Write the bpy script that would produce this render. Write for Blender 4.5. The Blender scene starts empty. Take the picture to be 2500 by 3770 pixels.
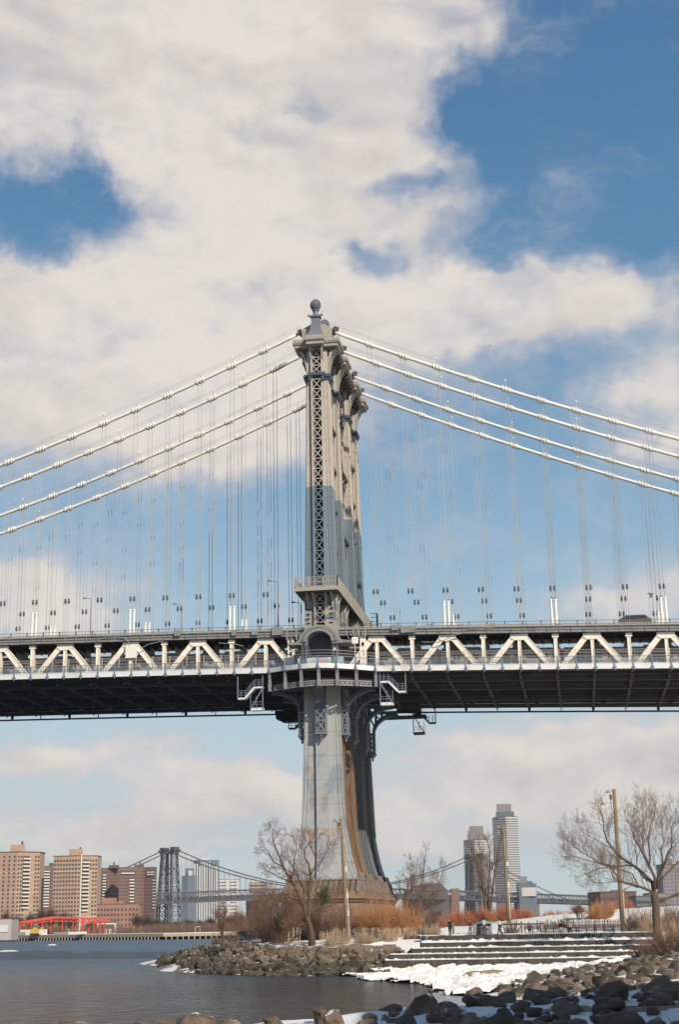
import bpy, math, random
import numpy as np
from mathutils import Vector, Matrix, noise, Quaternion

S = bpy.context.scene
C = S.collection
PI = math.pi
HAZE = 0.00007
rnd = random.Random(7)

# ------------------------------------------------------------------ camera
CAM_LOC = Vector((37.99473, -219.81245, 5.5))
YAW, PITCH, ROLL, FPX = 0.15587, 0.2748, -0.01956, 5350.0
_fw = Vector((-math.sin(YAW)*math.cos(PITCH), math.cos(YAW)*math.cos(PITCH), math.sin(PITCH)))
_r = Vector((math.cos(YAW), math.sin(YAW), 0)); _u = _r.cross(_fw)
RT = _r*math.cos(ROLL)+_u*math.sin(ROLL); UP = -_r*math.sin(ROLL)+_u*math.cos(ROLL)
cam = bpy.data.cameras.new('camera'); cam_ob = bpy.data.objects.new('camera', cam); C.objects.link(cam_ob)
M = Matrix((RT, UP, -_fw)).transposed().to_4x4(); M.translation = CAM_LOC
cam_ob.matrix_world = M
cam.sensor_fit = 'VERTICAL'; cam.sensor_height = 36.0; cam.sensor_width = 24.0
cam.lens = FPX/3770*36.0; cam.clip_start = 0.5; cam.clip_end = 30000
S.camera = cam_ob
S.render.resolution_x = 680; S.render.resolution_y = 1024
S.view_settings.view_transform = 'Standard'; S.view_settings.look = 'None'
S.view_settings.exposure = 0.0; S.view_settings.gamma = 1.0
S.cycles.max_bounces = 6; S.cycles.diffuse_bounces = 3; S.cycles.glossy_bounces = 3
S.cycles.transparent_max_bounces = 8

# a ray through a point of the 2500 x 3770 picture, used to survey where things stand
def ray(a, b): return _fw*FPX + RT*(a-1250) - UP*(b-1885)
def gz(a, b, z):
    d = ray(a, b); return CAM_LOC + d*((z-CAM_LOC.z)/d.z)
def gd(a, b, D):
    d = ray(a, b); return CAM_LOC + d*(D/math.hypot(d.x, d.y))
# ground frame: s to the right, t away from the shore where one stands
def W(s, t, z=0.0): return Vector((CAM_LOC.x + s*math.cos(YAW) - t*math.sin(YAW), CAM_LOC.y + s*math.sin(YAW) + t*math.cos(YAW), z))
def ST(P):
    x, y = P[0]-CAM_LOC.x, P[1]-CAM_LOC.y
    return x*math.cos(YAW)+y*math.sin(YAW), -x*math.sin(YAW)+y*math.cos(YAW)

# ------------------------------------------------------------------ sun and sky
SUN = Vector((0.9, -1.0, 0.93)).normalized()
sl = bpy.data.lights.new('sun', 'SUN'); sl.energy = 4.9; sl.angle = math.radians(0.5); sl.color = (1.0, 0.91, 0.78)
so = bpy.data.objects.new('sun', sl); C.objects.link(so)
so.rotation_euler = SUN.to_track_quat('Z', 'Y').to_euler()

world = bpy.data.worlds.new("World"); S.world = world; world.use_nodes = True
nt = world.node_tree; nt.nodes.clear()
def N(t, kind, **kw):
    n = t.nodes.new(kind)
    for k, v in kw.items(): setattr(n, k, v)
    return n
def L(t, a, b): t.links.new(a, b)
def mth(t, op, a, b=None, c=None, clamp=False):
    n = t.nodes.new('ShaderNodeMath'); n.operation = op; n.use_clamp = clamp
    for i, x in enumerate((a, b, c)):
        if x is None: continue
        if isinstance(x, (int, float)): n.inputs[i].default_value = x
        else: t.links.new(x, n.inputs[i])
    return n.outputs[0]
def vmth(t, op, a, b=None, c=None):
    n = t.nodes.new('ShaderNodeVectorMath'); n.operation = op
    for i, x in enumerate((a, b, c)):
        if x is None: continue
        if isinstance(x, tuple): n.inputs[i].default_value = x
        elif isinstance(x, (int, float)): n.inputs[3].default_value = x
        else: t.links.new(x, n.inputs[i])
    return n.outputs['Value'] if op in ('DOT_PRODUCT', 'LENGTH') else n.outputs[0]
def mixc(t, fac, a, b, mode='MIX'):
    n = t.nodes.new('ShaderNodeMix'); n.data_type = 'RGBA'; n.blend_type = mode
    if isinstance(fac, (int, float)): n.inputs[0].default_value = fac
    else: t.links.new(fac, n.inputs[0])
    for i, x in ((6, a), (7, b)):
        if isinstance(x, tuple): n.inputs[i].default_value = x if len(x) == 4 else (*x, 1)
        else: t.links.new(x, n.inputs[i])
    return n.outputs[2]
def smooth(t, x, lo, hi):
    n = t.nodes.new('ShaderNodeMapRange'); n.interpolation_type = 'SMOOTHSTEP'
    t.links.new(x, n.inputs[0]); n.inputs[1].default_value = lo; n.inputs[2].default_value = hi
    return n.outputs[0]
def noisef(t, vec, scale, detail=3, rough=.5, dist=0.0):
    n = t.nodes.new('ShaderNodeTexNoise'); n.inputs['Scale'].default_value = scale; n.inputs['Detail'].default_value = detail
    n.inputs['Roughness'].default_value = rough; n.inputs['Distortion'].default_value = dist
    if vec is not None: t.links.new(vec, n.inputs['Vector'])
    return n

sky = N(nt, 'ShaderNodeTexSky', sky_type='NISHITA', sun_disc=False)
sky.sun_elevation = math.asin(SUN.z); sky.sun_rotation = math.atan2(SUN.x, SUN.y)
sky.air_density = 1.0; sky.dust_density = 0.7; sky.ozone_density = 2.0; sky.altitude = 0
geo = N(nt, 'ShaderNodeTexCoord'); dirv = vmth(nt, 'NORMALIZE', geo.outputs['Generated'])
sx = N(nt, 'ShaderNodeSeparateXYZ'); L(nt, dirv, sx.inputs[0])
az = mth(nt, 'ARCTAN2', sx.outputs[0], sx.outputs[1]); el = mth(nt, 'ARCSINE', sx.outputs[2])
deg = 180/PI
cb = N(nt, 'ShaderNodeCombineXYZ'); L(nt, mth(nt, 'MULTIPLY', az, deg), cb.inputs[0]); L(nt, mth(nt, 'MULTIPLY', el, deg), cb.inputs[1])
P = cb.outputs[0]                                    # compass direction and height above the horizon, in degrees
wn = noisef(nt, P, .16, 5, .55); w1 = vmth(nt, 'MULTIPLY', vmth(nt, 'SUBTRACT', wn.outputs['Color'], (.5, .5, .5)), (5.0, 3.0, 0))
wn2 = noisef(nt, P, .75, 4, .55); w2 = vmth(nt, 'MULTIPLY', vmth(nt, 'SUBTRACT', wn2.outputs['Color'], (.5, .5, .5)), (2.6, 1.5, 0))
PW = vmth(nt, 'ADD', vmth(nt, 'ADD', P, w1), w2)
# the cloud masses: (azimuth, height, half width, half height, weight) in degrees
CLOUDS = [(-18.86, 33.69, 8.62, 3.42, 1.3), (-10.15, 34.25, 6.82, 2.73, 1.1), (-12.12, 31.13, 6.58, 3.07, 1.0), (-16.24, 26.85, 5.74, 3.93, 1.4), (-7.92, 30.14, 4.54, 2.56, 0.75), (-4.28, 34.08, 3.5, 2.05, 0.7), (-3.61, 28.68, 2.14, 1.02, 0.45), (-22.21, 29.39, 2.94, 1.54, 0.8), (-17.06, 22.19, 8.85, 3.93, 1.4), (-21.93, 23.61, 4.1, 2.05, 0.9), (-8.4, 26.57, 4.96, 2.05, 0.7), (-4.79, 23.46, 6.14, 1.54, 1.3), (1.23, 23.58, 4.1, 1.2, 0.85), (4.17, 22.48, 2.77, 1.02, 0.5), (-10.32, 22.94, 4.82, 3.07, 0.9), (-17.53, 18.82, 7.58, 1.71, 0.8), (4.49, 20.13, 2.55, 1.28, 0.9), (1.83, 19.61, 2.18, 0.51, 0.4), (4.47, 17.96, 2.69, 1.02, 0.8), (-2.13, 18.52, 1.26, 0.6, 0.25), (3.29, 11.87, 3.14, 1.54, 0.9), (0.42, 11.87, 1.74, 0.68, 0.4), (-20.43, 12.02, 4.89, 1.71, 1.0), (-21.49, 13.49, 2.63, 0.85, 0.5), (-19.74, 6.4, 5.5, 0.77, 0.9), (-14.75, 5.56, 4.29, 0.6, 0.6), (-2.44, 6.14, 5.67, 1.02, 0.8), (2.82, 5.79, 4.29, 1.88, 1.0), (-0.55, 4.28, 5.99, 1.02, 0.6), (-5.87, 4.26, 4.28, 1.2, 0.6), (-13.91, 4.4, 5.65, 0.94, 0.8), (-20.46, 3.81, 3.76, 0.85, 0.7), (-11.9, 5.03, 2.4, 0.68, 0.6), (-7.25, 2.82, 10.26, 0.68, 0.5), (-17.19, 2.98, 6.84, 0.51, 0.45), (-21.47, 27.3, 2.59, 1.28, -1.5), (-19.7, 28.46, 0.97, 1.28, -0.8), (-22.39, 25.86, 1.71, 0.77, -0.8), (-6.45, 28.4, 2.14, 0.65, -0.62), (-4.75, 28.49, 1.36, 0.41, -0.45), (-7.12, 25.55, 1.42, 0.68, -0.55), (-8.13, 26.07, 0.95, 0.38, -0.35), (-10.0, 31.52, 1.2, 0.41, -0.3), (-12.89, 30.48, 1.19, 0.34, -0.3), (2.71, 30.56, 5.16, 4.44, -1.0), (-2.34, 31.0, 2.19, 1.37, -0.55), (4.49, 26.05, 2.47, 1.88, -0.7), (-1.35, 25.76, 1.14, 0.51, -0.3), (-2.76, 30.39, 1.39, 1.02, -0.4), (-11.84, 14.97, 3.53, 2.05, -0.5), (-3.32, 16.12, 5.87, 4.27, -0.4)]
SHADES = [(-21.65, 32.86, 4.07, 2.05, 0.35), (-7.86, 32.04, 4.03, 2.39, 0.35), (-11.17, 30.02, 2.37, 1.37, 0.2), (-14.92, 24.25, 4.87, 4.44, -0.6), (-12.88, 34.24, 4.13, 1.71, -0.3), (-20.21, 20.39, 4.55, 2.05, 0.25), (-3.74, 26.07, 2.85, 1.02, 0.25), (-3.25, 24.72, 3.76, 0.68, -0.4), (-2.1, 22.32, 3.69, 0.85, 0.25), (0.33, 5.23, 5.14, 0.68, 0.3), (-16.73, 4.6, 3.43, 0.51, 0.1), (-20.21, 5.75, 3.43, 0.34, 0.2), (3.48, 5.92, 2.75, 0.85, 0.3), (0.38, 31.89, 2.01, 1.71, 0.2)]
SKYTINT = (1.0, 1.12, 1.12)

def blobs(items):
    acc = None
    for (a, e, ra, re_, w) in items:
        q = vmth(nt, 'MULTIPLY_ADD', PW, (1/ra, 1/re_, 0), (-a/ra, -e/re_, 0))
        d = vmth(nt, 'DOT_PRODUCT', q, q)
        g = mth(nt, 'POWER', math.exp(-1), d)
        acc = mth(nt, 'MULTIPLY_ADD', g, w, acc if acc is not None else 0.0)
    return acc
cov = mth(nt, 'ADD', mth(nt, 'MINIMUM', blobs([c for c in CLOUDS if c[4] > 0]), 1.0), blobs([c for c in CLOUDS if c[4] < 0])); shade = blobs(SHADES)
strv = vmth(nt, 'MULTIPLY', P, (1.0, 1.7, 1))
fbn = noisef(nt, strv, .20, 7, .52, .3); fb = fbn.outputs[0]
lo_ = noisef(nt, vmth(nt, 'ADD', strv, (.55, .9, 0)), .20, 7, .52, .3).outputs[0]   # the same field a little towards the light
fb2 = noisef(nt, strv, .9, 6, .55, .4).outputs[0]
tot = mth(nt, 'ADD', cov, mth(nt, 'MULTIPLY_ADD', fb, 1.25, -.625))
tot = mth(nt, 'ADD', tot, mth(nt, 'MULTIPLY_ADD', fb2, .5, -.25))
veil = mth(nt, 'MULTIPLY', smooth(nt, mth(nt, 'ADD', noisef(nt, vmth(nt, 'MULTIPLY', PW, (.7, 1.3, 1)), .22, 6, .62, .6).outputs[0], mth(nt, 'MULTIPLY', tot, .16)), .42, .80), .55)
mask = mth(nt, 'MAXIMUM', smooth(nt, tot, -.18, 1.12), veil)
relief = mth(nt, 'MULTIPLY', mth(nt, 'SUBTRACT', lo_, fb), 2.4)
grey = mth(nt, 'ADD', mth(nt, 'ADD', mth(nt, 'MULTIPLY_ADD', fb, 1.1, -.42), mth(nt, 'MULTIPLY_ADD', fb2, .6, -.3)), relief)
grey = mth(nt, 'ADD', grey, shade, None, True)
ccol = mixc(nt, grey, (0.82, 0.755, 0.69), (0.55, 0.505, 0.50))
ccol = mixc(nt, smooth(nt, tot, 1.0, .35), ccol, (0.62, 0.60, 0.62))
SKYK = 0.10
rmp = N(nt, 'ShaderNodeValToRGB'); L(nt, sx.outputs[2], rmp.inputs[0]); er = rmp.color_ramp.elements
er[0].position = 0.0; er[0].color = (.62, .70, .73, 1); er[1].position = .72; er[1].color = (.050, .145, .32, 1)
for p_, c_ in ((.10, (.55, .68, .74)), (.17, (.43, .60, .70)), (.25, (.30, .47, .62)), (.33, (.19, .36, .545)), (.42, (.11, .262, .455)), (.54, (.076, .20, .385))):
    e_ = er.new(p_); e_.color = (*c_, 1)
clear = mixc(nt, 1.0, rmp.outputs[0], (1/SKYK, 1/SKYK, 1/SKYK), 'MULTIPLY')
air = mixc(nt, .85, mixc(nt, 1.0, sky.outputs[0], SKYTINT, 'MULTIPLY'), clear)
cs = mixc(nt, 1.0, ccol, (1/SKYK, 1/SKYK, 1/SKYK), 'MULTIPLY')
fin = mixc(nt, mth(nt, 'MULTIPLY', mask, .97), air, cs)
bg = N(nt, 'ShaderNodeBackground'); bg.inputs[1].default_value = SKYK; L(nt, fin, bg.inputs[0])
wo = N(nt, 'ShaderNodeOutputWorld'); L(nt, bg.outputs[0], wo.inputs[0])
world.cycles.sampling_method = 'MANUAL'; world.cycles.sample_map_resolution = 512

# ------------------------------------------------------------------ materials
def mat(name, col, rough=.7, var=.0, vscale=2.0, col2=None, c2amt=.5, bump=0.0, bscale=20.0, metal=0.0, spec=None, stretch=(1, 1, 1), fn=None):
    m = bpy.data.materials.new(name); m.use_nodes = True; t = m.node_tree; b = t.nodes['Principled BSDF']
    b.inputs['Roughness'].default_value = rough; b.inputs['Metallic'].default_value = metal
    if spec is not None: b.inputs['Specular IOR Level'].default_value = spec
    g = N(t, 'ShaderNodeNewGeometry'); pos = vmth(t, 'MULTIPLY', g.outputs['Position'], stretch)
    c = (*col, 1)
    if var or col2:
        nz = noisef(t, pos, vscale, 5, .6).outputs[0]
        if col2: c = mixc(t, smooth(t, nz, .5-.22*(1-abs(c2amt-.5)) + (.5-c2amt)*.4, .5+.22+(.5-c2amt)*.4), (*col, 1), (*col2, 1))
        if var:
            n2 = noisef(t, pos, vscale*3.1, 4, .6).outputs[0]
            k = mth(t, 'MULTIPLY_ADD', n2, 2*var, 1-var)
            cc = N(t, 'ShaderNodeCombineXYZ')
            for i in range(3): L(t, k, cc.inputs[i])
            c = mixc(t, 1.0, c, cc.outputs[0], 'MULTIPLY')
    if fn: c = fn(t, c, pos, g)
    if isinstance(c, tuple): b.inputs['Base Color'].default_value = c
    else: L(t, c, b.inputs['Base Color'])
    if bump:
        bn = N(t, 'ShaderNodeBump'); bn.inputs['Strength'].default_value = bump; bn.inputs['Distance'].default_value = .05
        L(t, noisef(t, pos, bscale, 5, .65).outputs[0], bn.inputs['Height']); L(t, bn.outputs[0], b.inputs['Normal'])
    return m

def tower_fn(t, c, pos, g):
    sp = N(t, 'ShaderNodeSeparateXYZ'); L(t, g.outputs['Position'], sp.inputs[0]); z = sp.outputs[2]
    # the newer tan paint reaches down to 72.4 m, older blue grey below it, pale primer under the deck
    seam = mth(t, 'GREATER_THAN', mth(t, 'SINE', mth(t, 'MULTIPLY', z, 2*PI/3.6)), .985)
    seam = mth(t, 'MULTIPLY', seam, mth(t, 'MULTIPLY', noisef(t, g.outputs['Position'], .5, 2).outputs[0], .38))
    low = mixc(t, mth(t, 'GREATER_THAN', z, 54.6), (.34, .305, .26, 1), (.165, .208, .240, 1))
    up = mixc(t, mth(t, 'GREATER_THAN', z, 72.3), low, (.45, .395, .335, 1))
    # blue touch-up patches between deck and platform
    pn = noisef(t, vmth(t, 'MULTIPLY', g.outputs['Position'], (1.2, 1.2, 1.0)), .9, 1).outputs[0]
    band = mth(t, 'MULTIPLY', mth(t, 'GREATER_THAN', z, 50.5), mth(t, 'LESS_THAN', z, 53.6))
    up = mixc(t, mth(t, 'MULTIPLY', band, smooth(t, pn, .5, .56)), up, (.13, .16, .20, 1))
    und = mixc(t, mth(t, 'LESS_THAN', z, 38.0), up, (.345, .345, .342, 1))
    pn2 = noisef(t, vmth(t, 'MULTIPLY', g.outputs['Position'], (.5, .5, .22)), 1.0, 2).outputs[0]
    und = mixc(t, mth(t, 'MULTIPLY', smooth(t, pn2, .52, .60), mth(t, 'LESS_THAN', z, 30.0)), und, (.25, .275, .30, 1))
    # rust runs that start at the plate seams
    rn = noisef(t, vmth(t, 'MULTIPLY', g.outputs['Position'], (6.0, 6.0, .55)), 1.0, 4, .7).outputs[0]
    rb = noisef(t, vmth(t, 'MULTIPLY', g.outputs['Position'], (.8, .8, .5)), .6, 2).outputs[0]
    zz = mth(t, 'FRACT', mth(t, 'MULTIPLY', z, 1/4.7)); hang = smooth(t, zz, .72, 1.0)
    ru = mth(t, 'MULTIPLY', smooth(t, mth(t, 'ADD', rn, mth(t, 'MULTIPLY', hang, .20)), .65, .73), smooth(t, rb, .47, .60))
    ru = mth(t, 'MULTIPLY', ru, mth(t, 'LESS_THAN', z, 34.0))
    und = mixc(t, ru, und, (.36, .17, .05, 1))
    sp2 = N(t, 'ShaderNodeSeparateXYZ'); L(t, g.outputs['Position'], sp2.inputs[0])
    # heavy rust on the sheltered faces of the inner legs
    inner = mth(t, 'MULTIPLY', mth(t, 'GREATER_THAN', sp2.outputs[1], -.9), mth(t, 'LESS_THAN', z, 34.0))
    inner = mth(t, 'MULTIPLY', inner, mth(t, 'LESS_THAN', sp2.outputs[1], 14.0))
    und = mixc(t, mth(t, 'MULTIPLY', mth(t, 'GREATER_THAN', sp2.outputs[1], 14.0), mth(t, 'LESS_THAN', z, 38.0)), und, (.12, .125, .13, 1))  # two far legs darkened below the deck, its shade put into the paint
    rs = noisef(t, vmth(t, 'MULTIPLY', g.outputs['Position'], (3.5, 3.5, .18)), 1.0, 5, .65).outputs[0]
    rust = mixc(t, smooth(t, rs, .35, .65), (.11, .05, .022, 1), (.23, .135, .06, 1))
    und = mixc(t, mth(t, 'MULTIPLY', inner, smooth(t, rs, .2, .5)), und, rust)
    out = mixc(t, seam, und, (.10, .10, .10, 1))
    n2 = noisef(t, pos, 1.4, 5, .65).outputs[0]
    k = mth(t, 'MULTIPLY_ADD', n2, .36, .82); cc = N(t, 'ShaderNodeCombineXYZ')
    for i in range(3): L(t, k, cc.inputs[i])
    return mixc(t, 1.0, out, cc.outputs[0], 'MULTIPLY')

def white_fn(t, c, pos, g):
    rn = noisef(t, vmth(t, 'MULTIPLY', g.outputs['Position'], (3, 3, 1.2)), .8, 4, .7).outputs[0]
    return mixc(t, smooth(t, rn, .60, .70), c, (.46, .24, .10, 1))
def snow_fn(t, c, pos, g):
    return c

MT = dict(
 tower=mat('tower paint', (.4, .38, .34), .6, fn=tower_fn, bump=.15, bscale=3),
 tan=mat('tan grey paint', (.36, .32, .265), .6, .2, .8, bump=.1),
 shadetan=mat('shade-darkened tan paint', (.125, .105, .085), .7, .3, .8),  # tower paint darkened to carry the shade under cornice, arches and platform
 bluegrey=mat('blue grey paint', (.155, .17, .19), .55, .2, .8, bump=.1),
 bluedark=mat('slate blue paint', (.065, .08, .10), .55, .2, .8),
 gridgrey=mat('grey deck edge paint', (.25, .245, .235), .6, .2, .5, col2=(.17, .165, .16), c2amt=.35),
 fascia=mat('pale walkway edge paint', (.70, .69, .67), .6, .12, .25, col2=(.55, .50, .45), c2amt=.3),
 white=mat('cream truss paint', (.84, .765, .65), .55, .12, .5, fn=white_fn),
 cable=mat('cream cable paint', (.82, .76, .66), .5, .08, .4),
 wrap=mat('grey cable wrap', (.28, .27, .26), .7, .2, 3),
 rope=mat('suspender rope steel', (.42, .41, .39), .55, .15, 3),
 socket=mat('dark socket iron', (.09, .085, .08), .6, .2, 3),
 dark=mat('shade-black steel', (.010, .009, .008), .85, .4, .7, col2=(.030, .021, .016), c2amt=.3),  # near black: the shade under the deck is put into the colour
 ribs=mat('dusty floor beam paint', (.045, .042, .039), .8, .4, .5),
 train=mat('brushed train steel', (.50, .455, .43), .45, .12, .4, metal=.2, col2=(.36, .33, .31), c2amt=.4),
 glass=mat('dark window glass', (.03, .035, .04), .12),
 rail=mat('blue grey railing paint', (.15, .19, .235), .55, .15, 1),
 beige=mat('beige fence mesh wire', (.52, .44, .36), .6, .1, 1),
 brown=mat('brown granite', (.17, .10, .06), .85, .35, .8, col2=(.25, .165, .105), c2amt=.4, bump=.5, bscale=4),
 skirt=mat('grimy grey base steel', (.22, .195, .16), .75, .3, .8, col2=(.15, .095, .055), c2amt=.45),
 stone=mat('granite step block', (.055, .046, .037), .9, .35, 1.2, col2=(.095, .08, .065), c2amt=.4, bump=.5, bscale=6),
 plaza=mat('grey plaza paving', (.30, .28, .26), .85, .2, .6, col2=(.62, .62, .62), c2amt=.45),
 wood=mat('weathered pole wood', (.22, .165, .095), .85, .25, 2, stretch=(1, 1, .15)),
 fencewood=mat('dark fence wood', (.085, .06, .045), .85, .25, 2),
 picket=mat('tan picket wood', (.42, .31, .22), .85, .25, 3),
 bark=mat('brown bark', (.095, .06, .038), .9, .4, 4, stretch=(1, 1, .3)),
 barkdark=mat('dark bark', (.085, .062, .048), .9, .3, 3, stretch=(1, 1, .3)),
 barkpale=mat('grey tan bark', (.135, .092, .062), .9, .4, 4, stretch=(1, 1, .3)),
 twig=mat('reddish brown twig', (.21, .115, .075), .85, .2, 1),
 twigpale=mat('tan twig', (.18, .115, .078), .85, .25, 1),
 orange=mat('orange dogwood stem', (.50, .20, .075), .8, .3, .5, col2=(.40, .23, .10), c2amt=.5),
 redstem=mat('red dogwood stem', (.42, .13, .065), .8, .3, .5, col2=(.42, .19, .09), c2amt=.5),
 brush=mat('brown brushwood stem', (.19, .11, .07), .85, .45, 1.2, col2=(.11, .065, .045), c2amt=.4),
 brushtan=mat('tan dry stem', (.42, .30, .19), .85, .3, .6),
 green=mat('dull evergreen leaf', (.055, .075, .02), .8, .3, 2),
 deadleaf=mat('russet dead leaf', (.38, .15, .06), .8, .3, 2),
 whitepipe=mat('cream pipe paint', (.80, .76, .70), .5, .08, 1),
)
def rockmat(name, a, b, wet=.85, snowy=True):
    def fn(t, c, pos, g):
        oi = N(t, 'ShaderNodeObjectInfo')
        k = mth(t, 'MULTIPLY_ADD', oi.outputs['Random'], .75, .62); cc = N(t, 'ShaderNodeCombineXYZ')
        for i in range(3): L(t, k, cc.inputs[i])
        c = mixc(t, 1.0, c, cc.outputs[0], 'MULTIPLY')
        cr = noisef(t, pos, 7.0, 5, .7, .6).outputs[0]; c = mixc(t, smooth(t, cr, .56, .66), c, (a[0]*.35, a[1]*.35, a[2]*.35, 1))
        if not snowy: return c
        sp = N(t, 'ShaderNodeSeparateXYZ'); L(t, g.outputs['Normal'], sp.inputs[0])
        k = mth(t, 'ADD', sp.outputs[2], mth(t, 'MULTIPLY_ADD', noisef(t, g.outputs['Position'], 1.1, 4, .6).outputs[0], 1.3, -.65))
        return mixc(t, smooth(t, k, 1.02, 1.10), c, (.66, .64, .62, 1))
    return mat(name, a, wet, .3, 1.2, col2=b, c2amt=.45, bump=.6, bscale=5, fn=fn)
MT['rock'] = rockmat('brown riprap stone', (.085, .060, .040), (.215, .155, .105))
MT['rockgreen'] = rockmat('algae dark stone', (.030, .026, .014), (.075, .060, .036))
MT['rockdark'] = rockmat('dark shore stone', (.085, .055, .038), (.175, .125, .088))
def snowm(name, col):
    m = mat(name, col, .75, .06, .8, bump=.5, bscale=3)
    m.node_tree.nodes['Principled BSDF'].inputs['Subsurface Weight'].default_value = 0.0
    return m
MT['snow'] = snowm('old snow', (.76, .735, .70))
MT['ice'] = mat('broken shore ice', (.80, .775, .73), .7, .08, 1.2, col2=(.55, .50, .43), c2amt=.28, bump=.8, bscale=2.5)
def simple(name, col, rough=.7, **k):
    if name not in MT: MT[name] = mat(name, col, rough, **k)
    return MT[name]

# ------------------------------------------------------------------ mesh builder
class MB:
    def __init__(s): s.v = []; s.f = []
    def add(s, vs, fs):
        o = len(s.v); s.v.extend(vs); s.f.extend([tuple(i+o for i in f) for f in fs])
    def hexa(s, p):
        s.add([tuple(x) for x in p], [(0, 3, 2, 1), (4, 5, 6, 7), (0, 1, 5, 4), (1, 2, 6, 5), (2, 3, 7, 6), (3, 0, 4, 7)])
    def box(s, x0, x1, y0, y1, z0, z1):
        s.hexa([(x0, y0, z0), (x1, y0, z0), (x1, y1, z0), (x0, y1, z0), (x0, y0, z1), (x1, y0, z1), (x1, y1, z1), (x0, y1, z1)])
    def fbox(s, fr, a0, a1, b0, b1, c0, c1):     # box in a frame fr = (origin, ex, ey, ez)
        o, ex, ey, ez = fr
        s.hexa([o+ex*a+ey*b+ez*c for (a, b, c) in ((a0, b0, c0), (a1, b0, c0), (a1, b1, c0), (a0, b1, c0), (a0, b0, c1), (a1, b0, c1), (a1, b1, c1), (a0, b1, c1))])
    def beam(s, a, b, w, h, up=Vector((0, 0, 1))):   # w across, h along up
        a = Vector(a); b = Vector(b); d = (b-a).normalized(); x = d.cross(up)
        if x.length < 1e-4: x = d.cross(Vector((0, 1, 0)))
        x.normalize(); u = x.cross(d).normalized(); x *= w/2; u *= h/2
        s.hexa([a-x-u, a+x-u, b+x-u, b-x-u, a-x+u, a+x+u, b+x+u, b-x+u])
    def tube(s, pts, rad, n=8, cap=True):
        pts = [Vector(p) for p in pts]; m = len(pts)
        if isinstance(rad, (int, float)): rad = [rad]*m
        o = len(s.v); d = (pts[1]-pts[0]).normalized()
        ref = Vector((0, 0, 1)) if abs(d.z) < .9 else Vector((1, 0, 0))
        x = d.cross(ref).normalized()
        for i in range(m):
            if i == 0: t = pts[1]-pts[0]
            elif i == m-1: t = pts[-1]-pts[-2]
            else: t = pts[i+1]-pts[i-1]
            t.normalize(); x = (x - t*x.dot(t)); x.normalize(); y = t.cross(x)
            for k in range(n):
                a = 2*PI*k/n; s.v.append(tuple(pts[i]+(x*math.cos(a)+y*math.sin(a))*rad[i]))
        for i in range(m-1):
            for k in range(n):
                k2 = (k+1) % n
                s.f.append((o+i*n+k, o+i*n+k2, o+(i+1)*n+k2, o+(i+1)*n+k))
        if cap:
            s.f.append(tuple(o+k for k in range(n-1, -1, -1))); s.f.append(tuple(o+(m-1)*n+k for k in range(n)))
    def lathe(s, c, prof, n=16, sx=1, sy=1):     # prof: (radius, z)
        o = len(s.v); m = len(prof)
        for r, z in prof:
            for k in range(n):
                a = 2*PI*(k+.5)/n; s.v.append((c[0]+r*sx*math.cos(a), c[1]+r*sy*math.sin(a), c[2]+z))
        for i in range(m-1):
            for k in range(n):
                k2 = (k+1) % n; s.f.append((o+i*n+k, o+i*n+k2, o+(i+1)*n+k2, o+(i+1)*n+k))
        s.f.append(tuple(o+k for k in range(n-1, -1, -1))); s.f.append(tuple(o+(m-1)*n+k for k in range(n)))
    def prism(s, poly, ax, c0, c1):              # poly in the two other axes; ax 0/1/2
        o = len(s.v); n = len(poly)
        for c in (c0, c1):
            for a, b in poly:
                s.v.append((c, a, b) if ax == 0 else (a, c, b) if ax == 1 else (a, b, c))
        for k in range(n):
            k2 = (k+1) % n; s.f.append((o+k, o+k2, o+n+k2, o+n+k))
        s.f.append(tuple(o+k for k in range(n-1, -1, -1))); s.f.append(tuple(o+n+k for k in range(n)))
    def fprism(s, fr, poly, c0, c1):             # poly in (ex, ez), extruded along ey
        o, ex, ey, ez = fr; k0 = len(s.v); n = len(poly)
        for c in (c0, c1):
            for a, b in poly: s.v.append(tuple(o+ex*a+ez*b+ey*c))
        for k in range(n):
            k2 = (k+1) % n; s.f.append((k0+k, k0+k2, k0+n+k2, k0+n+k))
        s.f.append(tuple(k0+k for k in range(n-1, -1, -1))); s.f.append(tuple(k0+n+k for k in range(n)))
    def xpanel(s, fr, a0, a1, z0, z1, cells, w, th, border=None):   # X-lattice in the (ex, ez) plane of a frame
        o, ex, ey, ez = fr; dz = (z1-z0)/cells
        for i in range(cells):
            p = [o+ex*a+ez*z for a, z in ((a0, z0+i*dz), (a1, z0+(i+1)*dz), (a0, z0+(i+1)*dz), (a1, z0+i*dz))]
            s.beam(p[0], p[1], w, th, ey); s.beam(p[2]-ey*.01, p[3]-ey*.01, w, th, ey)
            s.beam(o+ex*a0+ez*(z0+i*dz)+ey*.01, o+ex*a1+ez*(z0+i*dz)+ey*.01, w, th, ey)
        s.beam(o+ex*a0+ez*z1+ey*.01, o+ex*a1+ez*z1+ey*.01, w, th, ey)
    def loft(s, rings):
        o = len(s.v); n = len(rings[0])
        for r in rings: s.v.extend([tuple(p) for p in r])
        for i in range(len(rings)-1):
            for k in range(n):
                k2 = (k+1) % n; s.f.append((o+i*n+k, o+i*n+k2, o+(i+1)*n+k2, o+(i+1)*n+k))
        s.f.append(tuple(o+k for k in range(n-1, -1, -1))); s.f.append(tuple(o+(len(rings)-1)*n+k for k in range(n)))

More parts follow.
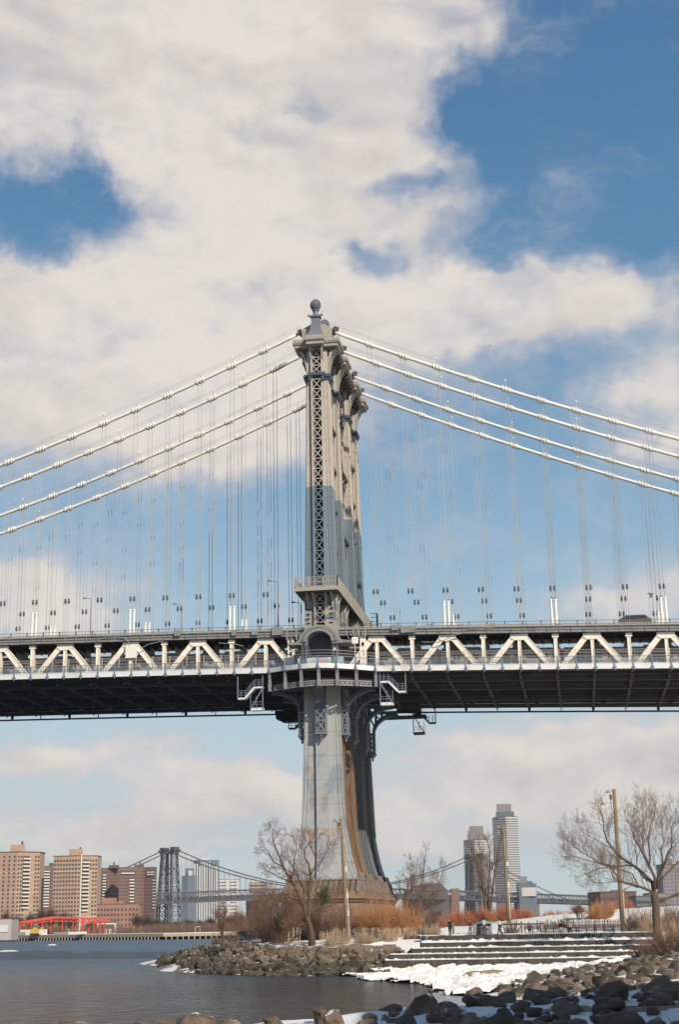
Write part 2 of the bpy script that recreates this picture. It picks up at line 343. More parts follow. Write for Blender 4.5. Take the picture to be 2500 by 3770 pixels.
WL = {}                                           # world location of every object made here
def empty(name, loc, label=None, cat=None, group=None, kind=None):
    o = bpy.data.objects.new(name, None); C.objects.link(o); o.location = loc; o.empty_display_size = .5
    WL[o] = Vector(loc); tag(o, label, cat, group, kind); return o
def tag(o, label=None, cat=None, group=None, kind=None):
    if label: o['label'] = label
    if cat: o['category'] = cat
    if group: o['group'] = group
    if kind: o['kind'] = kind
    return o
def build(mb, name, m, parent=None, smooth_=False, label=None, cat=None, group=None, kind=None, origin=None):
    me = bpy.data.meshes.new(name)
    v = np.array(mb.v, dtype=np.float64).reshape(-1, 3)
    if origin is None:
        origin = WL[parent] if parent is not None else Vector(((v[:, 0].min()+v[:, 0].max())/2, (v[:, 1].min()+v[:, 1].max())/2, v[:, 2].min()))
    v -= np.array(origin)
    me.from_pydata(v.tolist(), [], mb.f); me.update()
    if smooth_: me.polygons.foreach_set('use_smooth', [True]*len(me.polygons))
    me.materials.append(m if not isinstance(m, str) else MT[m])
    o = bpy.data.objects.new(name, me); C.objects.link(o); WL[o] = Vector(origin)
    if parent is not None:
        o.parent = parent; o.location = Vector(origin)-WL[parent]
    else: o.location = origin
    tag(o, label, cat, group, kind); return o
def build_each(mb, name, m, parent=None, **k):
    # one object for every separate piece of the builder
    par = list(range(len(mb.v)))
    def fd(x):
        while par[x] != x: par[x] = par[par[x]]; x = par[x]
        return x
    for f in mb.f:
        r = fd(f[0])
        for q in f[1:]: par[fd(q)] = r
    gr = {}
    for f in mb.f: gr.setdefault(fd(f[0]), []).append(f)
    out = []
    for fs in gr.values():
        ids = sorted({i for f in fs for i in f}); mp = {i: n for n, i in enumerate(ids)}; n = MB(); n.v = [mb.v[i] for i in ids]; n.f = [tuple(mp[i] for i in f) for f in fs]
        c = sum((Vector(v) for v in n.v), Vector())/len(n.v); out.append(build(n, name, m, parent, origin=c, **k))
    return out
def kids(o): return [x for x in list(WL) if x.parent is o]
def dup(o, loc=None, rotz=None, scale=None, parent=None, label=None, group=None, _top=True):
    c = o.copy(); C.objects.link(c); c.parent = parent
    for ch in list(o.children): dup(ch, parent=c, _top=False)
    if _top:
        if loc is not None: c.location = loc if parent is None else Vector(loc)-WL[parent]; WL[c] = Vector(loc)
        if rotz is not None: c.rotation_euler = (0, 0, rotz)
        if scale is not None: c.scale = (scale,)*3 if isinstance(scale, (int, float)) else scale
        if label: c['label'] = label
        if group: c['group'] = group
    return c
X1, Y1, Z1 = Vector((1, 0, 0)), Vector((0, 1, 0)), Vector((0, 0, 1))

# ================================================================== THE BRIDGE
CX = .4
YC = [0.0, 8.53, 20.73, 29.26]
PL = 5.463
def g(x): return (-.031*x if x > 0 else -.024*x) - .066e-3*x*x
def xk(k): return 8.94+(k-1)*PL if k > 0 else -8.63+(k+1)*PL
def zcab(x):
    a = abs(x)
    return 1.5 + (98.999-.44285*a+1.1492e-3*a*a if x < 0 else 99.003-.47241*a+.91811e-3*a*a)
def interp(tab, z):
    if z <= tab[0][0]: return tab[0][1]
    for (a, b), (c, d) in zip(tab, tab[1:]):
        if z <= c: return b+(d-b)*(z-a)/(c-a)
    return tab[-1][1]
HW = [(11.4, 5.2), (12.3, 4.85), (13.5, 4.45), (15, 4.05), (17, 3.66), (19, 3.34), (21.5, 3.1), (24, 2.97), (27, 2.88), (33, 2.8), (40, 2.7), (50, 2.6), (54.9, 2.42), (58, 2.32), (72.5, 2.04), (90, 1.77), (96.3, 1.68)]
HD = [(11.4, 2.4), (15, 1.9), (20, 1.6), (30, 1.5), (50, 1.45), (96, 1.3)]
hw = lambda z: interp(HW, z)
hd = lambda z: interp(HD, z)

TW = empty('bridge_tower', (CX, 14.6, 9.6), 'tall four-legged steel bridge tower, tan above, blue grey below, ball finials on top', 'bridge tower')

def leg(Y0):
    m = MB(); c = .98
    def ring(z, notch):
        w, d = hw(z), hd(z); f = .5
        fr = [(-w, -d), (-c, -d), (-c, -d-f), (-c+.28, -d-f)]
        fr += [(-c+.28, -.2), (c-.28, -.2)] if notch else [(-c+.28, -d-f), (c-.28, -d-f)]
        fr += [(c-.28, -d-f), (c, -d-f), (c, -d), (w, -d)]
        bk = [(w, d), (c, d), (c, d+f), (-c, d+f), (-c, d), (-w, d)]
        return [(CX+x, Y0+y, z) for x, y in fr+bk]
    zl = [11.4, 12.3, 13.5, 15, 17, 19, 21.5, 24, 27, 33, 40, 49.6]
    m.loft([ring(z, False) for z in zl])
    m.loft([ring(z, True) for z in (49.61, 54.9, 58, 72.5, 90, 96.0)])
    lg = build(m, 'leg', 'tower', TW, origin=(CX, Y0, 11.4))
    # raised corner ribs and plate edges on the faces
    r = MB()
    for s in (-1, 1):
        for (off, wd) in ((.10, .1), (.62, .05)):
            for (z0, z1) in list(zip(zl, zl[1:]))+[(49.6, 54.8), (56.0, 72.5), (72.5, 90)]:
                a0 = hw(z0)-off; a1 = hw(z1)-off
                if a0 < 1.2: continue
                r.beam((CX+s*a0, Y0-hd(z0)-.03, z0), (CX+s*a1, Y0-hd(z1)-.03, z1), wd, .1, Y1)
            for (z0, z1) in ((19, 33), (33, 49.6), (56, 72.5), (72.5, 90)):
                if off > .5: continue
                for yy in (-1, -.35, .35, 1):
                    r.beam((CX+s*(hw(z0)+.03), Y0+yy*(hd(z0)-.1), z0), (CX+s*(hw(z1)+.03), Y0+yy*(hd(z1)-.1), z1), .1, .1, X1)
    build(r, 'corner_rib', 'tower', lg)
    # open lattice in the middle of the face
    for (z0, z1, n) in ((50.2, 54.6, 3), (56.6, 90.4, 20), (91.4, 95.6, 3)):
        d = (hd(z0)+hd(z1))/2+.42; x = MB()
        x.xpanel((Vector((CX, Y0-d, 0)), X1, Y1, Z1), -.7, .7, z0, z1, n, .13, .09)
        build(x, 'lattice', 'tower', lg)
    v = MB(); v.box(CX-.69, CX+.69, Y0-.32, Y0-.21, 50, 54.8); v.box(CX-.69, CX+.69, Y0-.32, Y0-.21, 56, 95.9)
    build(v, 'recess_shade', 'dark', lg)  # dark panel stands in for the shade behind the open lattice
    if Y0 < 1:
        q = MB()      # short ledges on the lower shaft
        for i in range(6):
            z = 50.1+i*.72
            for (a, b) in ((-2.25, -1.65), (1.35, 1.95)): q.box(CX+a, CX+b, Y0-hd(z)-.14, Y0-hd(z), z, z+.12)
        build_each(q, 'ledge', 'dark', lg)
    # collar
    k = MB(); w = hw(91)+.05
    k.box(CX-w-.42, CX+w+.42, Y0-hd(91)-.45, Y0+hd(91)+.45, 90.75, 91.25)
    k.box(CX-1.45, CX+1.45, Y0-hd(91)-1.0, Y0+hd(91)+1.0, 90.9, 91.4)
    k.box(CX-w-.2, CX+w+.2, Y0-hd(91)-.22, Y0+hd(91)+.22, 90.35, 90.74)
    for s in (-1, 1):
        for yy in (-.9, .9): k.tube([(CX+s*(w+.3), Y0+yy, 90.7), (CX+s*(w+.12), Y0+yy, 89.9)], [.16, .05], 6)
    for xx in (-1.1, 1.1): k.box(CX+xx-.18, CX+xx+.18, Y0-hd(91)-.9, Y0-hd(91)-.35, 90.1, 90.88)
    build(k, 'collar', 'bluedark', TW, origin=(CX, Y0, 90.3))
    # curved brackets that carry the cornice
    for s in (-1, 1):
        b = MB(); fr = (Vector((CX, Y0, 0)), X1*s, Y1, Z1); r0, r1 = hw(92)+.05, 3.65
        def arc(off, n=9): return [(r1-(r1-r0-off)*math.cos(i*PI/2/(n-1)), 91.5+(4.35-off)*math.sin(i*PI/2/(n-1))) for i in range(n)]
        inner, outer = arc(0), [(a+.02, z+.0) for a, z in arc(-.28)]
        outer = [(max(a-.28, r0-.2), z+.25) for a, z in inner]
        for (y0, y1) in ((-1.25, -1.0), (1.0, 1.25)): b.fprism(fr, inner+outer[::-1], y0, y1)
        b.fprism(fr, [(a, z) for a, z in inner]+[(a-.08, z+.1) for a, z in inner[::-1]], -1.0, 1.0)
        for i in (2, 4, 6):
            a, z = outer[i]
            for yy in (-1.1, 1.1): b.beam(fr[0]+fr[1]*a+Y1*yy+Z1*z, fr[0]+fr[1]*max(r0, a-.75)+Y1*yy+Z1*min(95.9, z+1.0), .12, .12, Y1)
        build(b, 'cornice_bracket', 'tan', TW, origin=(CX+s*2, Y0, 91.5))
    # cornice block with dentils
    n = MB()
    n.box(CX-3.85, CX+3.85, Y0-2.25, Y0+2.25, 96.45, 97.3); n.box(CX-3.6, CX+3.6, Y0-2.05, Y0+2.05, 95.9, 96.44)
    n.box(CX-1.55, CX+1.55, Y0-3.6, Y0-2.26, 96.55, 97.42); n.box(CX-1.4, CX+1.4, Y0-3.4, Y0-2.27, 95.95, 96.54)
    for xx in (-.95, .95): n.fprism((Vector((CX, Y0, 0)), -Y1, X1, Z1), [(1.45, 93.6), (1.9, 94.0), (2.7, 95.9), (1.45, 95.9)], xx-.15, xx+.15)
    for i in range(21):
        xx = -3.7+i*.37
        n.box(CX+xx-.1, CX+xx+.1, Y0-2.36 if abs(xx) > 1.55 else Y0-3.7, Y0-2.2 if abs(xx) > 1.55 else Y0-3.59, 96.62, 96.95)
    for i in range(12):
        yy = -2.0+i*.37; n.box(CX+3.84, CX+3.95, Y0+yy-.1, Y0+yy+.1, 96.62, 96.95)
    build(n, 'cornice', 'tan', TW, origin=(CX, Y0, 95.9))
    # curved housing over the cable saddle
    h = MB(); hp = [(-2.35, 97.4), (2.35, 97.4), (2.55, 99.35), (2.2, 99.75), (1.0, 100.35), (0, 100.6), (-1.0, 100.35), (-2.2, 99.75), (-2.55, 99.35)]
    h.fprism((Vector((CX, Y0, 0)), X1, Y1, Z1), hp, -.95, .95)
    hp2 = [(a*.86, 98.95+(z-98.95)*.78) for a, z in hp]
    h.fprism((Vector((CX, Y0, 0)), X1, Y1, Z1), hp2, -1.03, -.96)
    hs = build(h, 'saddle_housing', 'tan', TW, origin=(CX, Y0, 97.3))
    for s in (-1, 1):
        j = MB()
        j.tube([(CX+s*2.5, Y0, zcab(s*2.2)), (CX+s*3.1, Y0, zcab(s*2.9))], [.62, .62], 12)
        for q in range(3): j.tube([(CX+s*(2.62+q*.22), Y0, zcab(s*2.4)-q*.08), (CX+s*(2.7+q*.22), Y0, zcab(s*2.5)-q*.08)], [.8, .8], 12)
        build(j, 'cable_collar', 'socket', hs)
    # finial: flared pedestal, neck, ribbed ball
    p = MB(); py = Y0-1.75
    prof = [(1.55, 97.43), (1.5, 97.75), (1.18, 98.2), (.92, 98.8), (.76, 99.5), (.68, 100.3), (.64, 101.1)]
    p.loft([[(CX-a, py-a*.75, z), (CX+a, py-a*.75, z), (CX+a, py+a*.75, z), (CX-a, py+a*.75, z)] for a, z in prof])
    p.box(CX-.85, CX+.85, py-.75, py+.75, 101.1, 101.35)
    for s in (-1, 1): p.tube([(CX+s*.85, py-.5, 101.1), (CX+s*1.1, py-.55, 101.35), (CX+s*1.0, py-.5, 101.65)], [.12, .2, .06], 6)
    p.lathe((CX, py, 0), [(.62, 101.35), (.46, 101.7), (.44, 102.15), (.62, 102.4), (.5, 102.55)], 12)
    fin = build(p, 'finial', 'bluegrey', TW, origin=(CX, py, 97.4))
    b = MB()
    for q in range(14):
        a = 2*PI*q/14; pts = []
        for i in range(9):
            th = -1.25+i*(1.25+1.45)/8
            pts.append((CX+.86*math.cos(th)*math.cos(a), py+.86*math.cos(th)*math.sin(a), 103.35+.95*math.sin(th)))
        b.tube(pts, .085, 5)
    b.lathe((CX, py, 103.35), [(.1, -.8), (.62, -.55), (.74, 0), (.6, .6), (.2, .95), (.06, 1.12)], 12)
    build(b, 'ball', 'bluegrey', fin)
for y in YC: leg(y)

# arches and cross bracing between the legs
def portal(zs, zt, zb, half, name, material):
    for (a, b) in zip(YC, YC[1:]):
        y0, y1 = a+hd(zs)+.02, b-hd(zs)-.02; ym = (y0+y1)/2; r = (y1-y0)/2
        m = MB(); n = 15
        for i in range(n-1):
            t0, t1 = PI*i/(n-1), PI*(i+1)/(n-1)
            p0 = (ym-r*math.cos(t0), zs+(zb-zs)*math.sin(t0)); p1 = (ym-r*math.cos(t1), zs+(zb-zs)*math.sin(t1))
            for (x0, x1) in ((CX-half, CX-half+.2), (CX+half-.2, CX+half)):
                m.prism([p0, p1, (p1[0], zt), (p0[0], zt)], 0, x0, x1)
            q0 = (p0[0], p0[1]+.12); q1 = (p1[0], p1[1]+.12)
            m.prism([p0, p1, q1, q0], 0, CX-half+.2, CX+half-.2)
        build(m, name, material, TW, origin=(CX, ym, zs))
portal(90.5, 95.85, 95.2, 1.25, 'portal_arch', 'shadetan')
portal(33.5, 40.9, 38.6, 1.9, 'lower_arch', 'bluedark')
portal(50.8, 54.85, 54.2, 1.7, 'platform_arch', 'shadetan')
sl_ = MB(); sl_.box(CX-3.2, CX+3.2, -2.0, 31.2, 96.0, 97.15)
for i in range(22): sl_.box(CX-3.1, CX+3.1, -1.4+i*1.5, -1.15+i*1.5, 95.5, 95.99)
build(sl_, 'cornice_slab', 'shadetan', TW)
br = MB()
for (a, b) in zip(YC, YC[1:]):
    y0, y1 = a+1.5, b-1.5; nz = max(2, int(33/(y1-y0)))
    for i in range(nz):
        z0 = 56.5+i*34/nz; z1 = z0+34/nz
        for xx in (CX-1.2, CX+1.2):
            br.beam((xx, y0, z0), (xx, y1, z1), .5, .3, X1); br.beam((xx-.32, y1, z0), (xx-.32, y0, z1), .5, .3, X1)
            br.beam((xx+.3, y0, z0), (xx+.3, y1, z0), .5, .3, X1)
build(br, 'cross_bracing', 'shadetan', TW)

# platform round the tower above the roadway
pf = MB(); px0, px1, py0, py1 = CX-3.55, CX+3.15, -4.1, 33.4
pf.box(px0, px1, py0, py1, 55.05, 55.35)
pf.box(px0-.06, px1+.06, py0-.08, py0+.04, 54.75, 55.4)
pf.box(px1-.04, px1+.08, py0+.05, py1, 54.75, 55.4); pf.box(px0-.08, px0+.04, py0+.05, py1, 54.75, 55.4)
plat = build(pf, 'platform', 'tan', TW, origin=(CX, 0, 55))
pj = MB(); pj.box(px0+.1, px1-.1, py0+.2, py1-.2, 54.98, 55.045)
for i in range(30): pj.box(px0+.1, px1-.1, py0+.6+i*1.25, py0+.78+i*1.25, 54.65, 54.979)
build(pj, 'joist', 'shadetan', plat)
def railing(pts, h, post, name, material, parent, bars=.3, nr=3, bw=.03, pw=.14, z0=0, lean=0, bt=.03):
    m = MB()
    for (a, b) in zip(pts, pts[1:]):
        a, b = Vector(a), Vector(b); d = b-a; Ln = d.length
        for i in range(nr): m.beam(a+Z1*(z0+h*(i+1)/nr), b+Z1*(z0+h*(i+1)/nr), .06, .06)
        m.beam(a+Z1*(z0+.05), b+Z1*(z0+.05), .06, .06)
        if bars:
            n = max(1, int(Ln/bars))
            for i in range(n):
                p = a+d*(i+.5)/n; m.beam(p+Z1*z0, p+Z1*(z0+h), bw, bt, d)
        if post:
            n = max(1, round(Ln/post))
            for i in range(n+1):
                p = a+d*i/n; m.beam(p+Z1*(z0-.15), p+Z1*(z0+h+.05), pw, pw, d)
    return build(m, name, material, parent)
railing([(px0, py1, 55.4), (px0, py0, 55.4), (px1, py0, 55.4), (px1, py1, 55.4), (px0, py1, 55.4)], 1.55, 2.1, 'platform_railing', 'tan', plat, .16, 2, .035, .16)
pb = MB()
for y in YC:
    for s in (-1, 1):
        for yy in (-1.1, 1.1):
            fr = (Vector((CX, y+yy, 0)), X1*s, Y1, Z1); r0 = 2.45
            pb.fprism(fr, [(r0, 52.2)]+[(3.1-(3.1-r0-.1)*math.cos(i*PI/12), 52.3+2.3*math.sin(i*PI/12)) for i in range(7)]+[(r0, 54.7)], -.12, .12)
for xx in (-1.9, -.98, .98, 1.9):
    pb.fprism((Vector((CX+xx, 0, 0)), -Y1, X1, Z1), [(1.5, 52.4)]+[(3.8-(2.1)*math.cos(i*PI/12), 52.5+2.1*math.sin(i*PI/12)) for i in range(7)]+[(1.5, 54.7)], -.1, .1)
build_each(pb, 'platform_bracket', 'tan', plat)
# small landing stage at the far end of the platform
st_ = MB(); st_.box(px1+.1, px1+1.2, 32.2, 34.6, 55.0, 55.2); st_.box(px1+1.1, px1+1.2, 32.2, 34.6, 55.2, 58.4)
for i in range(5): st_.box(px1+.1, px1+1.1, 32.2, 32.3, 55.4+i*.7, 55.5+i*.7)
st_.box(px1+.6, px1+.75, 32.6, 32.75, 50, 55)
build(st_, 'landing_stage', 'dark', plat)

# arched hood over the walkway
hd_ = MB(); HC = .75
n = 17
inn = [(HC-1.92*math.cos(PI*i/(n-1)), 46.5+1.6*math.sin(PI*i/(n-1))) for i in range(n)]
mid = [(HC-2.25*math.cos(PI*i/(n-1)), 46.5+1.95*math.sin(PI*i/(n-1))) for i in range(n)]
out = [(HC-3.05*math.cos(PI*i/(n-1)), 46.5+2.6*math.sin(PI*i/(n-1))) for i in range(n)]
for i in range(n-1):
    hd_.prism([inn[i], inn[i+1], mid[i+1], mid[i]], 1, -5.65, -1.9)
    hd_.prism([mid[i], mid[i+1], out[i+1], out[i]], 1, -5.4, -1.9)
for i in range(34):
    t = PI*(i+.5)/34; a = (HC-2.45*math.cos(t), 46.5+2.13*math.sin(t)); b = (HC-2.75*math.cos(t), 46.5+2.36*math.sin(t))
    hd_.beam((a[0], -5.46, a[1]), (b[0], -5.46, b[1]), .1, .12, Y1)
for s in (-1, 1):
    hd_.fprism((Vector((HC, 0, 0)), X1*s, Y1, Z1), [(3.0, 47.0), (3.6, 46.65), (4.9, 46.5), (4.9, 46.2), (3.0, 46.15), (1.92, 46.15), (1.92, 46.5), (3.0, 46.5)], -5.3, -1.9)
hood = build(hd_, 'arched_hood', 'gridgrey', TW, origin=(HC, -3.8, 46))
sh_ = MB()
for s in (-1, 1):
    for a in (2.1, 2.6): sh_.tube([(HC+s*a, -5.2, 42.5), (HC+s*a, -5.2, 45.7), (HC+s*(a+.2), -5.3, 46.2)], .16, 8)
    sh_.box(HC+s*2.35-.55, HC+s*2.35+.55, -5.0, -2.1, 42.5, 46.1)
sh_.box(HC-1.79, HC+1.79, -2.6, -2.2, 42.5, 48.0)
build(sh_, 'hood_pillar', 'bluedark', hood)

# brackets under the deck: arch rib, web struts, lattice box and drop
def bracket(Y0, dx, dy, big=True):
    d = Vector((dx, dy, 0)); base = Vector((CX, Y0, 0)); zz = 33.0
    r0 = (hw(34) if dx else hd(34)+.5)+.08; rout = 8.1 if dx else 5.6; ey = Z1.cross(d)
    fr = (base, d, ey, Z1); m = MB(); n = 11
    rb = r0+.95
    cv = [(rout-(rout-rb)*math.cos(i*PI/2/(n-1)), 36.3+3.2*math.sin(i*PI/2/(n-1))) for i in range(n)]
    wd = .75
    for (y0, y1) in ((-wd, -wd+.12), (wd-.12, wd)):
        m.fprism(fr, cv+[(a-.3, z+.45) for a, z in cv[::-1]], y0, y1)
    m.fprism(fr, cv+[(a-.06, z+.1) for a, z in cv[::-1]], -wd+.12, wd-.12)
    for i in (2, 5, 8):
        a, z = cv[i]
        for yy in (-wd+.06, wd-.06):
            m.beam(base+d*a+ey*yy+Z1*(z+.2), base+d*max(r0, a-1.6)+ey*yy+Z1*min(40.2, z+2.2), .22, .1, ey)
            m.beam(base+d*a+ey*yy+Z1*(z+.2), base+d*(a+.15)+ey*yy+Z1*40.2, .22, .1, ey)
    m.fbox(fr, r0, rout-.2, -wd, wd, 39.9, 40.25)
    m.fbox(fr, r0, r0+.12, -wd, wd, 33, 39.9)
    bo = build(m, 'deck_bracket', 'bluedark', TW, origin=base+d*r0+Z1*33)
    x = MB()
    for yy in (-wd, wd):
        x.xpanel((base+ey*yy, d, ey, Z1), r0+.1, rb-.06, 33.3, 36.4, 2, .16, .08)
        x.fbox(fr, r0+.02, r0+.2, yy-.06, yy+.06, 33.1, 36.5); x.fbox(fr, rb-.16, rb, yy-.06, yy+.06, 33.1, 36.5)
    x.xpanel((base+d*rb, ey, d, Z1), -wd+.1, wd-.1, 33.3, 36.4, 2, .2, .08)
    x.fbox(fr, rb-.3, rb-.25, -wd+.1, wd-.1, 33.2, 36.4)
    for yy in (-wd, wd): x.fbox(fr, rb, rb+.07, yy-.1 if yy > 0 else yy-.02, yy+.02 if yy > 0 else yy+.1, 33.1, 36.5)
    x.fbox(fr, r0, rb+.16, -wd-.12, wd+.12, 32.8, 33.1); x.fbox(fr, r0, rb+.1, -wd-.06, wd+.06, 36.4, 36.6)
    c = base+d*((r0+rb)/2+.05)
    x.lathe((c.x, c.y, 0), [(.05, 31.75), (.22, 32.05), (.12, 32.25), (.42, 32.5), (.5, 32.8)], 8)
    build(x, 'lattice_box', 'bluegrey', bo)
for y in YC:
    bracket(y, 1, 0); bracket(y, -1, 0)
bracket(YC[0], 0, -1); bracket(YC[3], 0, 1)

# round balcony that carries the walkway past the tower
BC, BR = .9, 8.2
def yout(x, base=-4.0, amp=3.6):
    u = (x-BC)/BR
    return base if abs(u) >= 1 else base-amp*math.cos(u*PI/2)**1.1
bal = MB(); xs = [BC-BR+i*2*BR/24 for i in range(25)]
for a, b in zip(xs, xs[1:]):
    bal.beam((a, yout(a)+.06, 42.5+g(a)), (b, yout(b)+.06, 42.5+g(b)), .12, .72)
    bal.prism([(a, yout(a)+.12), (b, yout(b)+.12), (b, -1.9), (a, -1.9)], 2, 42.3+g(a), 42.45+g(a))
balc = build(bal, 'balcony', 'fascia', TW, origin=(BC, -5, 42))
rl = MB()
for a, b in zip(xs, xs[1:]):
    for z, w in ((43.0, .06), (43.2, .05), (43.97, .09)): rl.beam((a, yout(a), z+g(a)), (b, yout(b), z+g(b)), w, w)
    for i in range(3):
        t = a+(b-a)*(i+.5)/3; rl.beam((t, yout(t), 42.9+g(t)), (t, yout(t), 43.95+g(t)), .035, .035)
build(rl, 'balcony_railing', 'rail', balc)
rl = MB()
for a, b in zip(xs, xs[1:]):
    for z in (44.4, 44.85): rl.beam((a, yout(a)+.1, z+g(a)), (b, yout(b)+.1, z+g(b)), .04, .04)
build(rl, 'fence_wire', 'beige', balc)
for n in range(-3, 4):
    x = BC+n*2.73; y = yout(x)
    p = MB(); p.beam((x, y-.12, 42.35+g(x)), (x, y-.02, 44.05+g(x)), .22, .2, Y1); p.box(x-.2, x+.2, y-.3, y-.02, 42.1+g(x), 42.5+g(x))
    build(p, 'railing_post', 'rail', balc, origin=(x, y, 42.3))
    p = MB(); y2 = yout(x, -3.4, 3.5); z1 = 42.12+g(x)
    p.loft([[(x-.22, y2-.22-o, z), (x+.22, y2-.22-o, z), (x+.22, y2+.3, z), (x-.22, y2+.3, z)] for z, o in ((39.5, .15), (40.3, .2), (40.5, .0), (41.3, .1), (z1, .45))])
    build(p, 'balcony_strut', 'gridgrey', balc, origin=(x, y2, 39.5))
pb2 = MB(); xs2 = [BC-7.6+i*15.2/90 for i in range(91)]
f2 = lambda x: yout(x, -3.2, 3.55)
for i, (a, b) in enumerate(zip(xs2, xs2[1:])):
    for (z0, z1) in ((39.55, 39.72), (40.28, 40.42)): pb2.prism([(a, f2(a)), (b, f2(b)), (b, f2(b)+.12), (a, f2(a)+.12)], 2, z0, z1)
    if i % 2 == 0: pb2.prism([(a, f2(a)+.01), (b, f2(b)+.01), (b, f2(b)+.1), (a, f2(a)+.1)], 2, 39.71, 40.29)
    elif i % 4 == 1: pb2.prism([(a, f2(a)+.02), (b, f2(b)+.02), (b, f2(b)+.09), (a, f2(a)+.09)], 2, 39.93, 40.07)
build(pb2, 'pierced_band', 'gridgrey', balc)
bf = MB(); bf.prism([(x, f2(x)+.3) for x in xs2[::6]]+[(BC+7.6, -1.0), (BC-7.6, -1.0)], 2, 40.6, 40.75); build(bf, 'balcony_soffit', 'dark', balc)
gw = mat('painted tags', (.45, .45, .43), .7)
def graf(t, c, pos, g_):
    v = t.nodes.new('ShaderNodeTexVoronoi'); v.inputs['Scale'].default_value = 1.1; L(t, vmth(t, 'ADD', g_.outputs['Position'], noisef(t, g_.outputs['Position'], 1.5).outputs['Color']), v.inputs['Vector'])
    r = N(t, 'ShaderNodeValToRGB'); e = r.color_ramp.elements; r.color_ramp.interpolation = 'CONSTANT'
    sp = N(t, 'ShaderNodeSeparateColor'); L(t, v.outputs['Color'], sp.inputs[0]); L(t, sp.outputs[0], r.inputs[0])
    e[0].color = (.5, .5, .48, 1); e[1].position = .3; e[1].color = (.12, .2, .38, 1)
    for p_, c_ in ((.45, (.6, .6, .58, 1)), (.6, (.50, .55, .12, 1)), (.75, (.30, .45, .42, 1)), (.88, (.55, .35, .40, 1))):
        k = e.new(p_); k.color = c_
    return r.outputs[0]
gm = mat('spray painted panel', (.5, .5, .5), .7, fn=graf)
q = MB(); q.box(-2.6, 4.4, -5.15, -5.05, 42.46, 44.1); build(q, 'painted_panel', gm, balc)

# masonry pier and flared steel base
def octo(a, y0, y1, ch): return [(CX-a+ch, y0), (CX+a-ch, y0), (CX+a, y0+ch*1.3), (CX+a, y1-ch*1.3), (CX+a-ch, y1), (CX-a+ch, y1), (CX-a, y1-ch*1.3), (CX-a, y0+ch*1.3)]
PR = empty('bridge_pier', (CX, 14.6, 0), 'brown granite pier under the steel tower, half hidden by bare brushwood', 'pier')
m = MB()
m.prism(octo(6.0, -7.6, 36.8, 2.2), 2, -3, 8.3)
for (z0, z1, e) in ((8.3, 8.7, .25), (8.7, 9.2, .55), (9.2, 9.65, .3), (4.0, 4.5, .2)): m.prism(octo(6.0+e, -7.6-e, 36.8+e, 2.2), 2, z0+.002, z1)
build(m, 'masonry', 'brown', PR)
m = MB()
def rect(a, y0, y1, z): return [(CX-a, y0, z), (CX+a, y0, z), (CX+a, y1, z), (CX-a, y1, z)]
m.loft([rect(5.7, -6.4, 35.6, 9.66), rect(5.65, -4.6, 33.9, 10.5), rect(5.55, -3.3, 32.5, 11.0), rect(5.5, -2.9, 32.2, 11.35)])
m.box(CX-5.6, CX+5.6, -3.1, 32.3, 11.36, 11.55)
for i in range(14):
    x = CX-5.2+i*.8; m.beam((x, -2.95, 11.5), (x+.15*(i-6.5)/6.5, -6.3, 9.8), .1, .5)
for i in range(26):
    y = -2.5+i*1.4
    m.beam((CX+5.5, y, 11.3), (CX+5.75, y, 9.8), .12, .4)
build(m, 'skirt', 'skirt', PR)
for y in YC:
    for s in (-1, 1):
        m = MB()
        m.prism([(CX+s*5.15, 11.56), (CX+s*5.6, 11.56), (CX+s*5.3, 12.5), (CX+s*5.0, 12.5)], 1, y-1.9, y+1.9)
        m.box(CX+s*5.3-.3, CX+s*5.3+.3, y-2.1, y+2.1, 11.555, 11.75)
        build(m, 'shoe', 'skirt', PR, origin=(CX, y, 11.5))

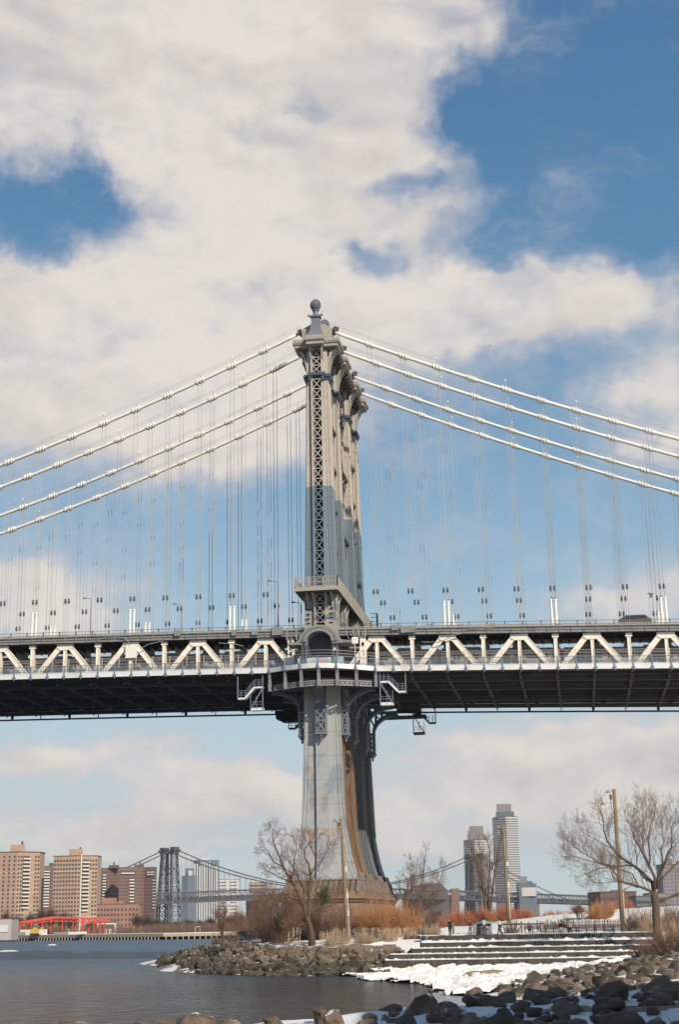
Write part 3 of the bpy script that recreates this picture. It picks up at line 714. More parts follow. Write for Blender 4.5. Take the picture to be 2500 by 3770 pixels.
# ------------------------------------------------------------------ main cables with bands, suspenders, hand ropes
HS = 55.18
ORD = ['nearest', 'second', 'third', 'farthest']
for ci, Y0 in enumerate(YC):
    top = zcab(2.6)
    cb_ = empty('main_cable', (CX, Y0, 97), ('nearest', 'second nearest', 'third', 'farthest')[ci]+' cream main cable over the bridge tower'+(', grey wrap beside the tower' if ci in (1, 3) else ', highest in view' if ci == 0 else ''), 'bridge cable', 'main cables of the big bridge')
    for s in (-1, 1):
        xs = [s*(2.6+i*2.0) for i in range(72)]
        m = MB(); m.tube([(x+CX*0, Y0, zcab(x)) for x in xs], .285, 12); build(m, 'cable_strand', 'cable', cb_, True, origin=(s*2.6, Y0, top))
        m = MB()
        for yy in (-.38, .38): m.tube([(x, Y0+yy, zcab(x)+1.28) for x in xs[::1]], .022, 4)
        build(m, 'hand_rope', 'rope', cb_, origin=(s*2.6, Y0, top))
        K = range(1, 22)
        for k in K:
            x = xk(s*k); z = zcab(x)
            if abs(x) > 118: continue
            dzx = (zcab(x+.1)-zcab(x-.1))/.2; d = Vector((1, 0, dzx)).normalized(); c = Vector((x, Y0, z))
            m = MB(); m.tube([c-d*.82, c+d*.82], .335, 12)
            for e in (-.78, -.28, .28, .78): m.tube([c+d*(e-.07), c+d*(e+.07)], .385, 12)
            for e in (-.5, 0, .5): m.box(x+d.x*e-.08, x+d.x*e+.08, Y0-.41, Y0+.41, z+d.z*e-.43, z+d.z*e+.43)
            bd = build(m, 'cable_band', 'cable', cb_, True, origin=c)
            m = MB()
            for yy in (-.38, .38): m.beam((x, Y0+yy*.8, z+.3), (x, Y0+yy, z+1.34), .05, .05)
            build(m, 'stanchion', 'rope', bd)
            m = MB(); zb = 49.1+g(x); zs = HS+g(x)
            for xx in (-.3, .3):
                for yy in (-.13, .13): m.tube([(x+xx, Y0+yy, zb), (x+xx, Y0+yy, z-.1)], .021, 4, False)
            sp_ = build(m, 'suspender', 'rope', cb_, origin=(x, Y0, zb))
            m = MB()
            for xx in (-.3, .3): m.lathe((x+xx, Y0, zs), [(.07, -.45), (.10, -.3), (.19, -.2), (.19, .12), (.1, .2), (.16, .26), (.16, .42), (.06, .5)], 8)
            build(m, 'socket', 'socket', sp_)
        if s < 0 and ci in (1, 3):
            x = xk(-1); m = MB(); m.tube([(x+e, Y0, zcab(x+e)) for e in (-.6, 0, .6, 1.2, 2.2)], [.33, .40, .42, .36, .33], 10); build(m, 'cable_wrap', 'wrap', cb_, True, origin=(x, Y0, zcab(x)))
    # small lamps on the hand rope
    m = MB()
    for k in (3, 5, 7, -2, -6, -10):
        x = xk(k); m.tube([(x, Y0-.38, zcab(x)+1.3), (x, Y0-.38, zcab(x)+1.62)], [.12, .09], 6)
    build(m, 'hand_rope_light', 'whitepipe', cb_)

# ------------------------------------------------------------------ the deck
DK = empty('bridge_deck', (0, 14.6, 41), 'double deck bridge roadway with cream trusses, dark underside and pale walkway edge', 'bridge deck')
XL, XR = -116.0, 112.0
KL, KR = 20, 19
XX = [XL+i*(XR-XL)/80 for i in range(81)]
def strip(m, y0, y1, z0, z1, xs=XX):              # slab that follows the grade
    m.loft([[(x, y0, z0+g(x)), (x, y1, z0+g(x)), (x, y1, z1+g(x)), (x, y0, z1+g(x))] for x in xs])
def part(fn, name, material, parent=DK, **k):
    m = MB(); fn(m); return build(m, name, material, parent, **k)
# near and far walkway edges
XS = {'l': [x for x in XX if x < BC-BR-1]+[BC-BR], 'r': [BC+BR]+[x for x in XX if x > BC+BR+1]}
for side in 'lr':
    xs = XS[side]
    part(lambda m: strip(m, -4.06, -3.94, 42.14, 42.88, xs), 'walkway_edge', 'fascia')
    part(lambda m: (strip(m, -4.1, -3.9, 42.9, 42.96, xs), strip(m, -4.12, -3.9, 42.08, 42.13, xs)), 'edge_flange', 'fascia')
    def rr(m):
        strip(m, -4.05, -3.95, 43.9, 43.98, xs); strip(m, -4.03, -3.97, 43.15, 43.2, xs); strip(m, -4.03, -3.97, 43.45, 43.49, xs)
        x = xs[0]; i = 0
        while x < xs[-1]:
            z = g(x)
            if i % 2: m.beam((x, -4, 42.95+z), (x+.28, -4, 43.48+z), .035, .03, Y1); m.beam((x+.28, -4.0, 42.95+z), (x, -4.0, 43.48+z), .035, .03, Y1)
            m.box(x-.02, x+.02, -4.02, -3.98, 42.95+z, 43.93+z); x += .28; i += 1
    part(rr, 'walkway_railing', 'rail')
    def ff(m):
        for z in (43.3, 43.75, 44.2, 44.65, 45.05): strip(m, -3.42, -3.38, z, z+.035, xs)
        x = xs[0]
        while x < xs[-1]:
            m.box(x-.007, x+.007, -3.407, -3.393, 42.9+g(x), 45.05+g(x)); x += .42
        x = xs[0]
        while x < xs[-1]:
            m.box(x-.05, x+.05, -3.46, -3.36, 42.5+g(x), 45.2+g(x)); x += 2.73
    part(ff, 'inner_fence', 'beige')
    n = int((xs[-1]-xs[0])/2.7315)
    for i in range(n+1):
        x = xs[0]+i*2.7315 if side == 'r' else xs[-1]-i*2.7315
        if i == 0: continue
        m = MB(); z = g(x)
        m.beam((x+.08, -4.1, 42.3+z), (x-.04, -4.06, 44.0+z), .17, .16, Y1); m.box(x-.13, x+.27, -4.3, -4.07, 42.0+z, 42.45+z)
        m.lathe((x+.08, -4.25, 42.0+z), [(.05, -.22), (.14, -.1), (.17, .0)], 6)
        build(m, 'railing_post', 'rail', DK, origin=(x, -4.1, 42+z))
XB = [x for x in XX if x < -10.5]+[-10.4]; XC = [-1.9+CX-1, CX+2.9]; XD = [10.4]+[x for x in XX if x > 10.5]
part(lambda m: strip(m, -3.9, -.6, 42.3, 42.5), 'walkway_floor', 'ribs')
part(lambda m: strip(m, 33.2, 33.3, 41.9, 42.9), 'walkway_edge', 'fascia')
part(lambda m: strip(m, 30.2, 33.1, 42.3, 42.5), 'walkway_floor', 'ribs')
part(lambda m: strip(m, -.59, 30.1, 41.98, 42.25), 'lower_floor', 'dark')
def stringers(m):
    for y in (-2.8, 2.2, 3.6, 5.0, 6.4, 11, 13, 15, 17, 19, 23, 24.5, 26, 27.5, 31.6): strip(m, y-.12, y+.12, 41.55, 41.97)
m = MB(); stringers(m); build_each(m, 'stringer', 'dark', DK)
for y in YC: part(lambda m: (strip(m, y-.32, y+.32, 41.0, 41.12), strip(m, y-.3, y-.24, 41.13, 41.54), strip(m, y+.24, y+.3, 41.13, 41.54)), 'bottom_chord', 'ribs')
ks = [k for k in range(-KL, KR+1) if k]
for k in ks:
    x = xk(k); z = g(x)
    m = MB(); m.prism([(-3.8, 42.1+z), (-1, 41.35+z), (30.4, 41.35+z), (33.1, 42.1+z), (33.1, 41.9+z), (30.4, 41.15+z), (-1, 41.15+z), (-3.8, 41.9+z)][::1], 0, x-.2, x+.2)
    m.box(x-.04, x+.04, -1, 30.4, 41.36+z, 41.96+z)
    for y in (-2.4, 31.9): m.beam((x, y-1.2, 41.0+z), (x, y+1.2, 41.9+z), .12, .12)
    build(m, 'floor_beam', 'ribs', DK, origin=(x, 14.6, 41.2+z))
m = MB(); [m.beam((xk(a), -1+ (0 if i % 2 else 31), 41.2+g(xk(a))), (xk(b), -1+(31 if i % 2 else 0), 41.2+g(xk(b))), .25, .15) for i, (a, b) in enumerate(zip(ks, ks[2:])) if a*b > 0 and i % 2 == 0]; build_each(m, 'wind_brace', 'dark', DK)
part(lambda m: strip(m, 33.35, 33.65, 40.72, 40.98), 'inspection_rail', 'dark')
def hang(m):
    for k in ks:
        x = xk(k); z = g(x)
        w = .35 if k % 2 else .1
        m.loft([[(x-w*.5, 33.38, 40.98+z), (x+w*.5, 33.38, 40.98+z), (x+w*.5, 33.6, 40.98+z), (x-w*.5, 33.6, 40.98+z)], [(x-w, 33.38, 42.0+z), (x+w, 33.38, 42.0+z), (x+w, 33.6, 42.0+z), (x-w, 33.6, 42.0+z)]])
part(hang, 'rail_hanger', 'dark')
# trusses
def hole_post(m, x, y, w, z0, z1): m.box(x-w/2, x+w/2, y-.34, y+.34, z0, z1)
for ti, y in enumerate(YC):
    near = ti == 0
    one = MB()
    for k in ks:
        x = xk(k); z = g(x)
        m = MB() if near else one
        w = .54 if k % 2 == 0 else .5
        m.box(x-w/2, x-w/2+.1, y-.33, y+.33, 42.3+z, 48.05+z); m.box(x+w/2-.1, x+w/2, y-.33, y+.33, 42.3+z, 48.05+z); m.box(x-w/2+.1, x+w/2-.1, y-.26, y+.26, 42.3+z, 48.05+z)
        if k % 2 == 0: m.box(x-.5, x+.5, y-.36, y+.36, 47.55+z, 48.1+z)
        if near: build(m, 'truss_post', 'white', DK, origin=(x, y, 42.3+z))
        if k % 2:
            for s in (-1, 1):
                xe = xk(k+s) if (k+s) else x+s*(PL-.2)
                m = MB() if near else one
                a = Vector((x+s*.62, y, 47.95+z)); b = Vector((xe-s*.15, y, 42.3+g(xe)))
                m.beam(a, b, .78, .5, Y1)
                for e in (-.36, .36):
                    d = (b-a).normalized(); q = d.cross(Y1)*e; m.beam(a+q, b+q, .1, .66, Y1)
                if near: build(m, 'truss_diagonal', 'white', DK, origin=a)
            m = MB() if near else one
            m.prism([(x-1.35, 48.14+z), (x+1.35, 48.14+z), (x+1.3, 47.6+z), (x+.8, 47.2+z), (x-.8, 47.2+z), (x-1.3, 47.6+z)], 1, y-.37, y-.335)
            m.box(x-1.3, x+1.3, y-.3, y+.3, 47.9+z, 48.2+z)
            if near: build(m, 'gusset', 'white', DK, origin=(x, y, 47.6+z))
    for x in (-4.6, 6.75):
        m = MB() if near else one; z = g(x)
        for (z0, z1) in ((42.3, 45.2), (45.9, 46.5), (47.2, 48.2)): m.box(x-.5, x+.5, y-.4, y-.3, z0+z, z1+z)
        for (z0, z1) in ((45.2, 45.9), (46.5, 47.2)):
            for (a, b) in ((-.5, -.2), (.2, .5)): m.box(x+a, x+b, y-.4, y-.3, z0+z, z1+z)
        m.box(x-.5, x-.42, y-.29, y+.4, 42.3+z, 48.2+z); m.box(x+.42, x+.5, y-.29, y+.4, 42.3+z, 48.2+z)
        if near: build(m, 'end_post', 'white', DK, origin=(x, y, 42.3+z))
    strip(one if not near else (tc := MB()), y-.3, y+.3, 48.22, 48.9, XX)
    if near: build(tc, 'top_chord', 'ribs', DK)
    else: build(one, 'inner_truss', 'white', DK, origin=(0, y, 42.3))
# upper roadways
for (y0, y1) in ((-.65, 10.0), (19.2, 30.7)):
    part(lambda m: strip(m, y0+.05, y1-.05, 48.92, 49.3), 'upper_floor', 'dark')
    def ub(m):
        x = XL
        while x < XR: m.box(x-.12, x+.12, y0+.1, y1-.1, 48.3+g(x), 48.91+g(x)); x += PL/4
    part(ub, 'upper_floor_beam', 'dark')
def gird(m):
    strip(m, -.70, -.64, 48.30, 49.12); strip(m, -.86, -.64, 48.24, 48.299); strip(m, -.82, -.71, 48.68, 48.76); strip(m, -.9, -.6, 49.13, 49.2)
    x = XL
    while x < XR:
        m.box(x-.05, x+.05, -.88, -.705, 48.31+g(x), 49.12+g(x)); x += PL/3
part(gird, 'edge_girder', 'gridgrey')
def latt(m):
    strip(m, -.92, -.75, 49.22, 49.32); strip(m, -.92, -.75, 49.5, 49.6)
    x = XL; i = 0
    while x < XR:
        z = g(x); m.beam((x, -.85, 49.28+z), (x+.42, -.85, 49.54+z), .07, .08, Y1); m.beam((x+.42, -.84, 49.28+z), (x, -.84, 49.54+z), .07, .08, Y1); x += .45
part(latt, 'edge_lattice', 'tan')
def urail(m):
    strip(m, -.7, -.64, 50.0, 50.06)
    x = XL
    while x < XR:
        m.box(x-.08, x+.08, -.76, -.6, 49.3+g(x), 50.12+g(x)); x += PL*.5
part(urail, 'upper_railing', 'socket')
part(lambda m: strip(m, 30.6, 30.7, 48.3, 49.9), 'edge_girder', 'gridgrey')
# paired cream sleeves round the suspenders
for ci, top in ((0, 53.5), (1, 53.0)):
    for k in (-17, -14, -11, -8, -5, -2, 3, 6, 9, 12, 15):
        x = xk(k); z = g(x); m = MB()
        for xx in (-.34, .34):
            m.tube([(x+xx, YC[ci], 49.3+z), (x+xx, YC[ci], top+z)], .2, 10)
            m.tube([(x+xx, YC[ci], top-.18+z), (x+xx, YC[ci], top+.04+z)], .25, 10); m.tube([(x+xx, YC[ci], 49.35+z), (x+xx, YC[ci], 49.6+z)], .34, 10)
        build(m, 'suspender_sleeve', 'whitepipe', DK, origin=(x, YC[ci], 49.3+z))
# conduits and boxes along the edge
def cond(m):
    for x, w, h, z0 in ((-6.6, .85, .8, 48.5), (-10.2, .5, .4, 48.6), (-13.5, .4, .5, 48.6), (11.9, .55, .5, 48.9), (13.9, 1.1, .55, 48.5), (-22.7, .5, .6, 48.8)):
        m.box(x-w, x+w, -1.15, -.91, z0+g(x), z0+h*1.6+g(x))
m = MB(); cond(m); build_each(m, 'junction_box', 'gridgrey', DK)
def box2(m):
    m.box(-31.2, -29.4, -.75, -.42, 45.6+g(-30), 47.6+g(-30))
part(box2, 'equipment_box', 'whitepipe')
def pip(m):
    for pts in ([(-35, 48.9), (-33, 49.0), (-31.2, 48.7), (-30.4, 47.7)], [(-25, 48.1), (-27.5, 47.6), (-28.6, 47.0)], [(22.5, 48.3), (21, 48.0), (19.4, 47.2), (18.4, 46.9), (16, 47.0)], [(23, 48.9), (27, 49.0)], [(-12, 46.9), (-13.5, 47.3), (-16, 47.5)]):
        m.tube([(x, -.98, z+g(x)) for x, z in pts], .07, 6)
    for x in (-3.6, 5.2, 6.2): m.tube([(x-.8, -1.9, 48.6), (x-.4, -2.0, 47.4), (x+.2, -2.0, 47.1), (x+.7, -1.9, 47.8), (x+.9, -1.8, 48.6)], .06, 6)
    for x in (5.6, 6.4, 7.4, -4.9, -3.4): m.box(x-.12, x+.12, -1.9, -1.71, 47.6, 49.4)
m = MB(); pip(m); build_each(m, 'conduit', 'gridgrey', DK)

# sign boxes at the tower
RED = simple('faded red sign paint', (.62, .16, .12), .6)
sg = MB(); sg.box(5.75, 6.72, -5.0, -4.94, 46.0, 46.98); sg.box(6.18, 6.26, -4.93, -4.87, 42.5, 46.7)
SG = build(sg, 'sign_board', 'whitepipe', None, label='white square sign with faded red marks right of the arched hood', cat='sign')
m = MB(); R = random.Random(3); x = 5.95
while x < 6.45:      # faded, unreadable strokes
    m.beam((x, -5.004, 46.5+R.uniform(0, .04)), (x+R.uniform(-.02, .03), -5.004, 46.68), .028, .004, Y1); x += R.uniform(.05, .08)
m.tube([(5.95+.08*math.cos(a*PI/6), -5.004, 46.17+.08*math.sin(a*PI/6)) for a in range(13)], .014, 4)
build(m, 'faded_marks', 'faded red sign paint', SG)
sg = MB(); sg.box(2.85, 3.5, -5.3, -5.26, 45.05, 45.35); SN = build(sg, 'notice_plate', 'whitepipe', None, label='small notice plate, red above white, under the arched hood', cat='sign')
m = MB(); m.box(2.85, 3.5, -5.3, -5.26, 45.352, 45.6); build(m, 'red_band', 'faded red sign paint', SN)
# ------------------------------------------------------------------ trains on the near lower track
def car(x0, label):
    x1 = x0+18.3; z0 = 43.3+g(x0); z1 = 43.3+g(x1); ang = math.atan2(z1-z0, x1-x0)
    root = empty('subway_car', (x0, 3.9, z0), label, 'train car', 'subway cars crossing the bridge')
    Lc = 18.3/math.cos(ang); o = Vector((x0, 3.9, z0)); ex = Vector((math.cos(ang), 0, math.sin(ang))); ez = Vector((-math.sin(ang), 0, math.cos(ang)))
    fr = (o, ex, Y1, ez)
    m = MB()
    prof = [(-1.5, .3), (-1.5, 2.75), (-1.38, 3.05), (-1.0, 3.28), (0, 3.4), (1.0, 3.28), (1.38, 3.05), (1.5, 2.75), (1.5, .3)]
    m.loft([[tuple(o+ex*a+Y1*y+ez*z) for y, z in prof] for a in (0, Lc)])
    b = build(m, 'body', 'train', root)
    m = MB()
    for z in (.75, .95, 1.15, 2.65): m.fbox(fr, .1, Lc-.1, -1.53, -1.502, z, z+.06)
    build(m, 'side_ribbing', 'train', b)
    for a in (1.8, 6.5, 11.2, 15.2):
        m = MB(); m.fbox(fr, a, a+1.25, -1.53, -1.5, .4, 2.5); d_ = build(m, 'door', 'train', root, origin=o+ex*a)
        m = MB(); m.fbox(fr, a+.1, a+.52, -1.545, -1.531, 1.4, 2.3); m.fbox(fr, a+.72, a+1.14, -1.545, -1.531, 1.4, 2.3); build(m, 'pane', 'glass', d_)
    for a in (.5, 3.6, 8.3, 13.0, 17.0):
        m = MB(); w = 2.3 if a > 1 and a < 16 else .8
        m.fbox(fr, a, a+w, -1.54, -1.501, 1.45, 2.3); wn_ = build(m, 'window', 'train', root, origin=o+ex*a)
        m = MB(); m.fbox(fr, a+.06, a+w-.06, -1.552, -1.541, 1.52, 2.0); m.fbox(fr, a+.06, a+w-.06, -1.552, -1.541, 2.06, 2.25); build(m, 'pane', 'glass', wn_)
    m = MB()
    for a in (1.5, 14): m.fbox(fr, a, a+2.6, -1.3, 1.3, -.45, .3)
    m.fbox(fr, 4.6, 13.4, -1.2, 1.2, -.1, .29); build(m, 'truck', 'dark', root)
    m = MB(); m.fbox(fr, 3, 6, -.8, .8, 3.35, 3.6); m.fbox(fr, 12, 15, -.8, .8, 3.35, 3.6); build(m, 'roof_unit', 'train', root)
LB = ['steel subway car at the left edge of the near track', 'steel subway car, second from the left edge of the picture', 'steel subway car left of the tower behind a whole truss bay', 'steel subway car next to the tower on its left', 'steel subway car right behind the tower arch', 'steel subway car right of the tower, ending at the visible gap', 'steel subway car beyond the visible gap to the right', 'steel subway car at the right edge of the near track']
for i, l in enumerate(LB): car(37.3-18.8*(6-i), l)

# ------------------------------------------------------------------ stairs hung under the walkway
def stair(name, x0, sgn, y, label, z_off=0):
    root = empty('hanging_stair', (x0, y, 38.5), label, 'stair', 'inspection stairs under the deck')
    def P_(a, z): return Vector((x0+sgn*a, y, z+z_off))
    col = 'rail' if y < 0 else 'socket'
    m = MB()
    for yy in (0, .9):
        q = Vector((0, yy, 0))
        m.beam(P_(3.9, 40.2)+q, P_(2.6, 40.2)+q, .1, .25); m.beam(P_(2.6, 40.2)+q, P_(1.2, 38.7)+q, .1, .3); m.beam(P_(1.2, 38.6)+q, P_(0, 38.6)+q, .1, .25)
    m.box(min(x0+sgn*3.9, x0+sgn*2.6), max(x0+sgn*3.9, x0+sgn*2.6), y, y+.9, 40.15+z_off, 40.22+z_off); m.box(min(x0, x0+sgn*1.2), max(x0, x0+sgn*1.2), y, y+.9, 38.55+z_off, 38.62+z_off)
    for i in range(6):
        p = P_(1.3+i*.24, 38.8+i*.26); m.box(p.x-.12, p.x+.12, y+.05, y+.85, p.z, p.z+.04)
    m.box(min(x0+sgn*2.0, x0+sgn*3.9), max(x0+sgn*2.0, x0+sgn*3.9), y, y+1.2, 36.7+z_off, 37.1+z_off)
    build(m, 'stringer', 'fascia' if y < 0 else 'socket', root)
    m = MB()
    for h in (.45, .8, 1.15):
        m.beam(P_(3.9, 40.2+h), P_(2.6, 40.2+h), .06, .06); m.beam(P_(2.6, 40.2+h), P_(1.2, 38.65+h), .06, .06); m.beam(P_(1.2, 38.65+h), P_(0, 38.65+h), .06, .06)
        if h < 1.0: m.beam(P_(3.9, 37.1+h*1.1), P_(2.0, 37.1+h*1.1), .06, .06)
    for a, z in ((0, 38.6), (.5, 38.6), (1.2, 38.6), (1.9, 39.4), (2.6, 40.2), (3.3, 40.2)): m.beam(P_(a, z), P_(a, z+1.2), .08, .08)
    for a in (2.0, 2.9, 3.9): m.beam(P_(a, 36.9), P_(a, 38.9 if a < 3.8 else 40.2), .08, .08)
    build(m, 'railing', col, root)
    m = MB()
    m.beam(P_(0, 38.5), P_(0, 42.1), .16, .12, Y1); m.beam(P_(3.9, 36.8), P_(3.9, 42.1), .14, .12, Y1); m.beam(P_(2.1, 37.0), P_(3.8, 39.9), .16, .1, Y1)
    build_each(m, 'hanger', col, root)
stair('l', -12.3, 1, -3.6, 'pale steel stair hung under the walkway left of the tower')
stair('r', 13.6, -1, -3.6, 'pale steel stair hung under the walkway right of the tower')
stair('fl', -13.4+2, 1, 32, 'dark steel stair at the far walkway left of the tower legs', -.2)
stair('fr', 14.6, -1, 32, 'dark steel stair at the far walkway right of the tower legs', -.2)
m = MB()
for (a, b, z0, z1) in ((-13.4, -8.5, 40.0, 41.4), (-12.6, -9, 39.6, 40.0), (5.5, 13, 39.4, 39.65), (8, 12, 40.6, 41.6)): m.box(a, b, 30.5, 33.8, z0, z1)
build_each(m, 'maintenance_shelf', 'dark', DK)
# lamps above the roadway
def roadlamp(x, y, h, label, s=1):
    z = 49.3+g(x); root = empty('road_lamp', (x, y, z), label, 'street lamp', 'road lamps on the bridge')
    m = MB(); m.tube([(x, y, z), (x, y, z+h*.6), (x, y, z+h-.3), (x-s*.15, y, z+h), (x-s*.9, y, z+h+.12)], [.13, .1, .07, .06, .05], 6); build(m, 'pole', 'gridgrey', root)
    m = MB(); m.lathe((x-s*1.2, y, z+h+.1), [(.1, -.05), (.28, 0), (.22, .14), (.06, .2)], 8, 1.5, 1); build(m, 'lamp_head', 'gridgrey', root)
roadlamp(-42.5, 15, 9.6, 'thin grey road lamp standing alone far left above the deck')
roadlamp(-27, 17, 8.5, 'thin grey road lamp in the left middle of the deck')
roadlamp(-6.9, 1.2, 8.3, 'tall thin lamp pole left of the tower platform')
roadlamp(-2.8, -1.1, 4.2, 'short lamp pole touching the left side of the tower')
# car on the upper roadway
def sedan(x, y):
    z = 49.3+g(x); root = empty('parked_car', (x, y, z), 'dark van crossing the upper roadway at the right', 'car')
    m = MB(); p = [(-2.5, .35), (2.5, .35), (2.5, 1.0), (2.2, 1.15), (1.6, 1.7), (-1.3, 1.75), (-2.3, 1.15), (-2.5, 1.0)]
    m.prism([(x+a, z+b) for a, b in p], 1, y-.9, y+.9); build(m, 'body', 'socket', root)
    m = MB(); m.prism([(x+a, z+b) for a, b in ((-1.9, 1.15), (1.9, 1.15), (1.5, 1.6), (-1.3, 1.6))], 1, y-.91, y+.91); build(m, 'window', 'glass', root)
    for a in (-1.6, 1.6): m = MB(); m.tube([(x+a, y-.95, z+.35), (x+a, y+.95, z+.35)], .34, 12); build(m, 'wheel', 'dark', root, origin=(x+a, y, z+.35))
sedan(48.3, 1.6)

# ================================================================== LAND AND WATER
CP = [  # surveyed heights: s, t, z
 (-60, 60, -2), (-60, 100, -2), (-30, 100, -2), (-15, 120, -2), (0, 130, -1.2), (1, 145, -.9), (-20, 158, -2), (-14, 160, -1.6), (-30, 185, -2), (-38, 215, -2), (-45, 260, -2), (-10, 148, -2), (-10, 80, -2), (-20, 72, -2), (0, 92, -1.5), (4, 107, -.5), (5, 124, -.35), (0, 66, -.8), (-60, 52, 0), (-40, 300, -2), (0, 330, -2), (60, 400, -2), (-28, 250, -.6), (-20, 268, -1), (-70, 220, -2), (-60, 160, -2),
 (-26.7, 214, 0), (-25.1, 205.7, 0), (-17.4, 179.6, 0), (-13.3, 171.9, 0), (-8.4, 165.8, 0), (-3.9, 162.5, 0), (.5, 160.9, 0), (3.3, 158, .1), (1, 152, 0), (6.7, 136, .05), (7.2, 122, .05), (9.5, 112, .05), (8, 95, .1), (3, 76, 0), (-5, 62, 0), (-20, 58, 0),
 (-25.3, 227.4, 1.2), (-21.5, 221.6, 2.2), (-16.7, 206.5, 3), (-10.6, 192, 3.0), (-3.9, 181, 2.95), (-9, 185, 2.8), (-16, 197, 2.5), (.6, 180, 3.0), (4, 181, 3.1), (8, 184, 3.4), (-4, 188, 3.3), (-12, 192, 3.0), (-12, 215, 3.5), (0, 200, 3.6), (0, 225, 4), (0, 250, 3.6), (-15, 245, 2.5), (15, 200, 3.7), (20, 190, 3.6), (33, 187, 3.6), (50, 180, 3.6), (12, 188, 3.55),
 (5, 169, .45), (10, 168, .5), (20, 165, .6), (30, 162, .9), (6, 173, 1.2), (12, 178, 2.2), (22, 176, 2.2), (33, 173, 2.2), (12, 183, 3.45), (24, 181, 3.45), (34, 178, 3.45),
 (10, 150, .25), (20, 150, .45), (12, 130, .2), (14, 118, .5), (25, 150, .9), (31, 152, 1.5), (18, 128, .9), (24, 140, 1.2), (27.7, 127.3, 2.0), (22, 110, 1.7), (16, 95, 1.9), (17, 80, 2.3), (33, 148, 2.2), (40, 150, 3), (40, 170, 3.6), (13, 104, .9), (33, 110, 3), (25, 90, 2.8),
 (-25, 45.5, 2.3), (-9.5, 45.5, 2.45), (-4.9, 47, 2.5), (-2.4, 47.2, 2.5), (.4, 50.5, 2.55), (3, 53, 2.6), (6.1, 55.7, 2.6), (10, 61.9, 2.5), (13, 71, 2.4), (-10, 38, 2.2), (0, 38, 2.3), (10, 40, 2.5), (-12, 20, 3), (0, 0, 3.6), (30, 0, 4), (-30, 0, 4), (0, -30, 4), (10, 25, 3), (-30, 38, 2.5), (25, 60, 3), (40, 80, 3.5), (60, 60, 4), (60, 120, 4), (100, 0, 5), (100, 100, 5), (110, 200, 6),
 (33, 205, 6.0), (21, 205, 4.8), (12, 203, 3.9), (44, 205, 6.6), (60, 205, 7), (33, 230, 5.6), (44, 240, 6), (60, 250, 6), (20, 240, 4), (30, 280, 3), (60, 290, 3), (110, 290, 3), (24, 194, 3.9), (34, 193, 4.2), (45, 190, 4.6)]
_cp = np.array(CP); _X = _cp[:, :2]
_D = np.sqrt(((_X[:, None]-_X[None])**2).sum(-1)); _n = len(CP)
_A = np.zeros((_n+1, _n+1)); _A[:_n, :_n] = _D-np.eye(_n)*.4; _A[:_n, _n] = 1; _A[_n, :_n] = 1
_w = np.linalg.solve(_A, np.append(_cp[:, 2], 0))
def H(s, t):
    s = np.atleast_1d(np.asarray(s, float)); t = np.atleast_1d(np.asarray(t, float))
    d = np.sqrt((s.ravel()[:, None]-_X[:, 0])**2+(t.ravel()[:, None]-_X[:, 1])**2)
    return (d@_w[:_n]+_w[_n]).reshape(s.shape)
def hz(s, t): return float(H(s, t)[0])
def ground_at(px, D):
    P = gd(px, 3400, D); s, t = ST(P); return Vector((P.x, P.y, hz(s, t)))
def axis(segs):
    out = []
    for a, b, st in segs: out += list(np.arange(a, b, st))
    return out+[segs[-1][1]]
sa = axis([(-70, -28, 2), (-28, 36, .5), (36, 60, 1.2), (60, 130, 5)]); ta = axis([(-40, 28, 4), (28, 76, .5), (76, 100, 1), (100, 196, .5), (196, 300, 2)])
SG_, TG_ = np.meshgrid(sa, ta); ZG = H(SG_, TG_)
m = MB(); cols = []
for j in range(len(ta)):
    for i in range(len(sa)):
        s, t = sa[i], ta[j]; z = ZG[j, i]
        nz = noise.fractal(Vector((s*.35, t*.35, 0)), 1.0, 2.0, 4); z2 = z+nz*(.16 if z > 0 else .05)
        m.v.append(tuple(W(s, t, z2)))
        n1 = noise.fractal(Vector((s*.22+9, t*.22, 3)), 1.0, 2.0, 4)
        jetty = s < 6 and t > 158
        if jetty and z < 2.8: f = .95 if (z < .75 and n1 > -.15) else (.5 if n1 > .28 else 0)
        elif jetty: f = .9 if n1 > -.28 else .1
        elif z > 4.0 and t > 190: f = 1.0 if n1 > -.75 else .3
        else: f = .95 if n1 > -.35 else .15
        if s > 8 and t > 60 and t < 176: f = 1.1 if n1 > -.55 else .4
        if z < -.1: f = 0
        cols.append(f)
nI = len(sa)
for j in range(len(ta)-1):
    for i in range(nI-1): m.f.append((j*nI+i, j*nI+i+1, (j+1)*nI+i+1, (j+1)*nI+i))
def gfn(t, c, pos, g_):
    a = t.nodes.new('ShaderNodeAttribute'); a.attribute_name = 'snow'
    k = mth(t, 'ADD', a.outputs['Fac'], mth(t, 'MULTIPLY_ADD', noisef(t, g_.outputs['Position'], 1.3, 5, .65).outputs[0], 1.2, -.6))
    soil = mixc(t, noisef(t, g_.outputs['Position'], .8, 4).outputs[0], (.13, .09, .06, 1), (.26, .19, .13, 1))
    return mixc(t, smooth(t, k, .38, .55), soil, (.74, .72, .69, 1))
gmat = mat('ground under patchy snow', (.2, .15, .1), .85, bump=.6, bscale=2.5, fn=gfn)
gr = build(m, 'ground', gmat, None, True, kind='structure', label='snowy shore ground of the park')
at_ = gr.data.attributes.new('snow', 'FLOAT', 'POINT'); at_.data.foreach_set('value', cols)

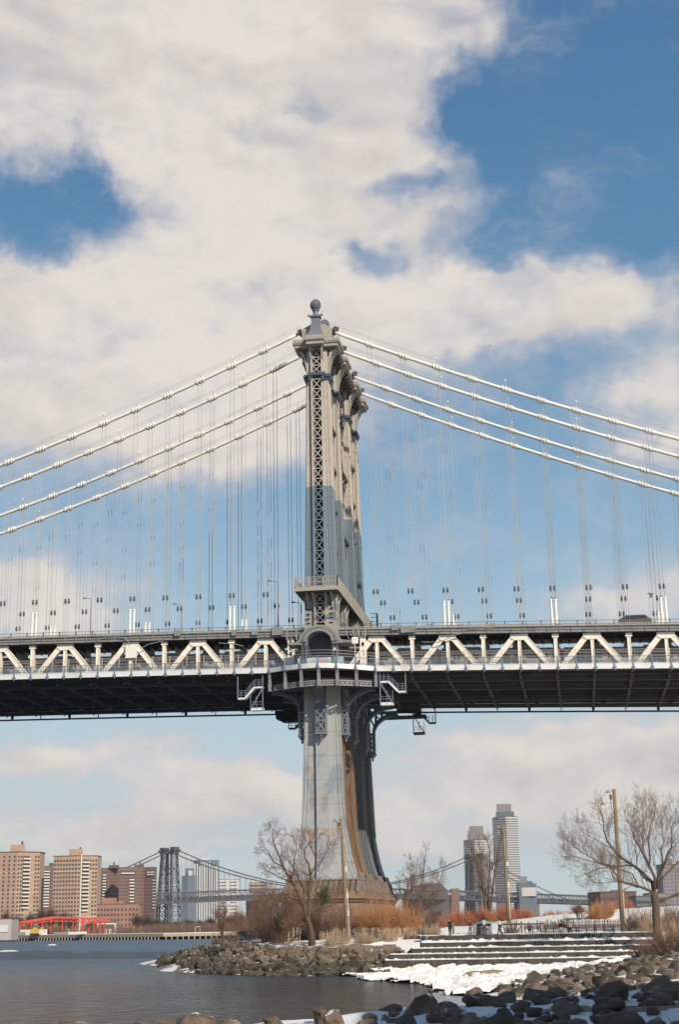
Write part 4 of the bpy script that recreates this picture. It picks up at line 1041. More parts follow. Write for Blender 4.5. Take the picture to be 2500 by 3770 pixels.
# water
wm = bpy.data.materials.new('river water'); wm.use_nodes = True; t = wm.node_tree; b = t.nodes['Principled BSDF']
b.inputs['Roughness'].default_value = .13; b.inputs['IOR'].default_value = 1.33
_g = N(t, 'ShaderNodeNewGeometry'); _s = N(t, 'ShaderNodeSeparateXYZ'); L(t, _g.outputs['Position'], _s.inputs[0])
_k = mth(t, 'ADD', smooth(t, _s.outputs[1], -120, 60), mth(t, 'MULTIPLY_ADD', noisef(t, vmth(t, 'MULTIPLY', _g.outputs['Position'], (.4, 1, 1)), .03, 4, .6).outputs[0], .9, -.45), None, True)
L(t, mixc(t, _k, (.024, .021, .014, 1), (.048, .098, .165, 1)), b.inputs['Base Color']); L(t, mth(t, 'MULTIPLY_ADD', _k, .20, .15), b.inputs['Roughness'])
g_ = N(t, 'ShaderNodeNewGeometry'); q = vmth(t, 'MULTIPLY', g_.outputs['Position'], (1, .75, 1))
h1 = noisef(t, q, .55, 6, .62, .4).outputs[0]; h2 = noisef(t, q, 1.5, 4, .6, .2).outputs[0]; h3 = noisef(t, q, .045, 3, .5).outputs[0]
bn = N(t, 'ShaderNodeBump'); bn.inputs['Distance'].default_value = 2.0; bn.inputs['Strength'].default_value = 1.0
L(t, mth(t, 'ADD', mth(t, 'MULTIPLY', h1, mth(t, 'MULTIPLY_ADD', h3, 1.8, .6)), mth(t, 'MULTIPLY', h2, .5)), bn.inputs['Height']); L(t, bn.outputs[0], b.inputs['Normal'])
m = MB(); m.v = [(-9000, -3000, 0), (9000, -3000, 0), (9000, 14000, 0), (-9000, 14000, 0)]; m.f = [(0, 1, 2, 3)]
build(m, 'water', wm, None, kind='structure', label='grey river water', origin=(0, 0, 0))
m = MB(); m.v = [(-9000, -3000, -2.6), (9000, -3000, -2.6), (9000, 14000, -2.6), (-9000, 14000, -2.6)]; m.f = [(0, 1, 2, 3)]
build(m, 'river_bed', simple('river mud', (.04, .035, .025)), None, kind='structure', origin=(0, 0, -2.6))
# far land on both banks
m = MB(); P1 = [ST(gz(a, b, 0)) for a, b in ((-400, 3470), (0, 3463), (600, 3457), (1000, 3450))]
pl = [W(s, t+12) for s, t in P1]+[W(60, 900), W(60, 12000), W(-6000, 12000), W(-6000, 1500)]
m.prism([(p.x, p.y) for p in pl], 2, -1, 1.7); build(m, 'far_shore_land', simple('far park ground', (.20, .17, .14), .9, col2=(.45, .43, .41), c2amt=.35), None, kind='structure')
m = MB(); pl = [W(48, 292), W(131, 240), W(4000, -200), W(6000, 12000), W(300, 12000), W(120, 2300), W(90, 900), W(60, 420)]
m.prism([(p.x, p.y) for p in pl], 2, -1, 2.4); build(m, 'park_ground', simple('winter ground', (.20, .16, .12), .9), None, kind='structure')

# ------------------------------------------------------------------ broken ice on the little beach
def inpoly(x, y, P):
    r = False; n = len(P)
    for i in range(n):
        x1, y1 = P[i]; x2, y2 = P[(i+1) % n]
        if (y1 > y) != (y2 > y) and x < (x2-x1)*(y-y1)/(y2-y1)+x1: r = not r
    return r
ICE = [(.5, 157), (1.0, 151), (4.5, 141), (6.6, 134), (6.6, 124), (8.6, 113), (11, 112), (15, 124), (19, 133), (25, 142), (31, 150), (35, 158), (35, 163), (20, 167.5), (4, 169), (-1, 162.5)]
m = MB(); S0, T0, ST_, TT_ = -4, 108, .24, .24; ni, nj = 172, 262; idx = {}
si = S0+np.arange(ni)*ST_; tj = T0+np.arange(nj)*TT_; gs, gt = np.meshgrid(si, tj); hh = H(gs, gt)
for j in range(nj):
    for i in range(ni):
        s, t_ = si[i], tj[j]; w1_ = noise.fractal(Vector((s*.3, t_*.3, 5)), 1, 2, 3)*1.6
        if inpoly(s+w1_, t_+w1_*.9, ICE):
            v = noise.voronoi(Vector((s*.9, t_*.9, 0)))[0]; lump = min(.5, v[1]-v[0])
            n_ = noise.fractal(Vector((s*.45, t_*.45, 2)), 1, 2, 4)
            c_ = v[0]; q_ = noise.voronoi(Vector((s*.55+.25*n_, t_*.55, 4))); hsh = (math.sin(q_[1][0].x*12.9+q_[1][0].y*78.2)*43758.5) % 1.0
            edge = min(1, max(0, (q_[0][1]-q_[0][0]-.03)*9)); tilt = ((s*.55-q_[1][0].x)*(hsh-.5)+(t_*.55-q_[1][0].y)*(.5-hsh))*.45
            z = max(hh[j, i], .02)+.05+edge*(.06+.26*hsh*hsh+tilt)+max(0, n_)*.28+noise.fractal(Vector((s*3, t_*3, 1)), 1, 2, 2)*.035
            idx[i, j] = len(m.v); m.v.append(tuple(W(s, t_, z)))
for (i, j) in list(idx):
    if (i+1, j) in idx and (i, j+1) in idx and (i+1, j+1) in idx: m.f.append((idx[i, j], idx[i+1, j], idx[i+1, j+1], idx[i, j+1]))
build(m, 'shore_ice', 'ice', None, False, kind='stuff', label='broken white shore ice heaped in front of the stone steps')
m = MB(); idx = {}                                  # thin slush sheet in the near inlet
SL = [(4.5, 104), (6, 122), (9, 114), (12, 110), (12, 98), (9, 80), (5, 70), (0, 64), (-2, 70), (2, 88)]
for j in range(110):
    for i in range(34):
        s, t_ = -3+i*.5, 60+j*.6
        if inpoly(s+noise.noise(Vector((s*.4, t_*.4, 0)))*2, t_, SL): idx[i, j] = len(m.v); m.v.append(tuple(W(s, t_, .05+.03*noise.noise(Vector((s, t_, 1))))))
for (i, j) in list(idx):
    if (i+1, j) in idx and (i, j+1) in idx and (i+1, j+1) in idx: m.f.append((idx[i, j], idx[i+1, j], idx[i+1, j+1], idx[i, j+1]))
build(m, 'slush', simple('grey slush ice', (.42, .42, .41), .35, col2=(.20, .20, .19), c2amt=.5), None, True, kind='stuff', label='thin grey slush on the inlet water')

# ------------------------------------------------------------------ stone steps and plaza
TF = [176.0, 173.7, 171.4, 169.1, 166.8]
def tf(i, s): return TF[i]-.25*(s-10)
def z_on(px, py, i):
    lo, hi = -2.0, 5.4
    for _ in range(40):
        zz = (lo+hi)/2; s, t_ = ST(gz(px, py, zz))
        if t_ > tf(i, s): lo = zz
        else: hi = zz
    return (lo+hi)/2
ZT = [z_on(1700, y, i) for i, y in enumerate((3445, 3470.5, 3491.5, 3512.5, 3534))]
SLF = [9.6, 8.4, 7.2, 4.6, 4.0]; SRT = 35.0
STP = empty('stone_steps', W(20, 170, 0), 'wide dark granite steps going down from the plaza to the ice', 'steps')
for i in range(5):
    m = MB(); s = SLF[i]; zb = ZT[i+1]-.5 if i < 4 else -.6; q = 0
    while s < SRT:
        e = min(s+2.55, SRT); jt = .03*math.sin(q*7.3+i)
        A, B_ = W(s+.03, tf(i, s)+jt), W(e-.03, tf(i, e)+jt); A2, B2 = W(s+.03, tf(i, s)+3.3), W(e-.03, tf(i, e)+3.3)
        zt = ZT[i]+.02*math.sin(q*3.1+i); bt = -.0
        m.hexa([(A.x, A.y, zb), (B_.x, B_.y, zb), (B2.x, B2.y, zb), (A2.x, A2.y, zb), (A.x, A.y, zt), (B_.x, B_.y, zt), (B2.x, B2.y, zt), (A2.x, A2.y, zt)])
        s = e; q += 1
    build(m, 'step', 'stone', STP)
    if i:                                            # snow lying on each tread
        m = MB(); n = 260; rows = 6; s0 = SLF[i]+.1
        for k in range(n+1):
            s = s0+(SRT-s0)*k/n
            for r in range(rows):
                f = r/(rows-1); t_ = tf(i, s)+.10+f*2.25
                nn = noise.fractal(Vector((s*1.4, t_*1.4, i)), 1, 2, 4)
                hgt = (.16 if i == 1 else .07)*(1+1.1*nn)*(1 if 0 < r else 0)+(.05+.12*max(0, nn) if r == 1 else 0)
                m.v.append(tuple(W(s, t_+(.06*nn if r == 0 else 0), ZT[i]+.035+max(0, hgt))))
        for k in range(n):
            for r in range(rows-1): a = k*rows+r; m.f.append((a, a+rows, a+rows+1, a+1))
        build(m, 'snow_strip', 'snow', None, False, kind='stuff', label='old snow lying along a tread of the stone steps')
ZP = ZT[0]+.03
m = MB(); pz = [W(9.4, tf(0, 9.4)+3.2), W(SRT+6, tf(0, SRT+6)+3.2), W(44, 182), W(33, 188), W(14, 189), W(9, 184)]
m.prism([(p.x, p.y) for p in pz], 2, 2.0, ZP-.02); build(m, 'plaza', 'plaza', None, kind='structure')
m = MB()
for k in range(150):
    s = rnd.uniform(9.5, 36); t_ = tf(0, s)+rnd.choice((rnd.uniform(3.3, 5), rnd.uniform(7, 11))); r = rnd.uniform(.3, 1.4); p = W(s, t_)
    n = 9; m.lathe((p.x, p.y, ZP-.02), [(r, 0.004), (r*.8, .05), (r*.3, .08)], n, 1.3, .8)
build(m, 'trodden_snow', 'snow', None, kind='stuff', label='flat patches of trodden snow on the plaza')

# ------------------------------------------------------------------ rocks
def rock_mesh(seed, name, material):
    import bmesh
    r = random.Random(seed); bm = bmesh.new()
    for k in range(r.randint(15, 24)):
        v = Vector((r.gauss(0, 1), r.gauss(0, 1), r.gauss(0, 1))).normalized()
        bm.verts.new(Vector((v.x*.62, v.y*.5, v.z*.42))*r.uniform(.68, 1.14))
    h = bmesh.ops.convex_hull(bm, input=bm.verts[:])
    bmesh.ops.delete(bm, geom=[e for e in h['geom_interior'] if isinstance(e, bmesh.types.BMVert)], context='VERTS')
    bmesh.ops.bevel(bm, geom=bm.edges[:]+bm.verts[:], offset=.028, segments=1, affect='EDGES')
    bmesh.ops.triangulate(bm, faces=bm.faces[:]); bmesh.ops.subdivide_edges(bm, edges=[e for e in bm.edges if e.calc_length() > .25], cuts=2)
    for v in bm.verts: v.co += noise.noise_vector(v.co*4+Vector((seed, 0, 0)))*.045
    me = bpy.data.meshes.new(name); bm.to_mesh(me); bm.free(); me.materials.append(MT[material])
    return me
RK = {k: [rock_mesh(i+10*j, 'rock', k) for i in range(9)] for j, k in enumerate(('rock', 'rockgreen', 'rockdark'))}
spots = []   # s, t, size, material, region
def scatter(fn, n, size, region, pick, rng, mind=.62):
    pts = []; cell = {}
    tries = 0
    while len(pts) < n and tries < n*30:
        tries += 1; s, t_ = fn(rng)
        if s is None: continue
        z = size*rng.uniform(.62, 1.45) if rng.random() < .9 else size*rng.uniform(1.4, 1.9)
        key = (int(s/size), int(t_/size)); ok = True
        for a in (-1, 0, 1):
            for b_ in (-1, 0, 1):
                for (x, y, q_) in cell.get((key[0]+a, key[1]+b_), ()):
                    if (x-s)**2+(y-t_)**2 < (mind*(z+q_)/2)**2: ok = False
        if ok: cell.setdefault(key, []).append((s, t_, z)); pts.append((s, t_, z)); spots.append((s, t_, z, pick(s, t_, rng), region))
JW = [(-27.5, 222), (-25.1, 205), (-17.4, 179), (-13.3, 171.4), (-8.4, 165.2), (-3.9, 162), (.5, 160.4), (4.4, 160)]
JT = [(-25.5, 230), (-20.5, 219), (-15.5, 202), (-11.5, 189), (-8.6, 182), (-4.2, 178), (1, 176.5), (9.4, 177)]
def lerp_poly(P, f):
    f *= len(P)-1; i = min(int(f), len(P)-2); f -= i; return P[i][0]+(P[i+1][0]-P[i][0])*f, P[i][1]+(P[i+1][1]-P[i][1])*f
def jet(r):
    f = r.random()**.85; u = r.uniform(-.06, 1.0); a, b_ = lerp_poly(JW, f), lerp_poly(JT, f); s, t_ = a[0]+(b_[0]-a[0])*u, a[1]+(b_[1]-a[1])*u
    if inpoly(s, t_, [(4.4, 160), (5, 168), (9.4, 176), (14, 176), (14, 160)]): return None, None
    return s, t_
scatter(jet, 640, 1.0, 'jetty', lambda s, t_, r: 'rockgreen' if hz(s, t_) < .6+.7*r.random() or (s < -16 and r.random() < .6) else 'rock', random.Random(3), .55)
BK = [(11, 115), (14, 124), (20, 133), (27, 139), (36, 146), (40, 120), (30, 95), (20, 72), (13, 73), (10.5, 100)]
def bank(r):
    s, t_ = r.uniform(8, 40), r.uniform(70, 150)
    return (s, t_) if inpoly(s, t_, BK) else (None, None)
scatter(bank, 620, .78, 'bank', lambda s, t_, r: ('rockgreen' if r.random() < .4 else 'rockdark' if r.random() < .45 else 'rock'), random.Random(5), .8)
def near(r):
    s, t_ = r.uniform(-13, 22), r.uniform(37, 66)
    if t_ > 46+max(0, s)*1.05+3: return None, None
    if s < 0 and r.random() < .5: return None, None
    return s, t_
scatter(near, 300, .66, 'near', lambda s, t_, r: ('rockdark' if r.random() < .75 else 'rock') if s > -1 else 'rock', random.Random(8), 1.08)
for (px, py, z, sz, k) in ((800, 3575, .2, 2.0, 'rockgreen'), (1290, 3575, .3, 2.2, 'rockgreen'), (1350, 3575, .35, 2.2, 'rock'), (1750, 3660, .2, 1.3, 'rockdark'), (1430, 3570, .3, .9, 'rock'), (1560, 3560, .4, .9, 'rock'), (1640, 3560, .4, .8, 'rockgreen'), (1500, 3545, .5, .8, 'rock')):
    s, t_ = ST(gz(px, py, z)); spots.append((s, t_, sz, k, 'jetty' if px < 1400 else 'beach'))
for (px, D) in ((1650, 182), (1672, 182), (1690, 182), (1560, 183), (1528, 184), (1500, 184)):
    s, t_ = ST(gd(px, 3400, D)); spots.append((s, t_, 1.3, 'rock', 'plateau'))
LABR = {'jetty': ('brown angular boulder in the riprap slope of the jetty', 'riprap boulders on the jetty'), 'bank': ('brown boulder among snow on the right bank below the brush', 'boulders on the right bank'), 'near': ('dark boulder sunk in shaded snow at the near shore', 'dark boulders of the near shore'), 'beach': ('lone stone lying in the broken ice before the steps', 'stones in the shore ice'), 'plateau': ('squat boulder lined up behind the standing man at the plaza end', 'boulders at the plaza end')}
order = sorted(range(len(spots)), key=lambda i: -(spots[i][2]/max(20, spots[i][1]) if abs(spots[i][0]) < .235*spots[i][1]+2 else 0))
keep = set(order[:285]); rest = {}
rr = random.Random(21)
for i, (s, t_, sz, k, reg) in enumerate(spots):
    z = max(hz(s, t_), -.5); p = W(s, t_, z+sz*.12); me = rr.choice(RK[k]); q = Quaternion((rr.gauss(0, .25), rr.gauss(0, .25), 1), rr.uniform(0, 6.28))
    eul = (rr.gauss(0, .35), rr.gauss(0, .35), rr.uniform(0, 6.28)); sc = (sz*rr.uniform(.85, 1.25), sz*rr.uniform(.8, 1.1), sz*rr.uniform(.75, 1.1))
    if i in keep:
        o = bpy.data.objects.new('boulder', me); C.objects.link(o); o.location = p; o.rotation_euler = eul; o.scale = sc
        px = 1250+5350*((p-CAM_LOC).dot(RT))/((p-CAM_LOC).dot(_fw)); dist = t_
        size = 'small' if sz < .75 else 'middling' if sz < 1.05 else 'large' if sz < 1.4 else 'very large'
        if reg == 'near':
            row = 'in front row' if dist < 42 else 'in second row' if dist < 47 else 'in third row' if dist < 53 else 'in back row'
            zone = 'at the bottom left' if px < 420 else 'left of the middle' if px < 900 else 'below the sunlit tree' if px < 1300 else 'below the left step ends' if px < 1600 else 'below the bins' if px < 1850 else 'below the benches' if px < 2150 else 'below the big tree' if px < 2420 else 'at the right edge'
            lab = '%s dark boulder %s of the near shore, %s' % (size, row, zone)
        elif reg == 'bank':
            row = 'at the ice edge' if s < 13+(dist-100)*.1 else 'low on the bank' if dist < 118 else 'high on the bank'
            zone = 'before the left steps' if px < 1800 else 'before the benches' if px < 2150 else 'before the driftwood' if px < 2330 else 'below the dark brush'
            lab = '%s %s boulder %s, %s' % (size, 'mossy' if k == 'rockgreen' else 'brown', row, zone)
        elif reg == 'jetty':
            row = 'near the waterline' if hz(s, t_) < .7 else 'halfway up' if hz(s, t_) < 2 else 'near the top'
            zone = 'at the jetty tip' if px < 760 else 'left of the sunlit tree' if px < 1080 else 'under the sunlit tree' if px < 1250 else 'beside the steps'
            lab = '%s %s riprap boulder %s %s' % (size, 'dark mossy' if k == 'rockgreen' else 'brown', row, zone)
        else: lab = LABR[reg][0]
        tag(o, lab, 'rock', LABR[reg][1])
    else:
        M_ = Matrix.LocRotScale(p, __import__('mathutils').Euler(eul), Vector(sc)); mb = rest.setdefault(k, MB())
        mb.add([tuple(M_@v.co) for v in me.vertices], [tuple(f.vertices) for f in me.polygons])
for k, mb in rest.items(): build(mb, 'riprap_stones', k, None, kind='stuff', label='smaller riprap stones filling the shore slopes')
# driftwood and a snowed-in log
def log(a, b_, r, label, material='wood'):
    m = MB(); n = 7; pts = [Vector(a).lerp(Vector(b_), i/(n-1))+Vector((0, 0, .04*math.sin(i*2))) for i in range(n)]
    m.tube(pts, [r*.8]+[r]*(n-2)+[r*.7], 8); return build(m, 'driftwood_log', material, None, True, label=label, cat='log')
p0, p1 = gz(1722, 3592, .5), gz(1858, 3584, .5); log(p0, p1, .38, 'tan driftwood log frozen into the ice before the steps')
p0, p1 = gz(2222, 3508, 1.7), gz(2352, 3494, 1.8); log(p0, p1, .32, 'dark driftwood log lying against the lowest step at right', 'barkdark')
p0, p1 = gz(2140, 3514, 1.3), gz(2300, 3512, 1.6); log(p0, p1, .18, 'thin driftwood pole in front of the dark log', 'bark')

# ================================================================== TREES AND BRUSH
def stick(m, a, b, r0, r1):
    d = (b-a); L_ = d.length
    if L_ < 1e-5: return
    d /= L_; x = d.cross(Z1 if abs(d.z) < .9 else X1).normalized(); y = d.cross(x); o = len(m.v)
    for p, r in ((a, r0), (b, r1)):
        for k in range(3):
            c, s = (1, 0) if k == 0 else (-.5, .866) if k == 1 else (-.5, -.866)
            m.v.append(tuple(p+(x*c+y*s)*r))
    m.f.extend([(o, o+1, o+4, o+3), (o+1, o+2, o+5, o+4), (o+2, o, o+3, o+5)])
def rdir(d, ang, R):
    x = d.cross(Z1 if abs(d.z) < .9 else X1).normalized(); y = d.cross(x); a = R.uniform(0, 2*PI)
    return (d*math.cos(ang)+(x*math.cos(a)+y*math.sin(a))*math.sin(ang)).normalized()
def grow(m, p, d, L_, r, lev, R, up=.12, nb=5, ang=(.35, .8), wig=.16, ratio=(.45, .7), mt=None, leaf=None, rmin=.0085):
    n = 4 if lev > 1 else 3; st = L_/n; pts = [p]; dd = d
    for i in range(n):
        dd = (dd+Vector((R.gauss(0, wig), R.gauss(0, wig), R.gauss(0, wig)+up))).normalized(); pts.append(pts[-1]+dd*st)
    tgt = mt if (mt is not None and lev >= 2) else m
    for i in range(n):
        ra, rb = max(rmin, r*(1-.7*i/n)), max(rmin*.8, r*(1-.7*(i+1)/n))
        if ra > .05: tgt.tube([pts[i], pts[i+1]], [ra, rb], 5, False)
        else: stick(tgt, pts[i], pts[i+1], ra, rb)
    if lev <= 0:
        if leaf is not None and R.random() < .5:
            q = pts[-1]; e = .06
            leaf.add([tuple(q+Vector((R.uniform(-e, e), R.uniform(-e, e), R.uniform(-e, e)))) for _ in range(3)], [(0, 1, 2)])
        return
    for k in range(nb):
        f = .25+.75*(k+R.random()*.7)/nb; i = min(int(f*n), n-1); q = pts[i].lerp(pts[i+1], min(1, f*n-i))
        dl = (pts[i+1]-pts[i]).normalized()
        grow(m, q, rdir(dl, R.uniform(*ang), R), L_*R.uniform(*ratio)*(1.15-.5*f), max(rmin, r*(1-.7*f)*.55), lev-1, R, up, nb, ang, wig, ratio, mt, leaf, rmin)
def painted_limb(pts, r0, r1, D, mt, mc, R, lev=2, nb=7, bl=2.6, depth=0.0, leaf=None, up=.1, start=.2):
    P_ = [gd(a, b, D+depth*i/(len(pts)-1)) for i, (a, b) in enumerate(pts)]
    # resample with a little wander so that limbs are crooked
    Q = [P_[0]]
    for a, b in zip(P_, P_[1:]):
        n = max(1, int((b-a).length/.8))
        for i in range(1, n+1):
            j = (b-a).length*.05; Q.append(a.lerp(b, i/n)+(Vector((R.gauss(0, j), R.gauss(0, j), R.gauss(0, j*.5))) if i < n else Vector((0, 0, 0))))
    N_ = len(Q); rad = [r0+(r1-r0)*(i/(N_-1))**.8 for i in range(N_)]
    mt.tube(Q, rad, 7)
    for i in range(int(N_*start), N_-1):
        for _ in range(nb if i > N_*.5 else max(1, nb//2)):
            if R.random() < .5: continue
            f = i/(N_-1); d = (Q[i+1]-Q[i]).normalized()
            grow(mc, Q[i].lerp(Q[i+1], R.random()), rdir(d, R.uniform(.5, 1.1), R), bl*R.uniform(.5, 1.1)*(1.1-.45*f), max(.014, rad[i]*.36), lev, R, up, 5, (.35, .85), .15, (.45, .7), None, leaf)
    return Q
def CV(ox, oy, k, l): return [(ox+a/k, oy+b/k) for a, b in l]
def tree(name, label, base, mt, mc, bark, twig, cat='tree', group=None, leaf=None):
    root = empty(name, base, label, cat, group)
    build(mt, 'trunk', bark, root, True); build(mc, 'crown', twig, root)
    if leaf is not None and leaf.v: build(leaf, 'leaves', 'deadleaf', root)
    return root
# the sunlit tree in front of the pier
R = random.Random(4); D1 = 181.0; mt, mc, lf = MB(), MB(), MB(); c = lambda l: CV(900, 2950, 3.136, l)
b0 = gd(1148, 3466, D1); s_, t_ = ST(b0); base = Vector((b0.x, b0.y, hz(s_, t_)-.1))
mt.tube([base, gd(1147, 3440, D1), gd(1141, 3412, D1), gd(1134, 3392, D1), gd(1131, 3375, D1)], [.48, .38, .34, .33, .27], 9)
for l, r0, dp in (([(715, 1385), (685, 1210), (600, 1040), (530, 900), (450, 760), (400, 640), (350, 520), (325, 420), (330, 330), (300, 300)], .24, -2.5),
    ([(730, 1380), (745, 1150), (755, 980), (765, 850), (830, 690), (800, 600), (740, 490), (700, 420)], .22, 2.5), ([(765, 850), (740, 720), (690, 640), (700, 540), (760, 480), (800, 400)], .12, -2),
    ([(735, 1350), (800, 1240), (1010, 1210), (1090, 1060), (1160, 980)], .09, 3), ([(720, 1410), (620, 1440), (510, 1460)], .10, -2.5), ([(680, 1220), (600, 1130), (520, 1110), (420, 1140)], .09, 3),
    ([(700, 1210), (690, 1010), (600, 850), (480, 790), (400, 770), (300, 760)], .11, 3.5), ([(560, 950), (400, 880), (250, 800), (190, 830)], .09, -3), ([(540, 900), (570, 780), (575, 660), (600, 500), (560, 400), (480, 370)], .10, 2),
    ([(765, 870), (690, 830), (620, 800), (560, 860)], .08, -2), ([(780, 900), (880, 700), (960, 560), (1000, 480)], .08, 2), ([(450, 760), (330, 700), (260, 560), (200, 520)], .08, 2), ([(745, 1100), (640, 960), (560, 760), (500, 620)], .09, -3)):
    painted_limb(c(l), r0, .03, D1, mt, mc, R, 2, 9, 2.3, dp, lf)
tree('bare_tree', 'sunlit brown tree with forked trunk before the pier', base, mt, mc, 'bark', 'twig', leaf=lf)
# the big spreading tree at the right
R = random.Random(11); D5 = 166; mt, mc = MB(), MB(); c = lambda l: CV(1950, 2880, 2.851, l)
b0 = gd(2418, 3440, D5); s_, t_ = ST(b0); base = Vector((b0.x, b0.y, hz(s_, t_)-.2))
mt.tube([base, gd(2419, 3420, D5), gd(2417, 3340, D5), gd(2412, 3300, D5), gd(2410, 3280, D5)], [.50, .44, .42, .44, .36], 9)
for l, r0, dp in (([(1300, 1200), (1270, 1140), (1150, 1090), (1020, 1060), (950, 1040), (880, 1000), (850, 900), (830, 820)], .25, -3), ([(950, 1040), (850, 880), (700, 820), (560, 740), (430, 640), (370, 570)], .12, 2),
    ([(1310, 1190), (1290, 1050), (1180, 940), (1100, 880), (960, 790), (880, 700), (820, 620), (780, 430), (770, 350), (720, 250)], .26, 3), ([(1100, 880), (850, 880), (650, 830), (450, 770), (380, 780)], .13, -4),
    ([(1310, 1150), (1320, 1000), (1260, 880), (1200, 760), (1110, 600), (1060, 450), (1000, 330)], .24, -3), ([(1260, 880), (1250, 600), (1290, 420), (1290, 230)], .14, 3), ([(1340, 1120), (1350, 1000), (1400, 900), (1450, 760), (1500, 600), (1530, 400), (1540, 280)], .20, -3),
    ([(1350, 1090), (1420, 980), (1500, 900), (1600, 800), (1700, 620), (1740, 450)], .16, 3), ([(1340, 1260), (1450, 1220), (1568, 1170), (1760, 1060), (1900, 950)], .22, 3), ([(1290, 1060), (1200, 1000), (1130, 900), (1110, 700), (1110, 560)], .12, 4),
    ([(1400, 900), (1380, 700), (1400, 480), (1380, 300)], .12, 3), ([(880, 700), (700, 600), (560, 520), (520, 480)], .08, -2), ([(1150, 1090), (1080, 960), (900, 900), (760, 900), (600, 960), (500, 1000)], .10, -3), ([(1200, 760), (1180, 560), (1200, 400), (1180, 200)], .10, 2), ([(1020, 1060), (900, 1040), (780, 1060), (660, 1050)], .07, 3)):
    painted_limb(c(l), r0*.8, .025, D5, mt, mc, R, 2, 10, 3.0, dp, None, .14)
tree('bare_tree', 'large spreading bare tree at the right edge behind the pole', base, mt, mc, 'bark', 'twigpale')
# multi-stem birch right of the pier
def stems_tree(name, label, px, D, top, stems, spread, seed, bark, twig, r=.09, lev=2, nb=6, bl=1.6, group=None, ztop=None):
    R = random.Random(seed); base = ground_at(px, D); h = gd(px, top, D).z-base.z; mt, mc = MB(), MB()
    for k in range(stems):
        a = R.uniform(0, 2*PI); lean = spread*(k+.3)/stems; d = Vector((math.cos(a)*lean, math.sin(a)*lean, 1)).normalized()
        p = base.copy()+Vector((math.cos(a)*.2, math.sin(a)*.2, 0)); n = 8; L_ = h*R.uniform(.72, 1.0); Q = [p]
        for i in range(n):
            d = (d+Vector((R.gauss(0, .07), R.gauss(0, .07), .07))).normalized(); Q.append(Q[-1]+d*L_/n)
        rad = [max(.02, r*(1-.85*i/n)) for i in range(n+1)]; mt.tube(Q, rad, 6)
        for i in range(2, n):
            for _ in range(nb if i > 3 else nb//2):
                grow(mc, Q[i].lerp(Q[i+1], R.random()), rdir((Q[i+1]-Q[i]).normalized(), R.uniform(.45, .95), R), bl*R.uniform(.5, 1.1)*(1.2-i/n*.8), rad[i]*.45, lev-1, R, .14, 4, (.35, .8), .13, (.45, .7))
    return tree(name, label, base, mt, mc, bark, twig, group=group)
stems_tree('birch_tree', 'thin pale birch with many stems right of the pier', 1560, 190, 3120, 6, .55, 31, 'barkpale', 'twigpale', .10, 3, 6, 2.4)
stems_tree('birch_tree', 'slender sapling between the pier and the pale birch', 1493, 192, 3180, 2, .25, 32, 'barkpale', 'twigpale', .07, 3, 5, 1.7)
stems_tree('bare_tree', 'dark bare tree standing before the two white towers', 1795, 222, 3035, 4, .38, 33, 'barkdark', 'brush', .20, 3, 6, 3.0)
stems_tree('bare_tree', 'small thin tree on the tip of the jetty by the water', 822, 222, 3318, 4, .5, 34, 'barkpale', 'twig', .09, 3, 6, 2.0)
stems_tree('bare_tree', 'low bare tree behind the railing left of the sunlit tree', 895, 226, 3345, 4, .9, 35, 'barkdark', 'twig', .09, 3, 6, 2.2)
stems_tree('bare_tree', 'bare tree in the thicket, left one of the two beside the sunlit tree', 985, 200, 3270, 5, .8, 36, 'barkdark', 'twig', .11, 3, 6, 2.4)
stems_tree('bare_tree', 'bare tree in the thicket, right one of the two beside the sunlit tree', 1045, 203, 3250, 5, .8, 37, 'barkdark', 'twig', .11, 3, 6, 2.4)
stems_tree('bare_tree', 'thin leafless tree on the snow slope left of the big tree', 2135, 203, 3350, 4, .8, 38, 'barkdark', 'twig', .07, 3, 5, 1.5)
# shrubs: stems fanning out of the ground
def shrub(label, px, D, top, hwpx, material, seed, n=420, name='shrub', group=None, rs=.017, flat=.6, base=None, lean=.5, br=3):
    R = random.Random(seed); b0 = base or ground_at(px, D); wr = hwpx/5400*D; h = gd(px, top, D).z-b0.z; m = MB()
    for k in range(int(n*.72)):
        a = R.uniform(0, 2*PI); q = math.sqrt(R.random())*wr; p = b0+Vector((math.cos(a)*q*.75, math.sin(a)*q*flat, 0)); s_, t_ = ST(p); p.z = hz(s_, t_)-.05
        d = Vector((math.cos(a)*lean*q/wr+R.gauss(0, .16), math.sin(a)*lean*q/wr+R.gauss(0, .16), 1)).normalized(); L_ = h*R.uniform(.3, 1.12)*(1.08-.45*(q/wr)**2)*(.8+.3*math.sin(a*3+seed))
        for i in range(3):
            e = p+d*L_/3; stick(m, p, e, rs*(1-.25*i), rs*(.75-.25*i)); 
            if i:
                for _ in range(br):
                    d2 = rdir(d, R.uniform(.3, .8), R); stick(m, p.lerp(e, R.random()), e+d2*L_*R.uniform(.12, .3), rs*.6, rs*.35)
            p = e; d = (d+Vector((R.gauss(0, .13), R.gauss(0, .13), .03))).normalized()
    root = empty(name, b0, label, 'shrub', group); build(m, 'stems', material, root); return root
G1, G2 = 'orange and red dogwood shrubs', 'leafless brown brush'
